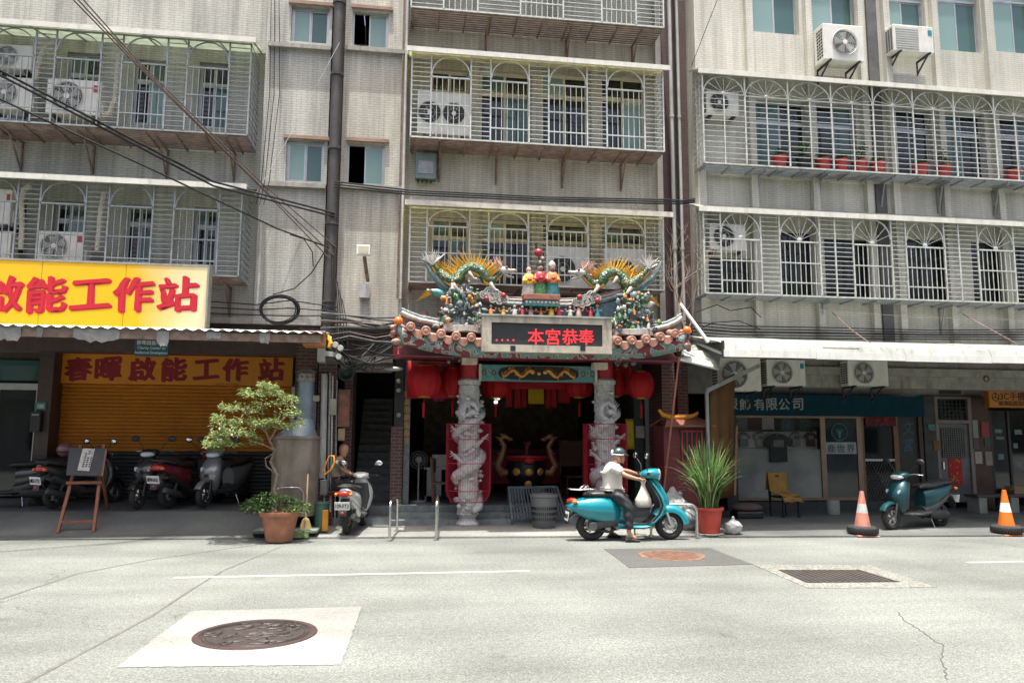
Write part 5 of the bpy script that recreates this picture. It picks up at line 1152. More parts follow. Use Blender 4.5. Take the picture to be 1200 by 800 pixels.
hanging('fringed red valance under the painted lintel', 563, 698, 446, 456, 16.6, clr)
hanging('narrow red streamer left of the yellow cloth, outermost', 593, 600, 447, 477, 17.2, clr); hanging('narrow red streamer left of the yellow cloth, middle', 603, 610, 447, 478, 17.2, clr); hanging('narrow red streamer nearest the yellow cloth on its left', 611.5, 617, 447, 477, 17.2, clr)
hanging('yellow cloth with a faint lotus hung in the temple doorway', 619, 637.5, 449, 473, 17.0, Mtrans('yellow_cloth', (.55,.36,.01), .3)); hanging('narrow red streamer nearest the yellow cloth on its right', 639, 645, 447, 478, 17.2, clr); hanging('narrow red streamer right of the yellow cloth, middle', 646, 652, 447, 477, 17.2, clr)
hanging('broad red cloth right of the yellow cloth', 653, 668, 447, 472, 17.3, clr); hanging('red cloth panel behind the rightmost lanterns', 716, 742, 428, 462, 16.0, clr); hanging('small purple cloth behind the leftmost lantern', 508, 522, 455, 470, 16.2, Mtrans('purple_cloth', (.20,.01,.12), .3))
hanging('long yellow couplet strip right of the right column', 733.5, 743, 491, 526, 16.3, M('yellow_paper', (.60,.42,.01), .6), txt=None)
# ---------- dark hall behind: walls, altar, burner and furniture
MB().box(X(458, 520, 16.3), X(472, 520, 16.3), 16.2, 16.5, .03, 2.0).build('brick_pier', brickM, tp); MB().box(X(460, 520, 16.3)+.02, X(472, 520, 16.3), 16.22, 16.5, 2.0, zl+.3).build('pier_panel', black, tp)
MB().box(X(473, 520, 16.4), X(480, 520, 16.4), 16.3, 16.6, .4, zl+.3).build('couplet_post', stoned, tp)
for k in range(7): letter(tp, '風調雨順國泰安'[k], 476.5, 462+k*9, 16.296, .12, gold, .01)
for k, py in enumerate((446, 457, 486)): MB().ell(W(467, py, 16.2), .05, .03, .05, 12, 8).build('round_disc', por['w'], tp, 60)
wallx = X(771, 500, 15.9); MB().box(wallx, wallx+.28, 15.6, 18, .03, zl+.3).build('side_brick_wall', brickM, tp)
MB().box(X(742, 520, 16.6), X(752, 520, 16.6), 16.5, 16.7, .4, zl+.3).build('doorpost', M('dark_green_door', (.03,.06,.05), .5), tp); MB().box(X(755, 520, 16.6), X(760, 520, 16.6), 16.5, 16.7, .4, 2.7).build('doorpost', alu, tp)
MB().box(X(745, 507, 16.48), X(755, 507, 16.48), 16.46, 16.5, Z(750, 513, 16.48), Z(750, 499, 16.48)).build('notice', por['w'], tp)
t = thing('altar_table', 'dark carved altar table at the back of the temple hall', 'table', (TX, 20.5, .4)); MB().box(TX-1.6, TX+1.6, 20, 21, 1.35, 1.5).build('top', maroon, t, bevel=.02); MB().box(TX-1.5, TX+1.5, 20.05, 20.1, .6, 1.35).build('carved_front', tred, t)
for sx in (-1.45, 1.45):
    for y in (20.1, 20.9): MB().box(TX+sx-.07, TX+sx+.07, y-.05, y+.05, .4, 1.35).build('leg', maroon, t)
MB().box(TX-2.2, TX+2.2, 21.6, 21.8, .4, 3.6).build('altar_screen', M('altar_gilt', (.09,.06,.025), .5, .2, var=.5, vs=6), tp)
p = W(616, 568, 17.3); t = thing('incense_burner', 'black incense burner with gold medallions and red sash', 'incense burner', (p.x, 17.3, .395)); r0 = .40
bz = .4
prof = [(.20, .30), (.34, .36), (.44, .52), (.46, .70), (.40, .86), (.43, .93), (.50, .96), (.50, 1.0), (.42, 1.0), (.40, .94)]
MB().lathe(prof, n=28).build('bowl', M('black_bronze', (.02,.02,.022), .35, .5), t, 40, world=False)
MB().lathe([(.425, .88), (.465, .93), (.51, .96), (.51, .985), (.505, .985)], n=28, capb=False, capt=False).build('red_sash', M('red_ribbon', (.42,.015,.02), .6), t, 50, world=False); MB().ell((0, -.47, .88), .12, .05, .07).build('bow', MATS['red_ribbon'], t, 60, world=False)
for a in (-2.2, -1.571, -.94): c_ = (.455*math.cos(a), .455*math.sin(a), .64); MB().ell(c_, .095, .035, .085, 12, 8, Matrix.Rotation(a+math.pi/2, 3, 'Z')).build('medallion', gold, t, 60, world=False)
MB().ell((0, -.36, .38), .09, .05, .09, 12, 8).build('mask', gold, t, 60, world=False)
for k in range(3): a = -1.571+k*2.094; MB().tube([(.25*math.cos(a), .25*math.sin(a), .34), (.36*math.cos(a), .36*math.sin(a), .22), (.33*math.cos(a), .33*math.sin(a), 0)], [.08, .06, .07], 8).build('leg', MATS['black_bronze'], t, 60, world=False)
for s_ in (-1, 1):
    P = [(s_*.40, -.05, .62), (s_*.56, -.08, .60), (s_*.66, -.1, .78), (s_*.55, -.1, 1.0), (s_*.50, -.1, 1.2), (s_*.60, -.12, 1.36), (s_*.50, -.14, 1.42), (s_*.40, -.16, 1.36)]
    mb = MB().tube(P, [.10, .10, .085, .07, .06, .06, .065, .04], 8)
    for k in range(1, 7): mb.tube([P[k], Vector(P[k])+Vector((s_*.12, 0, .05))], [.05, .005], 5)
    mb.ell((s_*.38, -.17, 1.35), .07, .05, .045); mb.build('dragon_handle', M('gilt_brown', (.26,.13,.06), .45, .3, var=.25), t, 60, world=False)
for k in range(5): MB().cyl((rng.uniform(-.1, .1), rng.uniform(-.1, .1), .9), (rng.uniform(-.12, .12), rng.uniform(-.1, .1), 1.3), .008, 5).build('incense_stick', por['r'], t, world=False)
MB().box(-.4, .4, -.3, .3, -.0, .3).build('pedestal', stoned, t, world=False, bevel=.02)
# wooden chair in the hall
def chair(label, loc, rz, m, sw=.45, sh=.45, bh=1.0, grp=None):
    t = thing('chair', label, 'chair', loc, rz, grp); MB().box(-sw/2, sw/2, -sw/2, sw/2, sh-.04, sh).build('seat', m, t, world=False, bevel=.01)
    for x in (-1, 1):
        MB().bar((x*(sw/2-.03), -sw/2+.03, 0), (x*(sw/2-.03), -sw/2+.03, sh-.04), .04).build('leg', m, t, world=False); MB().bar((x*(sw/2-.03), sw/2-.03, 0), (x*(sw/2-.03), sw/2+.03, bh), .04).build('leg', m, t, world=False)
    MB().box(-sw/2+.05, sw/2-.05, sw/2-.03, sw/2+.02, sh+.2, bh-.02).build('backrest', m, t, world=False, bevel=.015); return t
woodd = M('dark_brown_wood', (.10,.045,.025), .5, var=.25)
p = W(674, 575, 18.2); chair('brown wooden chair in the dark hall left of the right column', (p.x, 18.2, .395), R(5), woodd, .62, .5, 1.35)
p = W(519, 575, 16.5); chair('dark wooden chair just left of the left column guard', (p.x, 16.4, .40), R(80), woodd, .42, .45, .95)
# desk, electric fan
p = W(511, 572, 17.6); t = thing('desk', 'grey metal desk in the hall left of the left column', 'desk', (p.x, 17.6, .395)); MB().box(-.28, .5, -.3, .3, .68, .72).build('top', pvc, t, world=False); MB().box(-.26, .1, -.28, .28, .1, .68).build('drawer_unit', steelg, t, world=False); MB().box(-.1, .25, -.1, .1, .72, 1.0).build('papers', por['w'], t, world=False)
for x in (-.24, .46): MB().bar((x, -.26, 0), (x, -.26, .68), .04).build('leg', steelg, t, world=False)
p = W(490, 573, 16.9); t = thing('electric_fan', 'grey standing electric fan in the hall beside the desk', 'fan', (p.x, 16.9, .395)); MB().lathe([(.17, 0), (.17, .03), (.03, .05)], n=16).build('base', pvc, t, world=False); MB().cyl((0, 0, .04), (0, 0, .85), .018, 8).build('pole', pvc, t, world=False)
MB().lathe([(.05, 0), (.06, .15)], (0, -.02, .9), 12, 'Y').build('motor', pvc, t, 40, world=False); mb = MB()
for q in (.07, .13, .19): mb.tube([(q*math.cos(j*.3), -.06, .9+q*math.sin(j*.3)) for j in range(21)], .005, 4, True)
for j in range(16): mb.bar((0, -.06, .9), (.19*math.cos(j*.393), -.06, .9+.19*math.sin(j*.393)), .004)
mb.build('guard', steelg, t, world=False)
# spot bulbs under the lintel
t = thing('bulb_cluster', 'cluster of white bulbs under the lintel beside the left column', 'lamp', W(582, 468, 16.2))
for px, py in ((580, 465), (584, 466), (581, 471)): MB().ell(W(px, py, 16.2), .04).build('bulb', M('bulb_white', (.8,.8,.75), .2, emit=(1, .97, .9), es=1.2), t, 60)
MB().cyl(W(582, 463, 16.2), W(582, 448, 16.2), .008, 5).build('stem', iron, t)
# ---------- passage with stairs left of the temple
sx0, sx1 = X(416, 540, 17.4), X(457, 540, 17.4)
t = thing('staircase', 'dark stairs climbing in the passage left of the temple', 'stairs', ((sx0+sx1)/2, 17.2, .4))
for k in range(14): MB().box(sx0, sx1, 17.2+.26*k, 17.2+.26*(k+1)+.02, .38, .4+.17*(k+1)).build('tread', stoned, t)
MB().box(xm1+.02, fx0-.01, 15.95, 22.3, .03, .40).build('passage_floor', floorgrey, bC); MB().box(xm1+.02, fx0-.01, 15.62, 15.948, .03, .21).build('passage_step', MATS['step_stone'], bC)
MB().box(X(402, 520, 16.3), X(412, 520, 16.3), 16.2, 17.5, .4, 4.0).build('passage_wall', brickM, bC)
# ================================================================== right: long white awning, shop fronts
YN = 13.65; nx0, nx1 = X(848, 410, YN), 19.0
zt_, zb_ = Z(1000, 402.5, YN), Z(1000, 421.5, YN)
t = thing('long_awning', 'long white sheet metal awning above the shops on the right', 'awning', ((nx0+nx1)/2, YN, zb_))
n = 7
for i in range(n):
    a, b = nx0+(nx1-nx0)*i/n, nx0+(nx1-nx0)*(i+1)/n-.006; dz = rng.uniform(-.01, .01)
    MB().sheet([[(x, y, z+dz) for x in (a, (a+b)/2, b)] for y, z in ((YWR-.16, zt_+.30), (YN+.32, zt_+.02), (YN+.06, zt_-.05), (YN, zb_+.13))]).build('sheet', sheetw, t, thick=.006)
    MB().box(a, b, YN-.012, YN+.03, zb_+dz, zb_+.135+dz).build('fascia', white, t)
    MB().bar((a+.05, YN+.03, zb_+.05), (a+.05, YWR-.15, zt_+.22), .05).build('rafter', steelg, t)
MB().box(nx0-.02, nx0+.02, YN, YN+.06, zb_-.02, zt_).build('end_plate', iron, t)
# patch of torn roofing on top
c = W(982, 407, YN+.1); MB().box(c.x-.35, c.x+.4, YN+.03, YN+.33, c.z-.02, c.z+.0).build('patch', cream, t)
# small corrugated awning at its left end
t = thing('corrugated_awning', 'short white corrugated awning wedged between temple eave and long awning', 'awning', W(822, 432, 14.2))
rows = []
A0, A1, B0, B1 = W(800, 406, 15.2), W(847, 400, 15.2), W(797, 422, 14.1), W(842, 433, 14.1)
for j in range(13):
    v = j/12; rows.append([A0.lerp(A1, u).lerp(B0.lerp(B1, u), v)+Vector((0, 0, .03*math.sin(j*1.57))) for u in [k/6 for k in range(7)]])
MB().sheet(rows).build('sheet', sheetw, t, 40, thick=.006); MB().bar(B0, B1, .03).build('edge_bar', steelg, t)
tag(MB().tube([W(797, 356, 14.6), W(830, 401, 14.3)], .035, 8).build('white_pole', white), 'white pole leaning from the temple ridge onto the awning', 'pole')
# beam over the shops and ledge
b0 = rect(905, 1240, 437, 459, 15.9); MB().box(X(862, 450, 15.9), 24, 15.9, 16.2, Z(1050, 455, 15.9), 3.62).build('beam', conc, bR); MB().box(X(940, 440, 15.9), 24, 15.78, 15.898, Z(1050, 446, 15.9)+.1, Z(1050, 437, 15.9)+.1).build('cornice', conc, bR)
c = W(1156, 444, 15.76); MB().tube([(c.x+.06*math.cos(k*.52), 15.76, c.z+.06*math.sin(k*.52)) for k in range(12)], .02, 6, True).build('pipe_end', rust, bR)
YG = 17.3
def brect(px0, px1, py0, py1, Y=YG, d=.06): b = rect(px0, px1, py0, py1, Y); return (b[0], b[1], Y, Y+d, b[2], b[3])
# shop front wall pieces
shopw = M('shop_wall_dark', (.05,.055,.055), .6, var=.3); shopwh = M('shop_wall_white', (.34,.34,.33), .7, dirt=.4)
MB().box(XR0, 24, YG+.12, YG+.3, Z(1000, 463, YG), 3.5).build('shop_header', shopwh, bR)
for a, b, m_ in ((1083, 1097, shopw), (1140, 1160, M('brown_post', (.085,.045,.03), .6, var=.2)), (850, 863, shopw)):
    MB().box(X(a, 530, YG), X(b, 530, YG), YG-.05, YG+.25, .1, Z(1000, 463, YG)+.0).build('shop_pier', m_, bR)
MB().box(X(863, 580, YG), X(1083, 580, YG), YG-.02, YG+.2, .12, Z(960, 587, YG)).build('shop_sill', shopw, bR)
# blue sign
navy = M('navy_board', (.004,.045,.068), .7, var=.1, spec=.15)
t = thing('shop_sign', 'navy blue shop sign with pale characters under the awning', 'sign', W(970, 487, 16.9)); MB().box(*brect(858, 1083, 463, 487, 16.9, .2)).build('board', navy, t)
for ch, px in zip('服飾有限公司', (858, 873, 890, 904.5, 919, 935)): letter(t, ch, px, 473.5, 16.898, .27, M('pale_grey_paint', (.36,.38,.38), .5), .018, brush=.7)
# display window
t = thing('shop_window', 'large clothes shop display window with brown frame', 'shop window', W(912, 586, YG))
b = rect(861, 966, 487, 586, YG)
for q in ((b[0], b[0]+.06, b[2], b[3]), (b[1]-.08, b[1], b[2], b[3]), (b[0]+.06, b[1]-.08, b[2], b[2]+.06), (b[0]+.06, b[1]-.08, b[3]-.05, b[3])): MB().box(q[0], q[1], YG-.02, YG+.06, q[2], q[3]).build('frame_bar', bronzeF, t)
MB().box(b[0]+.06, b[1]-.08, YG+.01, YG+.018, b[2]+.06, b[3]-.05).build('pane', glassS, t)
zc, zd = Z(912, 526, YG), Z(912, 504, YG)
MB().box(b[0]+.06, b[1]-.08, YG+.03, YG+.04, b[2]+.05, zc).build('lower_film', M('grey_green_film', (.70,.75,.70), .6, var=.2, vs=2), t); MB().box(b[0]+.06, b[1]-.08, YG+.16, YG+.18, zc, zd).build('white_backdrop', M('display_white', (.85,.86,.82), .8, var=.1), t)
MB().box(b[0], b[1], YG+.2, YG+.22, zd, b[3]).build('upper_backdrop', shopw, t); 
MB().cyl((b[0]+.05, YG+.1, zd-.02), (b[1]-.05, YG+.1, zd-.02), .012, 6).build('clothes_rail', chrome, t)
def shirt(label, px, py0, py1, Y, m, pm, sl=.22, w_=None):
    z1, z0 = Z(px, py0, Y), Z(px, py1, Y); x = X(px, (py0+py1)/2, Y); h = z1-z0; w_ = w_ or h*.34; t = thing('hanging_shirt', label, 'shirt', (x, Y, z0), group='shirts in the display window')
    pr = [(-w_, 0), (w_, 0), (w_, h*.62), (w_*1.45, h*.55), (w_*1.62, h*.72), (w_*.95, h*.95), (w_*.35, h), (0, h*.95), (-w_*.35, h), (-w_*.95, h*.95), (-w_*1.62, h*.72), (-w_*1.45, h*.55), (-w_, h*.62)]
    MB().prism(pr, -.025, .025).build('body', m, t, world=False, bevel=.012); MB().box(-w_*.6, w_*.6, -.029, -.026, h*.55, h*.8).build('print', pm, t, world=False)
    MB().tube([(-w_*.8, 0, h*.97), (0, 0, h*1.04), (w_*.8, 0, h*.97)], .008, 5).build('hanger', iron, t, world=False); MB().tube([(0, 0, h*1.04), (.01, 0, h*1.12), (.03, 0, h*1.16), (.05, 0, h*1.12)], .005, 5).build('hook', iron, t, world=False)
gsh = M('grey_cotton', (.3,.33,.34), .9, var=.2, vs=30); dsh = M('charcoal_cotton', (.035,.04,.042), .9, var=.2); psh = M('pale_cotton', (.6,.6,.6), .9, var=.15); csh = M('maroon_cotton', (.12,.05,.05), .9)
shirt('small grey printed shirt at the left of the display window', 871.5, 507, 523, YG+.09, gsh, psh); shirt('pale grey small shirt, second from left in the display window', 891, 507, 523, YG+.09, psh, gsh)
shirt('big charcoal T-shirt hanging in the middle of the display window', 912, 509, 541, YG-.04, dsh, M('faded_print', (.14,.15,.15), .9)); shirt('small teal grey shirt right of the big T-shirt', 933, 507, 523, YG+.09, gsh, M('teal_print', (.05,.14,.15), .9)); shirt('small maroon print shirt at the right of the display window', 950, 507, 523, YG+.09, csh, gsh)
for px, m_, lb in ((869, gsh, 'dark poster at the upper left of the display window'), (884, csh, 'crimson poster second along the top of the display window'), (900, psh, 'white shirt poster third along the top of the display window'), (922, M('teal_poster', (.06,.15,.15), .7, var=.4, vs=20), 'teal poster fourth along the top of the display window'), (943, M('leafy_poster', (.06,.10,.06), .7, var=.6, vs=20), 'leafy poster at the upper right of the display window')):
    bb = rect(px-7, px+7, 489, 503, YG+.12); tag(MB().box(bb[0], bb[1], YG+.12, YG+.121, bb[2], bb[3]).build('poster', m_), lb, 'poster', 'posters in the display window')
# glass door with emblem plate
t = thing('shop_door', 'glass shop door with emblem and white name plate', 'door', W(986, 586, YG)); b = rect(966, 1011, 487, 586, YG)
for q in ((b[0], b[0]+.05, b[2], b[3]), (b[1]-.13, b[1], b[2], b[3]), (b[0]+.05, b[1]-.13, b[2], b[2]+.08), (b[0]+.05, b[1]-.13, b[3]-.06, b[3])): MB().box(q[0], q[1], YG-.015, YG+.055, q[2], q[3]).build('frame_bar', bronzeF, t)
MB().box(b[0]+.05, b[1]-.13, YG+.01, YG+.02, b[2]+.08, b[3]-.06).build('pane', M('door_glass', (.02,.035,.04), .06, var=.3, vs=4), t)
bb = rect(968, 1003.5, 518, 531.5, YG); MB().box(bb[0], bb[1], YG-.004, YG+.008, bb[2], bb[3]).build('name_plate', M('plate_white', (.42,.44,.43), .6), t)
for ch, px in zip('鹿世界', (974, 985.5, 997)): letter(t, ch, px, 525, YG-.005, .19, M('teal_ink', (.02,.13,.16), .6), .02)
c = W(983.5, 506, YG); teal2 = M('emblem_teal', (.05,.20,.23), .5); MB().tube([(c.x+.20*math.cos(k*.21), YG-.002, c.z+.20*math.sin(k*.21)) for k in range(30)], .012, 5, True).build('emblem_ring', teal2, t)
mb = MB()
for k in range(9): a = .5+k*.27; mb.tube([(c.x, YG-.002, c.z-.15), (c.x+.05*math.cos(a), YG-.002, c.z), (c.x+.15*math.cos(a), YG-.002, c.z+.12*math.sin(a))], [.014, .012, .004], 5)
mb.build('emblem_tree', teal2, t)
# dark doorway with lattice gate and couplet cloth
t = thing('shop_door', 'dark doorway with lattice gate and red cloth over it', 'door', W(1030, 586, YG)); b = rect(1011, 1054, 487, 590, YG)
for q in ((b[0], b[0]+.06, b[2], b[3]), (b[1]-.12, b[1], b[2], b[3]), (b[0]+.06, b[1]-.12, b[3]-.06, b[3])): MB().box(q[0], q[1], YG-.015, YG+.055, q[2], q[3]).build('frame_bar', M('orange_brown_frame', (.22,.12,.06), .5), t)
MB().box(b[0]+.06, b[1]-.12, YG+.03, YG+.04, b[2], b[3]-.06).build('pane', glassD, t)
mb = MB(); zg = Z(1030, 540, YG)
for k in range(-8, 10):
    x = b[0]+.06+k*.075
    for s_ in (-1, 1):
        a0, a1 = (x, b[2]) , (x+.55*s_, zg)
        x0c, x1c = b[0]+.06, b[1]-.12
        p0, p1 = Vector((a0[0], 0, a0[1])), Vector((a1[0], 0, a1[1])); d = p1-p0; ts = [0, 1]
        if abs(d.x) > 1e-6: ta, tb = sorted(((x0c-p0.x)/d.x, (x1c-p0.x)/d.x)); ts = [max(0, ta), min(1, tb)]
        if ts[1]-ts[0] > .05: q0, q1 = p0+d*ts[0], p0+d*ts[1]; mb.bar((q0.x, YG-.0+.006*s_, q0.z), (q1.x, YG+.006*s_, q1.z), .012)
mb.build('lattice', iron, t)
MB().box(b[0]+.06, b[1]-.12, YG-.01, YG+.025, zg, zg+.05).build('gate_rail', alu, t)
bb = rect(1013, 1048, 487.5, 499, YG); MB().sheet([[(bb[0]+(bb[1]-bb[0])*i/10, YG-.04+.012*math.sin(i*1.7), bb[2]+(bb[3]-bb[2])*j/2) for i in range(11)] for j in range(3)]).build('red_cloth_valance', M('patterned_red', (.16,.03,.03), .8, var=.7, vs=18), t, thick=.006)
# vertical blue character board
t = thing('vertical_sign', 'dark vertical board with two blue brush characters', 'sign', W(1067, 586, YG)); b = rect(1054, 1083, 487, 590, YG)
MB().box(b[0], b[1], YG, YG+.05, b[2], b[3]).build('board', black, t); bl = M('blue_brush', (.03,.13,.19), .5)
for ch, py in (('文', 501), ('宮', 521)): letter(t, ch, 1064, py, YG-.002, .32, bl, .02, .9, brush=1)
MB().box(b[1]-.13, b[1]-.03, YG-.05, YG-.001, b[2], b[3]).build('post', M('dark_brown_post', (.07,.05,.04), .6), t)
# grey steel door with grille
t = thing('steel_door', 'grey steel door with wire grille and red paper couplet', 'door', W(1120, 587, YG)); b = rect(1097, 1140, 465, 588, YG)
for q in ((b[0], b[0]+.07, b[2], b[3]), (b[1]-.1, b[1], b[2], b[3]), (b[0]+.07, b[1]-.1, b[3]-.05, b[3])): MB().box(q[0], q[1], YG-.05, YG+.05, q[2], q[3]).build('frame_bar', M('pinkish_frame', (.24,.20,.19), .5), t)
zt2 = Z(1118, 494, YG); MB().box(b[0]+.07, b[1]-.1, YG-.05, YG+.05, zt2-.04, zt2+.04).build('transom_bar', MATS['pinkish_frame'], t); MB().box(b[0]+.07, b[1]-.1, YG+.03, YG+.05, zt2+.04, b[3]-.05).build('transom_glass', glassD, t)
lf = MB().box(b[0]+.08, b[1]-.11, YG-.01, YG+.03, b[2], zt2-.05).build('door_leaf', M('door_grey', (.13,.135,.14), .45, .3, var=.12), t)
bb = rect(1103, 1129, 502, 536, YG); MB().box(bb[0], bb[1], YG-.02, YG-.011, bb[2], bb[3]).build('mesh_backing', M('mesh_pale', (.20,.22,.21), .7), lf)
mb = MB()
for k in range(11): x = bb[0]+(bb[1]-bb[0])*k/10; mb.bar((x, YG-.026, bb[2]), (x, YG-.026, bb[3]), .014)
for k in range(14): z = bb[2]+(bb[3]-bb[2])*k/13; mb.bar((bb[0], YG-.03, z), (bb[1], YG-.03, z), .014)
mb.build('wire_grille', iron, lf)
mb = MB()
for k in range(7): x = b[0]+.1+k*.105; mb.bar((x, YG-.0, zt2+.05), (x, YG-.0, b[3]-.05), .014)
for k in range(6): z = zt2+.08+k*.09; mb.bar((b[0]+.07, YG-.008, z), (b[1]-.1, YG-.008, z), .014)
mb.build('transom_grille', iron, t)
bb = rect(1111.5, 1127, 537, 568, YG); cp = MB().box(bb[0], bb[1], YG-.022, YG-.012, bb[2], bb[3]).build('red_couplet', M('couplet_red', (.45,.015,.02), .7), lf)
mb = MB()
for k in range(24): mb.ell((rng.uniform(bb[0]+.03, bb[1]-.03), YG-.024, rng.uniform(bb[2]+.04, bb[3]-.04)), rng.uniform(.01, .03), .003, rng.uniform(.01, .03), 6, 4)
mb.build('gold_figures', M('couplet_gold', (.5,.28,.03), .6), cp)
MB().box(b[0]+.12, b[0]+.16, YG-.06, YG-.01, bb[3]-.25, bb[3]-.08).build('handle', chrome, lf)
MB().box(*brect(1101, 1126, 453.5, 461.5, YG+.10, .02)).build('vent_panel', shopw, bR)
# stickers and notices on the piers
for px0, px1, py0, py1, m_, lb in ((1088, 1096, 497, 504, por['t'], 'small teal sticker on the dark pier left of the steel door'), (1094, 1101, 516, 527, M('brown_notice', (.22,.10,.05), .7), 'small brown notice beside the steel door'), (1140, 1146, 492, 513, M('grey_notice', (.30,.33,.32), .7), 'tall grey notice on the pier right of the steel door'),
        (1150, 1159, 494, 512, por['r'], 'red poster on the brown post by the orange sign'), (1143, 1151, 529, 543, por['w'], 'white notice with a black figure low on the dark pier'), (1155, 1163, 529, 545, M('tan_notice', (.32,.28,.24), .7), 'tan notice low on the brown post'), (1141, 1147, 514, 526, M('dim_notice', (.12,.11,.10), .7), 'dim square notice under the tall grey one'), (1154, 1160, 513, 523, M('green_red_notice', (.05,.12,.09), .7), 'dark green sticker under the red poster')):
    bb = rect(px0, px1, py0, py1, YG-.07); tag(MB().box(bb[0], bb[1], YG-.07, YG-.055, bb[2], bb[3]).build('notice', m_), lb, 'notice', 'notices on the shop piers')
# phone shop
t = thing('shop_sign', 'orange shop sign with black lettering at the right edge', 'sign', W(1185, 478, 16.6)); org = M('orange_sign', (.52,.19,.02), .45)
bb = rect(1159, 1320, 456, 478, 16.6); MB().box(bb[0], bb[1], 16.6, 16.75, bb[2], bb[3]).build('board', org, t)
letter(t, '3C手機', 1186.5, 464, 16.598, .20, black, .012, name='lettering'); letter(t, '玻璃貼膜保護貼', 1190, 472.5, 16.598, .12, black, .004, 1, 'lettering')
c = W(1166.5, 465, 16.6); mb = MB(); hx = [(c.x+.10*math.cos(R(30+60*k)), 16.595, c.z+.10*math.sin(R(30+60*k))) for k in range(6)]
mb.tube(hx, .010, 5, True)
for k in (0, 2, 4): mb.tube([(c.x, 16.595, c.z), hx[k+1]], .010, 5)
mb.build('cube_emblem', black, t)
t = thing('phone_shop_window', 'dark glass front of the phone shop with pale stickers', 'shop window', W(1185, 570, YG)); b = rect(1161, 1330, 482, 575, YG)
MB().box(b[0], b[1], YG, YG+.02, b[2], b[3]).build('pane', glassD, t)
for px in (1161, 1182, 1205): x = X(px, 530, YG); MB().box(x, x+.06, YG-.03, YG+.05, b[2], b[3]).build('mullion', black, t)
for px, py, w_, h_ in ((1170, 505, .2, .09), (1172, 513, .22, .07), (1193, 506, .2, .12), (1190, 522, .12, .12), (1173, 535, .16, .14), (1195, 545, .15, .1)): c = W(px, py, YG); MB().box(c.x-w_/2, c.x+w_/2, YG-.006, YG-.001, c.z-h_/2, c.z+h_/2).build('sticker', M('dim_blue_sticker', (.16,.22,.24), .6, var=.5, vs=30), t)
MB().box(b[0], b[1], YG+.3, YG+.33, b[2], b[3]).build('shelf_back', M('phone_shelf', (.03,.06,.07), .7, var=.6, vs=9), t)
# bench, stool blocks, chair with yellow cloth
p = G(1170, 603, .14); t = thing('bench', 'low dark bench with pale block legs before the phone shop', 'bench', (X(1185, 600, 16.4), 16.4, .12)); bx0, bx1 = X(1138, 590, 16.4)-t.location.x, X(1260, 590, 16.4)-t.location.x
for k in range(3): MB().box(bx0, bx1, -.22+.15*k, -.08+.15*k, .36, .42).build('plank', M('bench_plank', (.07,.06,.055), .7, var=.3), t, world=False, bevel=.006)
for x in (bx0+.15, X(1182, 590, 16.4)-t.location.x): MB().box(x-.1, x+.1, -.2, .2, 0, .36).build('leg', M('pale_block', (.24,.26,.23), .8, dirt=.4), t, world=False, bevel=.01)
q = W(1167, 572, 16.8); t = thing('plant_bundle', 'pale cabbage like plant on the bench', 'plant', (q.x, 16.4, .54)); mb = MB()
for k in range(40): leaf(mb, (rng.uniform(-.08, .08), rng.uniform(-.08, .08), rng.uniform(0, .1)), rdir(rng, .5), .14, .08)
mb.build('leaves', Mtrans('pale_leaf', (.22,.28,.20), .3), t, world=False, fix=False)
q = W(1192, 572, 16.5); tag(MB().box(q.x-.25, q.x+.3, 16.3, 16.6, .541, .72).build('cardboard_box', M('cardboard', (.28,.17,.09), .8, var=.1), bevel=.01), 'brown cardboard box on the bench at the right edge', 'box')
for px, lb in ((983, 'small pale concrete block before the emblem door'),):
    q = G(px, 603, .13); t = thing('concrete_block', lb, 'block', (q.x, 16.3, .12)); MB().lathe([(.13, 0), (.14, .04), (.14, .28), (.12, .32)], n=14).build('drum', M('pale_drum', (.30,.32,.27), .8, var=.2, dirt=.4), t, 40, world=False); MB().lathe([(.001, .325), (.1, .325)], n=14, capb=False, capt=False).build('top', conc, t, world=False)
t = chair('black chair with a mustard cloth thrown over it by the shop window', (X(920, 600, 15.9), 15.9, .12), R(12), black, .46, .45, .9)
cl = Mtrans('mustard_cloth', (.34,.19,.045), .15); c = t.location; mb = MB(); rows = []
for j in range(9):
    v = j/8
    prof = [(.30, .55), (.28, .80), (.25, .93), (.21, .93), (.18, .75), (.15, .55), (.02, .49), (-.2, .48), (-.28, .33)]
    y, z = prof[j]; rows.append([((-.26+.52*u)*(1-.1*abs(v-.4))+.02*math.sin(j+u*5), y+.015*math.sin(u*9+j), z+.012*math.sin(u*11)) for u in [k/10 for k in range(11)]])
tag(MB().sheet(rows).xf(Matrix.Translation(c)@Matrix.Rotation(R(12), 4, 'Z')).build('mustard_cloth', cl, None, 60, thick=.012), 'mustard cloth draped over the black chair', 'cloth')
q = W(872, 605, 15.7); t = thing('cushion_pile', 'brown folded cushion on a black box below the display window', 'cushion', (X(875, 600, 15.8), 15.8, .11)); MB().box(-.3, .3, -.2, .2, 0, .16).build('black_base', black, t, world=False, bevel=.04); MB().ell((0, 0, .22), .36, .24, .10, 14, 8).build('cushion', M('brown_cloth', (.10,.07,.06), .9), t, 60, world=False)
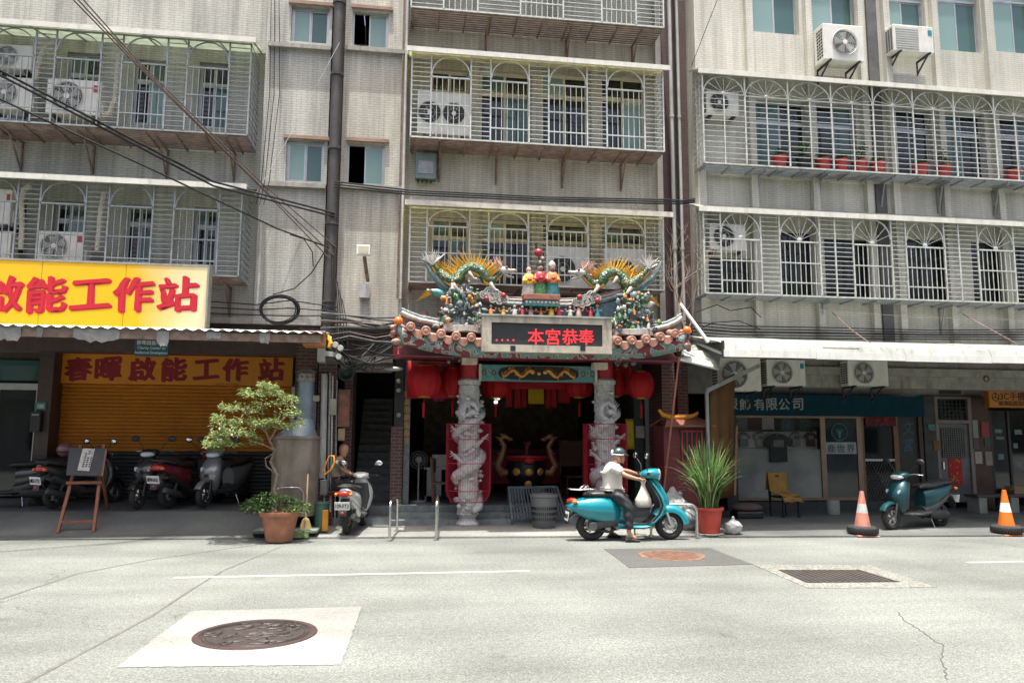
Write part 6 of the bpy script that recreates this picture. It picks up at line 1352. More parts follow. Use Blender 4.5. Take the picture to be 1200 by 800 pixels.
# ================================================================== between temple and shops
# brown tarp with its gutter frame
t = thing('tarp_screen', 'brown weathered tarp hung on a grey frame right of the temple', 'tarp', W(846, 585, 15.0)); tar = Mtrans('brown_tarp', (.15,.075,.028), .25)
P00, P10, P11, P01 = W(834, 585, 15.0), W(860, 582, 15.4), W(861, 437, 15.2), W(832, 455, 14.8); rows = []
for j in range(10):
    v = j/9; rows.append([P00.lerp(P10, u).lerp(P01.lerp(P11, u), v)+Vector((0, .03*math.sin(u*14+v*2), 0)) for u in [k/12 for k in range(13)]])
MB().sheet(rows).build('tarp', tar, t, 60, thick=.004); MB().bar(W(828, 458, 14.8), W(890, 428, 14.6), .08).build('gutter', steelg, t); MB().bar(W(828, 458, 14.8), Vector((X(828, 458, 14.8), 14.8, .06)), .06).build('post', steelg, t)
MB().bar(W(861, 580, 15.1), W(863, 500, 15.1), .04).build('batten', M('batten_wood', (.18,.09,.05), .7), t)
# brick furnace shrine
q = W(803, 600, 15.2); t = thing('paper_furnace', 'small red tiled burning shrine with orange curved ridge', 'furnace', (q.x, 15.3, .06)); fb = rect(779, 831, 499, 605, 15.1)
MB().box(fb[0], fb[1], 15.12, 15.75, .06, fb[3]).build('body', Mtile('red_tile', (.17,.025,.03), (.14,.02,.03), (.10,.05,.05), .1, .1, .006, .3, .4), t)
b2 = rect(799, 822, 505, 543, 15.1); MB().box(b2[0], b2[1], 15.10, 15.121, b2[2], b2[3]).build('dark_opening', black, t)
for k in range(5): x = b2[0]+(b2[1]-b2[0])*k/4; MB().box(x-.012, x+.012, 15.07, 15.10, b2[2], b2[3]).build('lattice_bar', por['r'], t)
for z in (b2[2], b2[3]): MB().box(b2[0]-.03, b2[1]+.03, 15.065, 15.10, z-.02, z+.02).build('lattice_rail', por['r'], t)
b3 = rect(778, 837, 488, 499, 15.0); MB().add([(b3[0]+.25, 15.5, b3[3]+.04), (b3[1]-.25, 15.5, b3[3]+.04), (b3[1], 14.92, b3[2]), (b3[0], 14.92, b3[2])], [(0,1,2,3)]).build('roof_front', M('salmon_roof', (.24,.09,.06), .5, var=.2), t, thick=.04)
MB().add([(b3[0]+.25, 15.5, b3[3]+.04), (b3[1]-.25, 15.5, b3[3]+.04), (b3[1], 15.95, b3[2]), (b3[0], 15.95, b3[2])], [(0,1,2,3)]).build('roof_back', MATS['salmon_roof'], t, thick=.04)
P = [W(a, b, 15.25) for a, b in ((772, 480), (777, 486), (786, 489), (797, 489), (808, 488.5), (815, 486), (818, 483))]; MB().tube(P, [.03, .045, .05, .05, .05, .045, .03], 8).build('curved_ridge', M('orange_glaze', (.60,.24,.02), .35), t, 60)
# bamboo pole, bags
t = thing('bamboo_pole', 'thin reddish bamboo pole leaning on the temple eave', 'pole', W(775, 597, 14.75)); A, B = W(775, 600, 14.85), W(796, 418, 14.2); MB().tube([A.lerp(B, k/12) for k in range(13)], .021, 8).build('cane', M('red_bamboo', (.24,.09,.055), .5, var=.2), t, 60)
for k in range(1, 12): MB().ell(A.lerp(B, k/12), .027, .027, .014, 8, 5).build('node', MATS['red_bamboo'], t, 60)
bagw = M('woven_sack', (.26,.28,.28), .85, var=.25, vs=12, bump=.3, bs=25); bagp = M('white_plastic_bag', (.42,.45,.44), .5, var=.15, bump=.4, bs=12)
def sack(label, px, py, Y, z0, rx, rz_, m, knot=True, seed=1):
    q = X(px, py, Y); t = thing('sack', label, 'sack', (q, Y, z0), group='sacks beside the red pot'); rr = random.Random(seed); rows = []
    for j in range(10):
        u = j/9; r_ = rx*(.75+.35*math.sin(math.pi*min(1, u*1.15)))*(1 if u < .7 else max(.16, 1-(u-.7)*2.9))
        rows.append([(r_*math.cos(k*.449)*(1+rr.uniform(-.16, .16)), r_*.8*math.sin(k*.449)*(1+rr.uniform(-.16, .16)), rz_*u) for k in range(14)])
    MB().loft(rows).build('bag', m, t, 70, world=False)
    if knot: MB().ell((0, 0, rz_*1.04), rx*.2, rx*.15, rx*.22, 8, 6, jit=.2).build('knot', m, t, 60, world=False)
sack('large grey sack at the back beside the red pot', 797, 590, 14.6, .06, .24, .62, bagw, seed=3); sack('grey sack slumped low between rail and red pot', 808, 605, 14.4, .05, .20, .40, bagw, seed=4); sack('upper crumpled grey sack against the furnace', 788, 570, 14.75, .06, .24, .78, bagw, False, 5)
sack('small white plastic bag on the ground right of the red pot', 859.5, 625, 13.75, .05, .15, .27, bagp, seed=6)
# stainless hoops
def hoop(label, A, B, h, r=.025):
    t = thing('bike_hoop', label, 'bike rail', A, group='steel bike hoops'); A, B = Vector(A), Vector(B); d = (B-A).normalized(); P = [A]
    for k in range(7): a = math.pi*.5*k/6; P.append(A+Vector((0, 0, h-.12))+d*.12*(1-math.cos(a))+Vector((0, 0, .12*math.sin(a))))
    for k in range(7): a = math.pi*.5*k/6; P.append(B+Vector((0, 0, h-.12))-d*.12*(1-math.sin(a))+Vector((0, 0, .12*math.cos(a))))
    P.append(B); MB().tube(P, r, 10).build('bent_tube', chrome, t, 60)
    for e in (A, B): MB().lathe([(.055, -.004), (.055, .01), (.03, .014)], e, 12).build('foot_plate', chrome, t)
a, b_ = G(456.5, 630, .05), G(465, 622, .05); hoop('steel hoop between the white scooter and the temple steps', a, b_, .62)
a, b_ = G(511, 629, .05), G(512.5, 618, .05); hoop('lone steel hoop seen end on before the temple steps', a, b_, .62)
a, b_ = G(763, 627, .05), G(817, 627, .05); hoop('steel hoop behind the front wheel of the turquoise scooter', (a.x+.0, a.y, .045), (b_.x, b_.y, .045), .55)
# ramp grate, bin
t = thing('steel_ramp', 'dark steel barred ramp leaning on the temple steps', 'ramp', W(628, 610, 15.2)); A0, A1, B0, B1 = W(596, 571, 15.95), W(652, 570, 15.95), W(600, 609, 15.5), W(664, 608, 15.5)
sg = M('blue_grey_steel', (.10,.12,.13), .5, .5, var=.2)
for a, b_ in ((A0, A1), (B0, B1), (A0, B0), (A1, B1), (A0.lerp(B0, .55), A1.lerp(B1, .55))): MB().bar(a, b_, .045).build('rail', sg, t)
for k in range(1, 17): u = k/17; MB().bar(A0.lerp(A1, u), B0.lerp(B1, u), .02).build('bar', sg, t)
for a in (B0, B1): MB().bar(a, Vector((a.x, a.y, .05)), .04).build('foot', sg, t)
for a in (A0, A1): MB().bar(a, Vector((a.x, a.y+.05, .39)), .035).build('foot', sg, t)
q = G(631, 614, .05); t = thing('waste_bin', 'round grey plastic bin with slots before the steel ramp', 'bin', (q.x, 14.98, .05)); bn = M('grey_bin', (.12,.125,.13), .5, var=.1)
MB().lathe([(.20, 0), (.215, .02), (.255, .58), (.275, .60), (.275, .65), (.255, .65), (.245, .6), (.2, .05)], n=28).build('drum', bn, t, 40, world=False); mb = MB()
for k in range(20):
    a = math.pi+math.pi*k/19
    for j in range(3): r_ = .225+.012*j; z = .18+.1*j; mb.obox((r_*math.cos(a), r_*math.sin(a), z), (.018, .012, .06), (0, 0, a-math.pi/2))
mb.build('slots', black, t, world=False)['kind'] = 'stuff'
# traffic cones on tyre rings
def cone(label, px, py, body, band, h, lean=0):
    q = G(px, py, .02); t = thing('traffic_cone', label, 'traffic cone', (q.x, q.y+.2, 0), 0, 'traffic cones'); t.rotation_euler = (0, lean, 0)
    z0 = .10
    MB().lathe([(.155, z0), (.10, z0+h*.45)], n=24, capt=False).build('skirt', body, t, 40, world=False); MB().lathe([(.10, z0+h*.45), (.072, z0+h*.68)], n=24, capb=False, capt=False).build('band', band, t, 40, world=False); MB().lathe([(.072, z0+h*.68), (.035, z0+h), (.025, z0+h)], n=24, capb=False).build('tip', body, t, 40, world=False)
    MB().box(-.22, .22, -.22, .22, .003, .035).build('foot', body, t, world=False, bevel=.02)
    P = [(.19*math.cos(k*.2618), .19*math.sin(k*.2618), .11) for k in range(24)]; ty = MB().tube(P, .08, 10, True).build('tyre_ring', rubber, t, 60, world=False)
    mb = MB()
    for k in range(36): a = k*2*math.pi/36; mb.obox((.27*math.cos(a), .27*math.sin(a), .11), (.012, .022, .09), (0, 0, a))
    mb.build('tread', rubber, ty, world=False)
cone('faded pink traffic cone on a tyre ring beside the teal scooter', 1018.5, 628, M('faded_pink', (.46,.19,.14), .6, var=.25, vs=9, dirt=.2), M('grey_band', (.45,.46,.44), .4, var=.2), .72, R(1.5))
cone('bright orange traffic cone on a tyre ring at the right edge', 1190, 627, M('cone_orange', (.62,.15,.015), .5, var=.08), M('white_band', (.75,.75,.72), .4), .74)
# ================================================================== scooters
def zring(z, cx, hx, hy, n=16, p=2.6, cy=0, lean=0):
    out = []
    for k in range(n):
        a = 2*math.pi*k/n; c, s_ = math.cos(a), math.sin(a); out.append((cx+hx*math.copysign(abs(c)**(2/p), c), cy+hy*math.copysign(abs(s_)**(2/p), s_), z+lean*math.copysign(abs(c)**(2/p), c)))
    return out
clearl = M('clear_lens', (.55,.58,.58), .08, var=0, coat=.6); redl = M('red_lens', (.42,.02,.015), .12, var=0, coat=.6); ambl = M('amber_lens', (.60,.17,.02), .12, var=0, coat=.6)
seatm = M('black_vinyl', (.02,.021,.022), .5, bump=.1, bs=60); platew = M('plate_white_paint', (.72,.72,.70), .4, var=.04); plated = M('plate_ink', (.03,.03,.035), .5); mirg = M('mirror_glass', (.75,.77,.78), .03, 1, var=0); darkgrey = M('charcoal_plastic', (.045,.048,.05), .5, var=.12)
def wheel(t, x, r=.235, tw=.055, spokes=5, rim=None):
    c = (x, 0, r); o = MB().tube([(x+(r-tw)*math.cos(k*.1963), 0, r+(r-tw)*math.sin(k*.1963)) for k in range(32)], tw, 10, True).build('wheel', rubber, t, 60, world=False)
    mb = MB(); q = r-tw*1.75
    mb.tube([(x+q*math.cos(k*.2618), 0, r+q*math.sin(k*.2618)) for k in range(24)], .02, 6, True)
    for k in range(spokes): a = k*2*math.pi/spokes+.3; mb.bar((x, 0, r), (x+q*math.cos(a), 0, r+q*math.sin(a)), .03, .035)
    mb.lathe([(.05, -.05), (.055, 0), (.05, .05)], c, 14, 'Y'); mb.build('rim', rim or chrome, o, 50, world=False)
    MB().lathe([(.085, -.028), (.085, -.024), (.04, -.024), (.04, -.028)], c, 20, 'Y', False, False).build('brake_disc', alu, o, 50, world=False)
    return o
def mirrors(t, base, m, h=.19, out=.15, back=-.02):
    for s_ in (-1, 1):
        A = Vector(base)+Vector((0, s_*.16, 0)); B = A+Vector((back, s_*out, h)); o = MB().tube([A, A+Vector((0, s_*.03, h*.5)), B], .008, 6).build('mirror', m, t, 60, world=False)
        MB().ell(B+Vector((0, s_*.035, .03)), .028, .085, .055, 12, 8).build('mirror_shell', m, o, 60, world=False); MB().ell(B+Vector((-.016, s_*.035, .03)), .018, .075, .047, 12, 8).build('mirror_glass', mirg, o, 60, world=False)
def plate(t, x, z, txt, lean=.25, w_=.26, h_=.14):
    MB().obox((x, 0, z), (.006, w_, h_), (0, -lean, 0)).build('number_plate', platew, t, world=False, bevel=.002)
    me = glyph(txt, h_*.5, .015, .002)
    for v in me.vertices: y, xx, z2 = v.co.y, v.co.x, v.co.z; v.co = Vector((-.005+y, -xx*.0-xx, z2))
    wd = max(abs(v.co.y) for v in me.vertices); k = w_*.44/wd
    for v in me.vertices: v.co.y *= k
    me.materials.append(plated); share('plate_lettering', me, t, (x, 0, z), (0, -lean, 0))
def scooter(label, loc, rz, body, trim=None, txt='MTW-0162', sc=1.0, light_up=True, accent=None, steer=0):
    trim = trim or darkgrey; t = thing('scooter', label, 'scooter', loc, rz, 'parked scooters'); t.scale = (sc, sc, sc)
    wheel(t, -.62, .225, .06, 5); wheel(t, .66, .225, .052, 5)
    MB().loft([[(.66+rr*math.cos(a), y, .225+rr*math.sin(a)) for y, rr in ((-.062, .235), (-.055, .265), (0, .285), (.055, .265), (.062, .235), (0, .25))] for a in [R(28+k*11) for k in range(13)]]).build('front_fender', body, t, 50, world=False)
    for s_ in (-1, 1): MB().tube([(.66, s_*.085, .225), (.585, s_*.08, .46), (.53, s_*.06, .62)], [.022, .022, .026], 8).build('fork_leg', iron, t, 60, world=False)
    # apron: pointed nose, widening to the handlebar
    MB().loft([zring(.30, .42, .06, .10, p=2), zring(.42, .47, .10, .17, p=2), zring(.56, .50, .13, .205, p=1.9), zring(.68, .48, .13, .205, p=1.9), zring(.80, .43, .11, .17, p=2), zring(.89, .37, .08, .12, p=2), zring(.93, .34, .05, .08, p=2)]).build('front_apron', body, t, 50, world=False)
    for s_ in (-1, 1): MB().loft([[(.60-.02*u+.0, s_*(.035+.10*u)+dy, .60+.09*u+dz) for dy, dz in ((-.02, -.022), (.02, -.02), (.03, .03), (-.01, .02))] for u in (0, .5, 1)]).build('indicator', clearl, t, 60, world=False)
    MB().box(.585, .632, -.045, .045, .535, .60).build('nose_grille', black, t, world=False, bevel=.01)
    MB().loft([zring(.36, .36, .05, .12), zring(.60, .38, .05, .17), zring(.84, .31, .05, .14)]).build('inner_shield', trim, t, 50, world=False)
    # handlebar cowl with headlight
    MB().loft([sring(.24, .97, .07, .035), sring(.30, .98, .15, .055), sring(.38, .97, .17, .07), sring(.46, .95, .13, .06), sring(.50, .94, .07, .035)]).build('handlebar_cowl', body, t, 50, world=False)
    MB().loft([sring(.44, .94, .135, .052), sring(.50, .93, .11, .045), sring(.53, .925, .055, .022)]).build('headlight', clearl, t, 50, world=False)
    for s_ in (-1, 1):
        MB().tube([(.33, s_*.14, .97), (.26, s_*.26, .985), (.21, s_*.35, .98)], [.016, .018, .018], 8).build('grip', black, t, 60, world=False); MB().tube([(.30, s_*.2, .985), (.30, s_*.30, .985), (.25, s_*.37, .975)], .006, 5).build('brake_lever', chrome, t, 60, world=False)
    mirrors(t, (.30, 0, .99), black)
    MB().loft([sring(.46, .30, .11, .05), sring(.30, .27, .15, .04), sring(.0, .265, .16, .04), sring(-.22, .29, .16, .07)]).build('floorboard', trim, t, 50, world=False)
    MB().loft([sring(-.12, .50, .12, .20), sring(-.25, .52, .16, .22), sring(-.45, .58, .175, .18), sring(-.65, .65, .165, .13), sring(-.85, .72, .12, .085), sring(-.98, .76, .06, .045)]).build('rear_body', body, t, 50, world=False)
    MB().loft([sring(-.10, .30, .13, .10), sring(-.30, .36, .165, .12), sring(-.52, .46, .17, .08), sring(-.75, .58, .13, .06)]).build('side_skirt', accent or trim, t, 50, world=False)
    MB().loft([sring(-.02, .74, .10, .035), sring(-.12, .765, .135, .055), sring(-.35, .765, .155, .055), sring(-.55, .80, .15, .065), sring(-.75, .83, .125, .055), sring(-.86, .83, .08, .03)]).build('seat', seatm, t, 50, world=False)
    MB().tube([(-.66, -.13, .80), (-.86, -.12, .84), (-1.0, -.06, .85), (-1.0, .06, .85), (-.86, .12, .84), (-.66, .13, .80)], .014, 8).build('grab_rail', trim, t, 60, world=False)
    MB().loft([sring(-.94, .725, .12, .055), sring(-.99, .72, .10, .05), sring(-1.015, .72, .06, .03)]).build('tail_light', redl, t, 50, world=False)
    for s_ in (-1, 1): MB().ell((-.955, s_*.125, .71), .05, .035, .032, 10, 7).build('rear_indicator', ambl, t, 60, world=False)
    MB().loft([sring(-.80, .62, .08, .04), sring(-.93, .55, .08, .03), sring(-1.0, .44, .075, .02), sring(-1.01, .36, .07, .012)]).build('rear_fender', trim, t, 50, world=False)
    plate(t, -1.03, .52, txt); MB().ell((-1.02, 0, .40), .012, .04, .022, 10, 6).build('reflector', redl, t, 60, world=False)
    MB().loft([sring(-.20, .26, .07, .07, cy=.09), sring(-.40, .25, .08, .09, cy=.10), sring(-.62, .235, .06, .10, cy=.11), sring(-.72, .235, .04, .06, cy=.11)]).build('engine_case', iron, t, 50, world=False)
    MB().tube([(-.28, -.10, .18), (-.45, -.14, .20), (-.52, -.155, .24), (-.88, -.16, .33), (-.92, -.16, .34)], [.022, .025, .055, .06, .04], 12).build('exhaust', M('dark_exhaust', (.09,.09,.09), .5, .6), t, 60, world=False)
    MB().tube([(-.25, .10, .20), (-.27, .16, .02), (-.20, .20, .005)], .012, 6).build('side_stand', chrome, t, 60, world=False)
    for s_ in (-1, 1): MB().tube([(-.62, s_*.10, .225), (-.52, s_*.12, .55)], [.028, .022], 8).build('shock', iron, t, 60, world=False)
    return t
paint = lambda n, c, r=.25, m=0, co=.6: M(n, c, r, m, var=.05, coat=co)
white_p = paint('scooter_silver_white', (.60,.61,.59), .3, .2); tealp = paint('scooter_teal', (.012,.065,.075), .35, .3, .25); blackp = paint('scooter_black', (.02,.021,.022)); redp = paint('scooter_dark_red', (.12,.012,.02)); silv = paint('scooter_silver', (.23,.235,.25), .3, .4)
def gz(x, y):                                                # height of the arcade ramp
    d = y-kerbY(x)
    return .022+(.05-.022)*d/.35 if d < .35 else .05+.31*(d-.35)/.9 if d < 1.25 else .36+.09*(d-1.25)/max(.1, 18-kerbY(x)-1.25)
def sc_at(px, Y): x = X(px, 585, Y); return (x, Y, gz(x, Y))
def upright(t, pitch=0): return t
scooter('dark scooter parked sideways at the far left edge', sc_at(6, 16.4), R(205), blackp, sc=1.08)
t = scooter('black scooter with white plate half hidden behind the easel', sc_at(98, 16.5), R(62), blackp, sc=1.05, txt='NKU-7722')
scooter('black scooter facing out before the orange shutter', sc_at(186, 16.45), R(256), blackp, sc=1.1)
scooter('black and dark red scooter showing its tail before the shutter', sc_at(224, 16.5), R(66), redp, sc=1.08, txt='NPW-0162', accent=blackp)
scooter('silver scooter facing out beside the potted tree', sc_at(262, 16.5), R(252), silv, sc=1.08)
p = G(418, 628, .05)
scooter('silver white scooter parked tail out in the sun by the temple', (X(417, 600, 15.0), 14.98, .045), R(80), white_p, txt='109-FT3', sc=1.02, accent=white_p)
p = G(1075, 624, .03); scooter('teal scooter parked at an angle between the traffic cones', (X(1074, 605, 14.2), 14.2, .045), R(197), tealp, sc=1.08, txt='MNB-5180')
# helmet left on the hidden scooter
q = W(76, 527, 16.4); t = thing('helmet', 'dusky pink helmet on the scooter behind the easel', 'helmet', q-Vector((0, 0, .1))); MB().ell(q, .15, .14, .14, 14, 9).build('shell', M('dusky_pink', (.22,.10,.10), .3, coat=.4), t, 60); MB().lathe([(.15, 0), (.155, .02), (.145, .03)], q-Vector((0, 0, .05)), 16, capb=False, capt=False).build('rim', black, t)
# ---------- turquoise classic scooter under the rider
turq = paint('turquoise_paint', (.008,.235,.29), .22, .1, .8)
YV = 13.42; vx0, vx1 = X(693, 615, YV), X(784, 615, YV); wb = vx1-vx0; k_ = wb/1.28
V = thing('scooter', 'turquoise classic scooter ridden by the man in white', 'scooter', ((vx0+vx1)/2, YV, .0), R(-1)); V.scale = (k_, k_, k_)
wheel(V, -.64, .235, .058, 6); wheel(V, .64, .235, .055, 5)
MB().loft([[(.64+rr*math.cos(a)*1.02, y, .235+rr*math.sin(a)) for y, rr in ((-.095, .20), (-.10, .26), (-.06, .31), (0, .325), (.06, .31), (.10, .26), (.095, .20), (0, .285))] for a in [R(4+k*11) for k in range(14)]]).build('front_fender', turq, V, 50, world=False)
for s_ in (-1, 1): MB().tube([(.64, s_*.085, .235), (.58, s_*.08, .42), (.50, 0, .62)], [.022, .024, .03], 8).build('fork_leg', alu, V, 60, world=False)
# leg shield: thin curved plate, narrow at the neck, flaring low
def shield(off, m, name, inset=0):
    rows = []
    for z, x, w_, bow in ((.23, .22, .15, .02), (.30, .35, .18, .04), (.42, .45, .205, .07), (.55, .49, .20, .09), (.68, .455, .165, .08), (.82, .385, .11, .06), (.96, .30, .065, .04)):
        rows.append([(x+bow*math.cos(u*1.45)+off, (w_-inset)*u, z) for u in [-1+k/6 for k in range(13)]])
    return MB().sheet(rows).build(name, m, V, 60, world=False, thick=.03)
shield(0, turq, 'leg_shield'); shield(-.045, darkgrey, 'inner_shield', .03)
MB().tube([(.62, 0, .42), (.60, 0, .56), (.55, 0, .70), (.46, 0, .86), (.36, 0, 1.0)], [.03, .05, .055, .05, .04], 10).build('horn_cover', turq, V, 60, world=False)
MB().loft([sring(.34, .245, .16, .035), sring(.20, .215, .17, .04), sring(-.05, .215, .17, .04), sring(-.24, .24, .17, .06)]).build('floorboard', turq, V, 50, world=False)
MB().box(-.18, .26, -.13, .13, .256, .268).build('floor_mat', darkgrey, V, world=False)
# bulbous rear body with rounded cowls
MB().loft([sring(-.10, .42, .07, .15), sring(-.17, .44, .12, .20), sring(-.30, .47, .165, .225), sring(-.50, .485, .20, .22), sring(-.70, .50, .195, .185), sring(-.86, .52, .15, .13), sring(-.98, .535, .09, .07), sring(-1.03, .53, .04, .035)]).build('rear_body', turq, V, 60, world=False)
MB().loft([sring(-.04, .68, .06, .03), sring(-.12, .70, .10, .05), sring(-.30, .71, .13, .055), sring(-.50, .72, .14, .055), sring(-.68, .72, .12, .045), sring(-.76, .715, .07, .02)]).build('seat', seatm, V, 60, world=False)
MB().loft([sring(-.22, .29, .06, .06, cy=-.07), sring(-.40, .27, .06, .06, cy=-.08), sring(-.60, .245, .055, .065, cy=-.09), sring(-.70, .24, .04, .05, cy=-.09)]).build('engine_case', darkgrey, V, 60, world=False)
MB().lathe([(.065, -.13), (.065, -.145), (.045, -.155), (.001, -.155)], (-.64, 0, .235), 20, 'Y', False, False).build('hub_cap', M('dark_alu', (.2,.2,.2), .35, .8), V, 50, world=False)
MB().loft([sring(-.80, .42, .10, .05), sring(-.93, .40, .10, .03), sring(-1.0, .33, .09, .02), sring(-1.02, .27, .08, .012)]).build('rear_fender', darkgrey, V, 50, world=False)
plate(V, -1.035, .385, 'ADU-3318', -.15)
MB().loft([sring(-.90, .625, .09, .04), sring(-.97, .625, .085, .045), sring(-1.03, .615, .05, .025)]).build('tail_light', redl, V, 60, world=False)
for s_ in (-1, 1): MB().ell((-.93, s_*.13, .61), .05, .03, .03, 10, 7).build('rear_indicator', ambl, V, 60, world=False)
mb = MB()
for y in (-.09, 0, .09): mb.tube([(-.62, y, .80), (-.84, y, .79), (-1.0, y, .80)], .009, 6)
mb.tube([(-1.0, -.11, .80), (-1.0, .11, .80)], .009, 6); mb.tube([(-.66, -.12, .74), (-.72, -.12, .86), (-.80, -.11, .80)], .010, 6); mb.tube([(-.66, .12, .74), (-.72, .12, .86), (-.80, .11, .80)], .010, 6); mb.tube([(-.72, -.12, .86), (-.72, .12, .86)], .010, 6)
mb.build('rear_rack', M('dull_chrome', (.22,.22,.22), .35, .9, var=.1), V, 60, world=False)
# headset with round lamp
MB().loft([sring(.18, 1.03, .06, .04), sring(.26, 1.04, .13, .07), sring(.34, 1.04, .15, .09), sring(.43, 1.035, .115, .095), sring(.47, 1.03, .095, .09)]).build('headset', turq, V, 60, world=False)
MB().lathe([(.105, .45), (.105, .475), (.09, .48)], (0, 0, 1.03), 20, 'X', False, False).build('lamp_ring', chrome, V, 40, world=False); MB().ell((.47, 0, 1.03), .035, .09, .09, 14, 10).build('headlight', clearl, V, 60, world=False)
for s_ in (-1, 1):
    MB().tube([(.28, s_*.12, 1.05), (.24, s_*.24, 1.06), (.19, s_*.36, 1.05)], [.02, .019, .019], 8).build('grip', black, V, 60, world=False); MB().tube([(.29, s_*.18, 1.06), (.30, s_*.28, 1.05), (.26, s_*.36, 1.04)], .007, 5).build('brake_lever', chrome, V, 60, world=False)
mirrors(V, (.24, 0, 1.08), black, .22, .12, -.05)
MB().tube([(.10, .12, .22), (.12, .17, .02), (.16, .20, .0)], .012, 6).build('side_stand', chrome, V, 60, world=False)
MB().tube([(-.30, -.04, .2), (-.36, -.10, .14), (-.85, .14, .22)], [.02, .02, .05], 8).build('exhaust', iron, V, 60, world=False)
# bag on the hook
bg_ = W(754, 581, YV-.02); t = thing('carrier_bag', 'white cloth bag hanging inside the turquoise scooter leg shield', 'bag', bg_-Vector((0, 0, .22))); rows = []
for z, rx, ry in ((-.19, .13, .08), (-.15, .155, .10), (-.05, .14, .09), (.06, .09, .06), (.14, .05, .035), (.2, .035, .02), (.26, .05, .03)): rows.append([(bg_.x+rx*math.cos(k*.5236)*(1+rng.uniform(-.08, .08)), bg_.y+ry*math.sin(k*.5236), bg_.z+z) for k in range(12)])
MB().loft(rows).build('bag_body', M('white_cloth_bag', (.55,.53,.47), .85, var=.12, bump=.3, bs=18), t, 70); MB().tube([(bg_.x-.03, bg_.y, bg_.z+.24), (bg_.x, bg_.y, bg_.z+.33), (bg_.x+.03, bg_.y, bg_.z+.24)], .01, 6).build('strap', M('bag_strap', (.45,.43,.38), .9), t, 60)
# ================================================================== people
skin = M('skin', (.42,.22,.14), .55, var=.08, vs=20); shirtw = M('white_shirt', (.62,.60,.54), .85, var=.06, bump=.25, bs=9); trous = M('dark_trousers', (.016,.018,.020), .6, var=.25, vs=12, bump=.35, bs=14)
def skinmesh(joints, edges, sub=2):
    names = list(joints); me = bpy.data.meshes.new('k'); me.from_pydata([joints[n][0] for n in names], [(names.index(a), names.index(b)) for a, b in edges], [])
    o = bpy.data.objects.new('k', me); col.objects.link(o); md = o.modifiers.new('s', 'SKIN')
    for i, n in enumerate(names):
        r_ = joints[n][1]; me.skin_vertices[0].data[i].radius = r_ if isinstance(r_, tuple) else (r_, r_); me.skin_vertices[0].data[i].use_root = i == 0
    md.use_smooth_shade = True; s2 = o.modifiers.new('d', 'SUBSURF'); s2.levels = sub; s2.render_levels = sub
    bpy.context.view_layer.update(); out = bpy.data.meshes.new_from_object(o.evaluated_get(bpy.context.evaluated_depsgraph_get()))
    bpy.data.objects.remove(o); return out
def mesh_into(mb, me): mb.add([v.co for v in me.vertices], [tuple(p.vertices) for p in me.polygons])
def head(mb, c, f, up, s_=1.0):
    """head at c facing f: skull, jaw, nose, ears, brow, lips"""
    f = Vector(f).normalized(); up = Vector(up); l = up.cross(f).normalized(); up = f.cross(l).normalized(); m = Matrix((f, l, up)).transposed(); rings = []
    prof = [(-.118, .030, .028, .050), (-.108, .052, .040, .040), (-.085, .072, .056, .020), (-.045, .088, .066, .008), (0, .094, .071, 0), (.04, .096, .073, -.006), (.075, .088, .066, -.010), (.10, .066, .050, -.012), (.118, .03, .024, -.012)]
    for z, rf, rl, of in prof: rings.append([c+s_*(m@Vector((of+rf*math.cos(k*math.pi/8), rl*math.sin(k*math.pi/8), z))) for k in range(16)])
    mb.loft(rings)
    P = lambda x, y, z: c+s_*(m@Vector((x, y, z)))
    mb.loft([[P(.088, dy, .02+.0) for dy in (-.008, 0, .008)], [P(.108, dy, -.012) for dy in (-.012, 0, .012)], [P(.116, dy, -.028) for dy in (-.014, 0, .014)], [P(.092, dy, -.038) for dy in (-.014, 0, .014)]])
    mb.ell(P(.088, 0, -.062), .012*s_, .022*s_, .007*s_, 8, 5, m)
    for sy in (-1, 1): mb.ell(P(-.005, sy*.073, -.008), .022*s_, .010*s_, .032*s_, 8, 6, m); mb.ell(P(.086, sy*.03, .024), .010*s_, .018*s_, .007*s_, 6, 5, m)
def eyes(par, c, f, up, s_=1.0):
    f = Vector(f).normalized(); up = Vector(up); l = up.cross(f).normalized(); up = f.cross(l).normalized(); m = Matrix((f, l, up)).transposed()
    for sy in (-1, 1): MB().ell(c+s_*(m@Vector((.084, sy*.03, .008))), .010*s_, .012*s_, .007*s_, 8, 6, m).build('eye', M('eye_dark', (.05,.035,.03), .2), par, 60)
def fingers(mb, wrist, knuck, grip, side, r=.0085):
    """four fingers closing over a bar along 'side' and a thumb from the palm's edge"""
    wrist, knuck = Vector(wrist), Vector(knuck); d = (knuck-wrist).normalized(); s_ = Vector(side).normalized(); dn = Vector((0, 0, -1))
    for i, L in enumerate((.95, 1.05, 1.0, .8)):
        b = knuck+s_*(.030-.02*i); mb.tube([b-d*.02, b+d*.030*L, b+d*.045*L+dn*.025, b+d*.025*L+dn*.05, b+dn*.048], [r*1.1, r, r, r*.9, r*.6], 7)
    b = wrist.lerp(knuck, .45)+s_*.035; mb.tube([b, b+s_*.015+d*.03+dn*.015, b+d*.06+dn*.035, b+d*.07-s_*.015+dn*.045], [r*1.35, r*1.2, r*1.05, r*.7], 7)
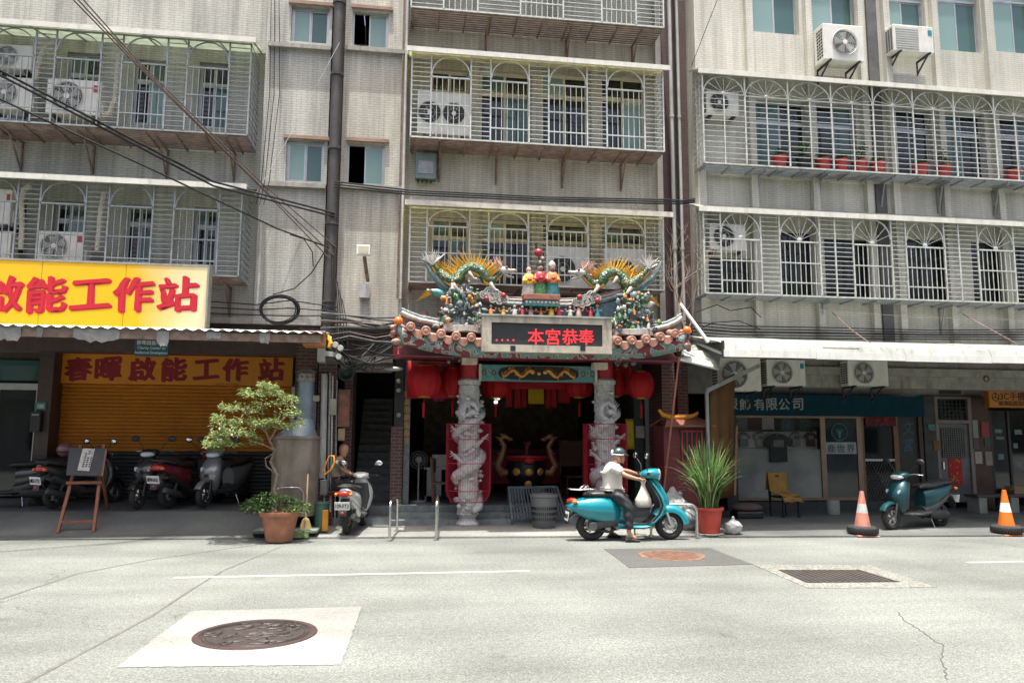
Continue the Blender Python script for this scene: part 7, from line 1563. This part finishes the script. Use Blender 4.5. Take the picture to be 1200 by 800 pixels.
# ---- rider
Yn, Yf_ = YV-.17, YV+.17
J = lambda px, py, dy=0: tuple(W(px, py, YV+dy))
pel = Vector(J(716.5, 576)); hc_ = Vector(J(726, 534))
body = {'pel': (tuple(pel), (.09, .11)), 'waist': (J(717.5, 567), (.08, .10)), 'chest': (J(717.5, 555), (.085, .12)), 'sh': (J(718.5, 547), (.06, .09)), 'neck': (J(721, 542), .052), 'head': (J(724.5, 536), .055)}
E_ = [('pel', 'waist'), ('waist', 'chest'), ('chest', 'sh'), ('sh', 'neck'), ('neck', 'head')]
legs = {}
for nm, dy, kn, an, toe in (('n', -.17, (737, 593, -.27), (737, 625, -.28), (746, 631.5, -.29)), ('f', .17, (730, 597, .27), (716, 624, .30), (725, 628.5, .31))):
    body['hip'+nm] = (tuple(pel+Vector((.05, dy*.9, -.03))), .07); body['knee'+nm] = (J(*kn), .062); body['calf'+nm] = (tuple(Vector(J(*kn)).lerp(Vector(J(*an)), .35)), .058); body['ank'+nm] = (J(*an), .040); body['toe'+nm] = (J(*toe), .035)
    E_ += [('pel', 'hip'+nm), ('hip'+nm, 'knee'+nm), ('knee'+nm, 'calf'+nm), ('calf'+nm, 'ank'+nm), ('ank'+nm, 'toe'+nm)]
for nm, dy, el, wr, hd in (('n', -.19, (733, 557, -.30), (747, 561, -.34), (752, 561.5, -.35)), ('f', .19, (736, 552, .28), (746, 555, .32), (751, 555.5, .33))):
    body['shd'+nm] = (tuple(Vector(J(718, 548))+Vector((0, dy, 0))), .045); body['el'+nm] = (J(*el), .043); body['fa'+nm] = (tuple(Vector(J(*el)).lerp(Vector(J(*wr)), .35)), .042); body['wr'+nm] = (J(*wr), .029); body['hd'+nm] = (J(*hd), (.022, .042))
    E_ += [('sh', 'shd'+nm), ('shd'+nm, 'el'+nm), ('el'+nm, 'fa'+nm), ('fa'+nm, 'wr'+nm), ('wr'+nm, 'hd'+nm)]
mb = MB(); mesh_into(mb, skinmesh(body, E_)); hf = (.96, -.22, -.12); head(mb, hc_, hf, (.12, 0, 1), 1.02)
for nm in 'nf': fingers(mb, body['wr'+nm][0], Vector(body['hd'+nm][0])+Vector((.02, 0, .005)), None, (0, -1 if nm == 'n' else 1, 0))
feet = Vector(body['toen'][0]); person = mb.build('person', skin, None, 70); tag(person, 'man in white T-shirt, dark trousers and helmet astride the turquoise scooter', 'person')
eyes(person, hc_, hf, (.12, 0, 1), 1.02)
shj = {k: body[k] for k in ('waist', 'chest', 'sh')}; shj['hem'] = (J(718, 571.5), (.165, .185)); shj['waist'] = (J(718.3, 563), (.16, .18)); shj['chest'] = (J(717.5, 554), (.16, .19)); shj['sh'] = (J(718.5, 547), (.115, .16)); shj['col'] = (J(720.8, 542.6), .07); SE = [('hem', 'waist'), ('waist', 'chest'), ('chest', 'sh'), ('sh', 'col')]
for nm in 'nf':
    shj['s'+nm] = (body['shd'+nm][0], .088); shj['m'+nm] = (tuple(Vector(body['shd'+nm][0]).lerp(Vector(body['el'+nm][0]), .40)), .078); shj['e'+nm] = (tuple(Vector(body['shd'+nm][0]).lerp(Vector(body['el'+nm][0]), .70)), .074); SE += [('sh', 's'+nm), ('s'+nm, 'm'+nm), ('m'+nm, 'e'+nm)]
def cloth(name, joints, edges, m, par, amp=.006, fr=28):
    me = skinmesh(joints, edges, 3); mb = MB(); mesh_into(mb, me)
    vs = []
    for v in mb.v: x, y, z = v; w_ = math.sin(x*fr+z*fr*.8)*math.sin(z*fr*.6+y*fr); vs.append((x+amp*w_, y+amp*w_, z))
    mb.v = vs; return mb.build(name, m, par, 70)
cloth('t_shirt', shj, SE, shirtw, person, .006, 24)
tj = {'pel': (tuple(pel), (.175, .20)), 'belt': (J(717.5, 568), (.145, .17))}; TE = [('belt', 'pel')]
for nm in 'nf':
    K, A = Vector(body['knee'+nm][0]), Vector(body['ank'+nm][0]); tj['h'+nm] = (tuple(Vector(body['hip'+nm][0])+Vector((.03, 0, -.02))), .145); tj['t'+nm] = (tuple(Vector(body['hip'+nm][0]).lerp(K, .5)), .11); tj['k'+nm] = (tuple(K), .093); tj['c'+nm] = (tuple(K.lerp(A, .5)), .085); tj['a'+nm] = (tuple(K.lerp(A, .88)), .078)
    TE += [('pel', 'h'+nm), ('h'+nm, 't'+nm), ('t'+nm, 'k'+nm), ('k'+nm, 'c'+nm), ('c'+nm, 'a'+nm)]
cloth('trousers', tj, TE, trous, person, .010, 30)
MB().lathe([(.148, -.02), (.150, 0), (.146, .025)], J(717.5, 569), 20, capb=False, capt=False).build('belt', black, person)
shoe = M('dark_shoe', (.04,.04,.035), .6, var=.3)
for nm in 'nf':
    A, T = Vector(body['ank'+nm][0]), Vector(body['toe'+nm][0]); d = (T-A); d.z = 0; d.normalize(); s_ = Vector((-d.y, d.x, 0)); z0 = .004; B0 = Vector((A.x, A.y, z0))-d*.06; rows = []
    for u, w_, h in ((0, .026, .06), (.04, .036, .085), (.10, .036, .075), (.16, .042, .055), (.22, .042, .045), (.255, .028, .032)): c = B0+d*u; rows.append([c+s_*w_*math.cos(a)+Vector((0, 0, h*.5+h*.5*math.sin(a))) for a in [k*.6283 for k in range(10)]])
    MB().loft(rows).build('shoe', shoe, person, 60)
# helmet: half shell with peak, band and strap
hm = M('dark_green_helmet', (.02,.045,.04), .15, var=.1, coat=.8); C = hc_+Vector((-.012, 0, .035)); f = Vector(hf).normalized(); mm = Matrix.Rotation(math.atan2(f.y, f.x), 3, 'Z')@Matrix.Rotation(R(4), 3, 'Y'); rows = []
for k in range(8): b = R(-8+k*14); rows.append([C+mm@Vector((.132*math.cos(b)*math.cos(a), .115*math.cos(b)*math.sin(a), .125*math.sin(b))) for a in [j*math.pi/10 for j in range(20)]])
hl = MB().loft(rows).build('helmet', hm, person, 60)
MB().tube([C+mm@Vector((.131*math.cos(a), .114*math.sin(a), -.012)) for a in [j*math.pi/12 for j in range(24)]], .011, 6, True).build('white_rim', white, hl, 60)
MB().sheet([[C+mm@Vector((.125*math.cos(a)*(1+.50*u), .11*math.sin(a)*(1+.1*u), .012-.030*u)) for a in [R(-62+k*12.4) for k in range(11)]] for u in (0, .5, 1)]).build('peak', black, hl, 60, thick=.008)
for s_ in (-1, 1): MB().tube([C+mm@Vector((.02, s_*.108, -.02)), C+mm@Vector((.045, s_*.09, -.10)), C+mm@Vector((.06, s_*.03, -.155))], .006, 5).build('strap', black, hl, 60)
MB().ell(C+mm@Vector((-.115, 0, .02)), .03, .07, .05, 10, 7, mm).build('rear_patch', white, hl, 60)
# ---- man sitting in the shade of the passage
YP = 15.62; pelS = W(396, 566, YP); sx = pelS.x; hS = W(402.5, 527.5, YP)
bs = {'pel': ((sx-.02, YP, pelS.z), (.15, .15)), 'chest': ((sx-.03, YP, Z(396, 548, YP)), (.14, .17)), 'sh': ((sx+.0, YP, Z(396, 540, YP)), (.10, .14)), 'neck': ((hS.x-.03, YP, Z(396, 535, YP)), .05), 'head': (tuple(hS), .06)}
be = [('pel', 'chest'), ('chest', 'sh'), ('sh', 'neck'), ('neck', 'head')]; fz = .41
for nm, dy in (('n', -.15), ('f', .15)):
    bs['hip'+nm] = ((sx+.02, YP+dy*.7, pelS.z-.02), .10); bs['kn'+nm] = ((sx+.42, YP+dy, pelS.z+.02), .065); bs['an'+nm] = ((sx+.40, YP+dy, fz+.08), .04); bs['to'+nm] = ((sx+.55, YP+dy, fz+.04), .035); be += [('pel', 'hip'+nm), ('hip'+nm, 'kn'+nm), ('kn'+nm, 'an'+nm), ('an'+nm, 'to'+nm)]
    bs['s'+nm] = ((sx+.0, YP+dy*1.3, Z(396, 541, YP)), .06); bs['e'+nm] = ((sx+.12, YP+dy*1.6, pelS.z+.25), .043); bs['w'+nm] = ((sx+.33, YP+dy, pelS.z+.14), .03); bs['h'+nm] = ((sx+.41, YP+dy*.8, pelS.z+.13), (.022, .04)); be += [('sh', 's'+nm), ('s'+nm, 'e'+nm), ('e'+nm, 'w'+nm), ('w'+nm, 'h'+nm)]
mb = MB(); mesh_into(mb, skinmesh(bs, be)); head(mb, hS, (.9, -.3, -.35), (.3, 0, 1), 1.05)
for nm in 'nf': fingers(mb, bs['w'+nm][0], bs['h'+nm][0], None, (0, -1 if nm == 'n' else 1, 0))
ps = mb.build('person', skin, None, 70); tag(ps, 'bald man in pale shirt sitting in the dark passage behind the white scooter', 'person')
sj = {k: bs[k] for k in ('chest', 'sh')}; sj['hem'] = ((sx-.02, YP, pelS.z+.02), (.165, .17)); sj['chest'] = (bs['chest'][0], (.155, .185)); sj['sh'] = (bs['sh'][0], (.11, .155)); se = [('hem', 'chest'), ('chest', 'sh')]
for nm in 'nf': sj['s'+nm] = (bs['s'+nm][0], .078); sj['m'+nm] = (tuple(Vector(bs['s'+nm][0]).lerp(Vector(bs['e'+nm][0]), .6)), .068); se += [('sh', 's'+nm), ('s'+nm, 'm'+nm)]
cloth('shirt', sj, se, M('grey_green_shirt', (.30,.32,.28), .9), ps)
tj = {'pel': (bs['pel'][0], (.165, .165))}; te = []
for nm in 'nf': tj['h'+nm] = (bs['hip'+nm][0], .118); tj['k'+nm] = (bs['kn'+nm][0], .085); tj['a'+nm] = (tuple(Vector(bs['kn'+nm][0]).lerp(Vector(bs['an'+nm][0]), .85)), .07); te += [('pel', 'h'+nm), ('h'+nm, 'k'+nm), ('k'+nm, 'a'+nm)]
cloth('trousers', tj, te, trous, ps)
t = thing('stool', 'low stool under the man sitting in the passage', 'stool', (sx, YP, .4)); st_h = pelS.z-.14-.4; MB().box(-.18, .18, -.18, .18, st_h-.04, st_h).build('seat', por['r'], t, world=False, bevel=.01)
for a in (-.14, .14):
    for b in (-.14, .14): MB().bar((a*1.1, b*1.1, 0), (a*.9, b*.9, st_h-.04), .03).build('leg', por['r'], t, world=False)
# ================================================================== plants
terra = M('terracotta', (.38,.16,.09), .8, var=.2, vs=6, dirt=.35); bark = M('grey_bark', (.20,.15,.11), .9, var=.3, vs=20, bump=.5, bs=40)
def foliage(mb, centre, rad, n, ln, wd, rr, slots=3, flat=1.0):
    for _ in range(n):
        d = rdir(rr, .25).normalized(); q = rr.random()**.4; p = Vector(centre)+Vector((d.x*rad*q, d.y*rad*q, d.z*rad*q*flat))
        mb.slot(rr.choice([0, 0, 1, 1, 1, 2]) if slots == 3 else 0); leaf(mb, p, (d+Vector((rr.uniform(-.6, .6), rr.uniform(-.6, .6), rr.uniform(-.4, .5)))), ln*rr.uniform(.7, 1.3), wd*rr.uniform(.7, 1.3), rr.uniform(.1, .5))
YTQ = 13.75; q = G(327, 634); base = Vector((X(327, 630, YTQ), YTQ, .02))
t = thing('potted_tree', 'leaning leafy tree in a terracotta pot at the kerb', 'potted tree', base)
MB().lathe([(.21, 0), (.22, .02), (.30, .42), (.33, .42), (.34, .45), (.34, .50), (.31, .50), (.30, .45)], n=32).build('pot', terra, t, 40, world=False); MB().lathe([(.001, .46), (.302, .46)], n=24, capb=False, capt=False).build('soil', soil, t, world=False)
TJ = lambda px, py, dy=0: W(px, py, YTQ+dy)
tr = [TJ(327, 602), TJ(326, 588, .03), TJ(321, 572, -.04), TJ(325, 556, .03), TJ(317, 541, 0), TJ(322, 528, .05), TJ(316, 516, 0), TJ(312, 506, 0)]
tk = MB().tube(tr, [.032, .03, .026, .026, .024, .022, .02, .016], 8).build('trunk', bark, t, 60)
def limb(pts, r0): MB().tube([TJ(*p) for p in pts], [r0*(1-.75*i/(len(pts)-1)) for i in range(len(pts))], 6).build('limb', bark, tk, 60)
limb([(325, 556, .03), (312, 546, .02), (311, 537, -.05), (322, 530, 0), (330, 510, .1)], .018); limb([(312, 506), (300, 497, .1), (285, 490, .1), (265, 500, .1)], .016); limb([(316, 516), (325, 500, -.1), (335, 488, 0), (345, 482, .1)], .016); limb([(312, 506), (308, 488, .2), (305, 470, .1), (312, 458, 0)], .014); limb([(300, 497, .1), (283, 480, -.15), (268, 478, -.2)], .012); limb([(322, 528, .05), (312, 522, -.2), (290, 515, -.3)], .012); limb([(326, 575), (334, 562, .02), (336, 548, .05), (343, 538, 0)], .010)
rr = random.Random(5); mb = MB()
cl_ = [(262, 497, 16), (255, 512, 13), (252, 524, 10), (270, 482, 15), (283, 472, 14), (297, 464, 14), (312, 460, 13), (325, 463, 12), (336, 473, 13), (344, 486, 11), (350, 497, 7), (330, 486, 14), (313, 478, 16), (298, 485, 16), (283, 494, 16), (272, 507, 15), (290, 510, 13), (305, 500, 14), (320, 497, 13), (334, 500, 9), (262, 520, 10), (280, 522, 8), (300, 518, 7), (246, 518, 7), (318, 452, 7), (290, 458, 6), (340, 463, 5), (255, 488, 6), (308, 452, 5)]
for px, py, r_ in cl_:
    for dy in (-.25, 0, .25):
        if rr.random() < .3: continue
        c = TJ(px+rr.uniform(-3, 3), py+rr.uniform(-3, 3), dy*r_/12+rr.uniform(-.1, .1)); foliage(mb, c, r_/66*rr.uniform(.75, 1.05), int(r_*6), .058, .034, rr, flat=.75)
mb.build('crown', [Mtrans('leaf_olive', (.13,.20,.06), .4), Mtrans('leaf_pale', (.28,.35,.14), .4), Mtrans('leaf_bright', (.46,.52,.27), .4)], t, fix=False)
mb = MB()
for px, py, r_ in ((302, 592, 14), (315, 585, 13), (294, 598, 10), (310, 597, 12), (343, 592, 11), (352, 597, 10), (336, 586, 7), (340, 600, 9)): foliage(mb, TJ(px, py, rr.uniform(-.15, .1)), r_/66, int(r_*9), .085, .04, rr, flat=.8)
mb.build('undergrowth', [leafm, leafd, leafl], t, fix=False)
# red pot of tall arching grass
YGp = 13.85; base = Vector((X(831, 620, YGp), YGp, .05)); t = thing('potted_plant', 'tall arching grass in a red plastic pot beside the sacks', 'potted plant', base); redpot = M('big_red_pot', (.46,.055,.035), .5, var=.12, dirt=.15)
MB().lathe([(.175, 0), (.185, .02), (.245, .42), (.27, .42), (.275, .47), (.25, .47), (.24, .43)], n=30).build('pot', redpot, t, 40, world=False); MB().lathe([(.001, .43), (.243, .43)], n=20, capb=False, capt=False).build('soil', soil, t, world=False); MB().lathe([(.24, -.03), (.27, .0), (.26, .0)], n=24).build('saucer', pvc, t, world=False)
mb = MB(); rr = random.Random(11)
for k in range(330):
    a = rr.uniform(0, 6.283); r0 = .17*math.sqrt(rr.random()); p = Vector((r0*math.cos(a), r0*math.sin(a), .42)); lean = rr.uniform(.05, .55)*(1 if rr.random() < .75 else 1.5); L = rr.uniform(.75, 1.5); a2 = a+rr.uniform(-.8, .8); d = Vector((math.cos(a2), math.sin(a2), 0)); wd = rr.uniform(.008, .017); s_ = Vector((-d.y, d.x, 0)); l_, r_ = [], []; mb.slot(0 if rr.random() < .55 else 1 if rr.random() < .75 else 2)
    for j in range(9):
        u = j/8; q = p+d*(lean*L*u**1.7)+Vector((0, 0, L*(u-.55*lean*u**2.6-.35*max(0, lean-.35)*u**3))); w_ = wd*(1-u**2.2)+.0015; l_.append(q+s_*w_); r_.append(q-s_*w_)
    mb.sheet([l_, r_])
mb.build('grass_blades', [Mtrans('grass_green', (.13,.24,.07), .4), Mtrans('grass_deep', (.06,.14,.045), .4), Mtrans('grass_dry', (.42,.40,.22), .4)], t, world=False, fix=False)
# dead climber on the wall right of the temple roof
t = thing('dry_climber', 'bare dry twigs growing up the wall right of the temple roof', 'climber', W(800, 385, 14.9)); mb = MB(); rr = random.Random(3)
def twig(p, d, L, r_, depth):
    P = [p]; q = p.copy(); d = d.copy()
    for k in range(5): d = (d+Vector((rr.uniform(-.35, .35), rr.uniform(-.2, .2), rr.uniform(-.15, .25)))).normalized(); q = q+d*L/5; P.append(q.copy())
    mb.tube(P, [r_*(1-.7*i/5) for i in range(6)], 4)
    if depth:
        for k in range(4 if depth > 1 else 3): twig(P[rr.randrange(1, 6)], (d+Vector((rr.uniform(-1, 1), rr.uniform(-.4, .4), rr.uniform(-.2, .7)))).normalized(), L*rr.uniform(.4, .65), r_*.55, depth-1)
for px, L in ((798, 1.9), (803, 2.1), (793, 1.4), (806, 1.5), (788, 1.1)): twig(W(px, 388, 15.0), Vector((rng.uniform(-.2, .2), 0, 1)), L, .016, 2)
mb.build('twigs', M('dry_twig', (.26,.20,.16), .9, var=.3), t, 60)
# ================================================================== left side street objects
# joss paper furnace: steel barrel, cone and chimney
YJ = 14.75; jx = X(346, 560, YJ); t = thing('incinerator', 'tall steel joss paper furnace with cone top and chimney', 'furnace', (jx, YJ, .06)); st = M('heat_stained_steel', (.24,.205,.175), .45, .45, var=.25, vs=3, dirt=.5); stb = M('bluish_steel', (.17,.21,.24), .5, .4, var=.2, vs=4)
r_ = (X(373, 560, YJ)-X(318, 560, YJ))/2; z0, z1, z2, z3 = Z(346, 603, YJ), Z(346, 512, YJ), Z(346, 492, YJ), Z(346, 446, YJ); cx_ = jx+.12
MB().lathe([(r_*.98, z0), (r_, z0+.03), (r_, z1-.04), (r_*1.04, z1-.03), (r_*1.04, z1+.01), (r_*.9, z1+.02)], (jx, YJ, 0), 40).build('barrel', st, t, 40)
for z in (z0+.08,): MB().lathe([(r_+.001, z-.012), (r_+.008, z), (r_+.001, z+.012)], (jx, YJ, 0), 40, capb=False, capt=False).build('seam', st, t, 40)
rows = [[(jx+(cx_-jx)*u+(r_*.88*(1-u)+.15*u)*math.cos(k*.2618), YJ+(r_*.88*(1-u)+.15*u)*math.sin(k*.2618), z1+.02+(z2-z1)*u) for k in range(24)] for u in (0, .5, 1)]; MB().loft(rows).build('cone', stb, t, 40)
MB().cyl((cx_, YJ, z2), (cx_, YJ, z3), .14, 20).build('chimney', stb, t, 40); MB().lathe([(.15, z3-.02), (.165, z3), (.165, z3+.13), (.15, z3+.15), (.21, z3+.16), (.02, z3+.26)], (cx_, YJ, 0), 20).build('cowl', st, t, 40)
for k in range(10): a = k*.628; MB().ell((cx_+.166*math.cos(a), YJ+.166*math.sin(a), z3+.07), .018, nu=6, nv=4).build('vent_hole', black, t)
for a in (.5, 2.6, 4.2, 5.6): MB().tube([(jx+r_*.85*math.cos(a), YJ+r_*.85*math.sin(a), z0), (jx+r_*.98*math.cos(a), YJ+r_*.98*math.sin(a), .06)], .025, 8).build('leg', iron, t)
b0 = rect(328, 362, 585, 592, YJ-r_); MB().tube([W(320, 598, YJ-.38), W(322, 573, YJ-.42), W(332, 571, YJ-.45), W(350, 571, YJ-.45), W(355, 576, YJ-.42), W(356, 598, YJ-.38)], .012, 8).build('door_frame_tube', alu, t, 60)
# steel platform with tools
t = thing('trolley_platform', 'low greenish platform trolley under the steel furnace', 'trolley', W(345, 622, 14.2)); c0 = X(300, 620, 14.2); 
MB().box(X(296, 622, 14.15), X(372, 622, 14.15), 14.1, 15.1, .10, .15).build('deck', M('green_grey_deck', (.16,.19,.16), .7, var=.3, dirt=.4), t, bevel=.01); MB().box(X(330, 622, 14.09), X(362, 622, 14.09), 14.06, 14.099, .03, .15).build('printed_edge', M('green_print', (.20,.30,.12), .7, var=.6, vs=14), t)
for x in (X(300, 622, 14.2), X(366, 622, 14.2)):
    for y in (14.2, 15.0): MB().lathe([(.045, -.02), (.045, .02)], (x, y, .075), 12, 'Y').build('castor', rubber, t)
for px0, py0, px1, py1, lb, m_, r2 in ((358, 617, 361, 555, 'wooden broom handle leaning on the steel furnace', M('pale_wood', (.38,.24,.13), .7), .016),):
    t = thing('broom', lb, 'broom', W(px0, py0, 14.1)); MB().cyl(W(px0, py0, 14.15), W(px1, py1, 14.3), r2, 8).build('handle', m_, t); q = W(px0, py0, 14.15); MB().loft([[(q.x+a*w_, q.y+b*w_*.5, q.z+z) for a, b in ((-1, -1), (1, -1), (1, 1), (-1, 1))] for z, w_ in ((-.02, .10), (.12, .06), (.16, .025))]).build('bristles', M('straw', (.30,.22,.10), .9), t)
t = thing('orange_sign_tube', 'yellow orange roadside marker bent beside the steel furnace', 'marker', W(382, 620, 14.6)); om = M('amber_plastic', (.60,.25,.02), .5)
MB().box(X(378, 600, 14.6), X(385, 600, 14.6), 14.56, 14.64, Z(381, 622, 14.6), Z(381, 597, 14.6)).build('board', om, t, bevel=.01); MB().tube([W(*p, 14.7) for p in ((380, 553), (379, 548), (382, 543), (386, 534), (391, 534), (392, 542), (388, 550), (380, 556))], .018, 8).build('loop_hose', om, t, 60)
t = thing('bucket', 'green bucket beside the steel furnace', 'bucket', W(376, 623, 14.75)); q = Vector((X(376, 610, 14.7), 14.7, .06)); MB().lathe([(.11, 0), (.15, .5), (.16, .5), (.16, .53), (.14, .52)], q, 18).build('pail', M('green_plastic', (.05,.13,.10), .5), t, 40); MB().tube([q+Vector((.15*math.cos(a), 0, .5+.12*math.sin(a))) for a in [k*.3142 for k in range(11)]], .006, 5).build('handle', iron, t, 60)
# switch boxes, pipes on the brick pier between shutter and passage
YQ = 15.6; MB().box(X(371, 500, YQ), X(393, 500, YQ), YQ, 15.94, .08, 3.95).build('brick_pier', brickM, bC)
MB().box(X(345, 470, 15.8), X(371, 470, 15.8), 15.8, 16.1, .4, 3.98).build('pier_return', brickM, bL)
for px0, px1, py0, py1, m_, lb in ((350, 368, 437, 470, M('grey_box', (.14,.145,.15), .5, .3), 'upper grey steel cabinet behind the chimney'), (352, 370, 470, 500, M('grey_box2', (.16,.165,.17), .5, .3), 'lower grey steel cabinet behind the chimney'), (396, 410, 456, 500, M('rusty_box', (.16,.07,.045), .7, var=.5, vs=6), 'rusty brown cabinet on the brick pier'), (386, 394, 467, 486, M('cream_box', (.38,.36,.28), .6), 'cream plate with yellow strip on the brick pier'), (396, 404, 502, 516, M('tan_box', (.30,.22,.12), .6), 'small tan box under the rusty cabinet'), (375, 383, 562, 580, M('grey_switch', (.3,.3,.29), .5), 'grey switch box above the green bucket'), (364, 374, 463, 470, M('cream_plate', (.4,.37,.28), .6), 'small cream plate beside the white pipes')):
    y = YQ-.14 if px0 > 345 else 14.2; b0 = rect(px0, px1, py0, py1, y); t = thing('wall_box', lb, 'box', ((b0[0]+b0[1])/2, y, b0[2]), group='boxes on the pier'); MB().box(b0[0], b0[1], y, y+.135, b0[2], b0[3]).build('casing', m_, t, bevel=.008); MB().box(b0[0]+.03, b0[1]-.03, y-.012, y-.001, b0[2]+.03, b0[3]-.03).build('cover', m_, t)
for k, (px0, py0, px1, py1, rr_, m_) in enumerate(((380, 438, 377, 560, .055, pvc), (387, 436, 384, 580, .022, steelg), (390, 440, 387, 600, .018, pvc), (395, 445, 392, 620, .016, steelg), (383, 440, 380, 590, .014, cablew))):
    pipe('conduit', ['thick pale pipe', 'thin grey pipe', 'thin pale pipe', 'outer thin grey pipe', 'thin white pipe'][k]+' on the brick pier left of the passage', [W(px0, py0, YQ-.08), W((px0+px1)/2, (py0+py1)/2, YQ-.08), W(px1, py1, YQ-.08)], rr_, m_)
# tangle under the eave, transformer bracket
t = thing('cable_bracket', 'grey junction box with insulators under the cable tangle', 'junction box', W(378, 420, 14.9)); MB().box(X(372, 415, 14.9), X(381, 415, 14.9), 14.85, 15.1, Z(376, 424, 14.9), Z(376, 408, 14.9)).build('box', pvc, t, bevel=.01); MB().bar(W(381, 414, 14.9), W(398, 416, 14.9), .09).build('arm', pvc, t)
for px, py in ((393, 404), (399, 408), (397, 418)): MB().lathe([(.05, -.06), (.06, -.02), (.035, 0), (.06, .02), (.05, .06)], W(px, py, 14.8), 12, 'Y').build('insulator', pvc, t, 40)
for k in range(14):
    a = (rng.uniform(378, 400), rng.uniform(395, 420), 14.9); b = (rng.uniform(400, 440), rng.uniform(398, 440), 15.0); c = (rng.uniform(440, 470), rng.uniform(392, 430), 15.0)
    cablerun('drooping cable in the tangle under the left end of the temple eave', [a, b, c], rng.uniform(.008, .018), [cable, cable, greyc][k % 3], sag=rng.uniform(0, .12))
for k in range(6): cablerun('cable dropping from the drain pipe into the tangle', [(388+k*2.5, 300+k*10, 15.35), (390+k*3, 370, 15.2), (384+k*5, 410+k*3, 14.95)], .010, cable)
# roof piece over the passage and wall lamp
MB().box(xm1-.1, fx0+.0, 15.2, 16.0, Z(430, 424, 15.2), Z(430, 417, 15.2)).build('passage_canopy', M('dirty_panel', (.12,.11,.10), .8, var=.3), bC)
MB().box(X(404, 430, 16.4), X(460, 430, 16.4), 16.4, 16.5, Z(430, 436, 16.4), 3.98).build('passage_lintel', M('dim_pink_wall', (.17,.13,.12), .8, dirt=.4), bC)
t = thing('wall_speaker', 'dark green loudspeaker over the passage', 'loudspeaker', W(406, 440, 15.7)); MB().lathe([(.05, .12), (.09, .05), (.16, -.04), (.17, -.05), (.14, -.05), (.05, .03)], W(406, 437, 15.7), 18, 'Y').build('horn', M('dark_green_metal', (.03,.05,.05), .5), t, 40); MB().bar(W(406, 437, 15.8), W(406, 425, 15.95), .03).build('bracket', iron, t)
t = thing('ceiling_lamp', 'pale oval lamp at the temple corner over the passage', 'lamp', W(461, 432, 15.4)); MB().ell(W(461, 432, 15.4), .20, .1, .045, 14, 8).build('shade', pvc, t, 60); MB().cyl(W(461, 431, 15.4), W(461, 424, 15.4), .02, 8).build('stem', iron, t)
# easel with notice
YEs = 14.82; A, B = W(68, 619, YEs), W(110, 620, YEs); A.z = gz(A.x, YEs); B.z = gz(B.x, YEs); At, Bt = W(95, 521, YEs+.45), W(122, 521, YEs+.45); t = thing('easel', 'red brown wooden easel standing on the ramp', 'easel', ((A.x+B.x)/2, YEs, A.z)); wd = M('red_brown_wood', (.20,.07,.035), .6, var=.2, vs=9)
MB().bar(A, At, .05).build('leg', wd, t); MB().bar(B, Bt, .05).build('leg', wd, t); bk = Vector(((At.x+Bt.x)/2+.1, YEs+1.15, gz(B.x, YEs+1.15))); MB().bar(At.lerp(Bt, .7), bk, .045).build('leg', wd, t); MB().bar(A.lerp(At, .12), B.lerp(Bt, .12), .04).build('cross_bar', wd, t); MB().bar(A.lerp(At, .56)+Vector((-.06, -.04, 0)), B.lerp(Bt, .56)+Vector((.06, -.04, 0)), .05).build('ledge', wd, t)
c0, c1, c2, c3 = W(79, 558, YEs+.17), W(121, 559, YEs+.17), W(126, 527, YEs+.36), W(83, 526, YEs+.36); t = thing('notice_board', 'black board with a white notice on the easel', 'board', c0); nrm = (c1-c0).cross(c3-c0).normalized(); nrm = nrm if nrm.y < 0 else -nrm; o_ = nrm*.06
MB().add([p+o_ for p in (c0, c1, c2, c3)], [(0,1,2,3)]).build('board', M('charcoal_board', (.03,.032,.036), .6), t, thick=.025)
def bp(u, v, e=.08): return c0.lerp(c1, u).lerp(c3.lerp(c2, u), v)+nrm*e
nb_ = MB().add([bp(.30, .18), bp(.63, .16), bp(.70, .97), bp(.37, .98)], [(0,1,2,3)]).build('notice_sheet', por['w'], t, thick=.004); mb = MB()
for i in range(3):
    for j in range(8):
        u, v = .42+.085*i+.006*j, .30+.078*j
        if rng.random() < .8: mb.add([bp(u, v, .085), bp(u+.05, v, .085), bp(u+.05, v+.05, .085), bp(u, v+.05, .085)], [(0,1,2,3)])
mb.build('handwriting', black, nb_)['kind'] = 'stuff'
MB().bar(c1+o_, c2+o_, .03).build('edge_strip', wd, t)
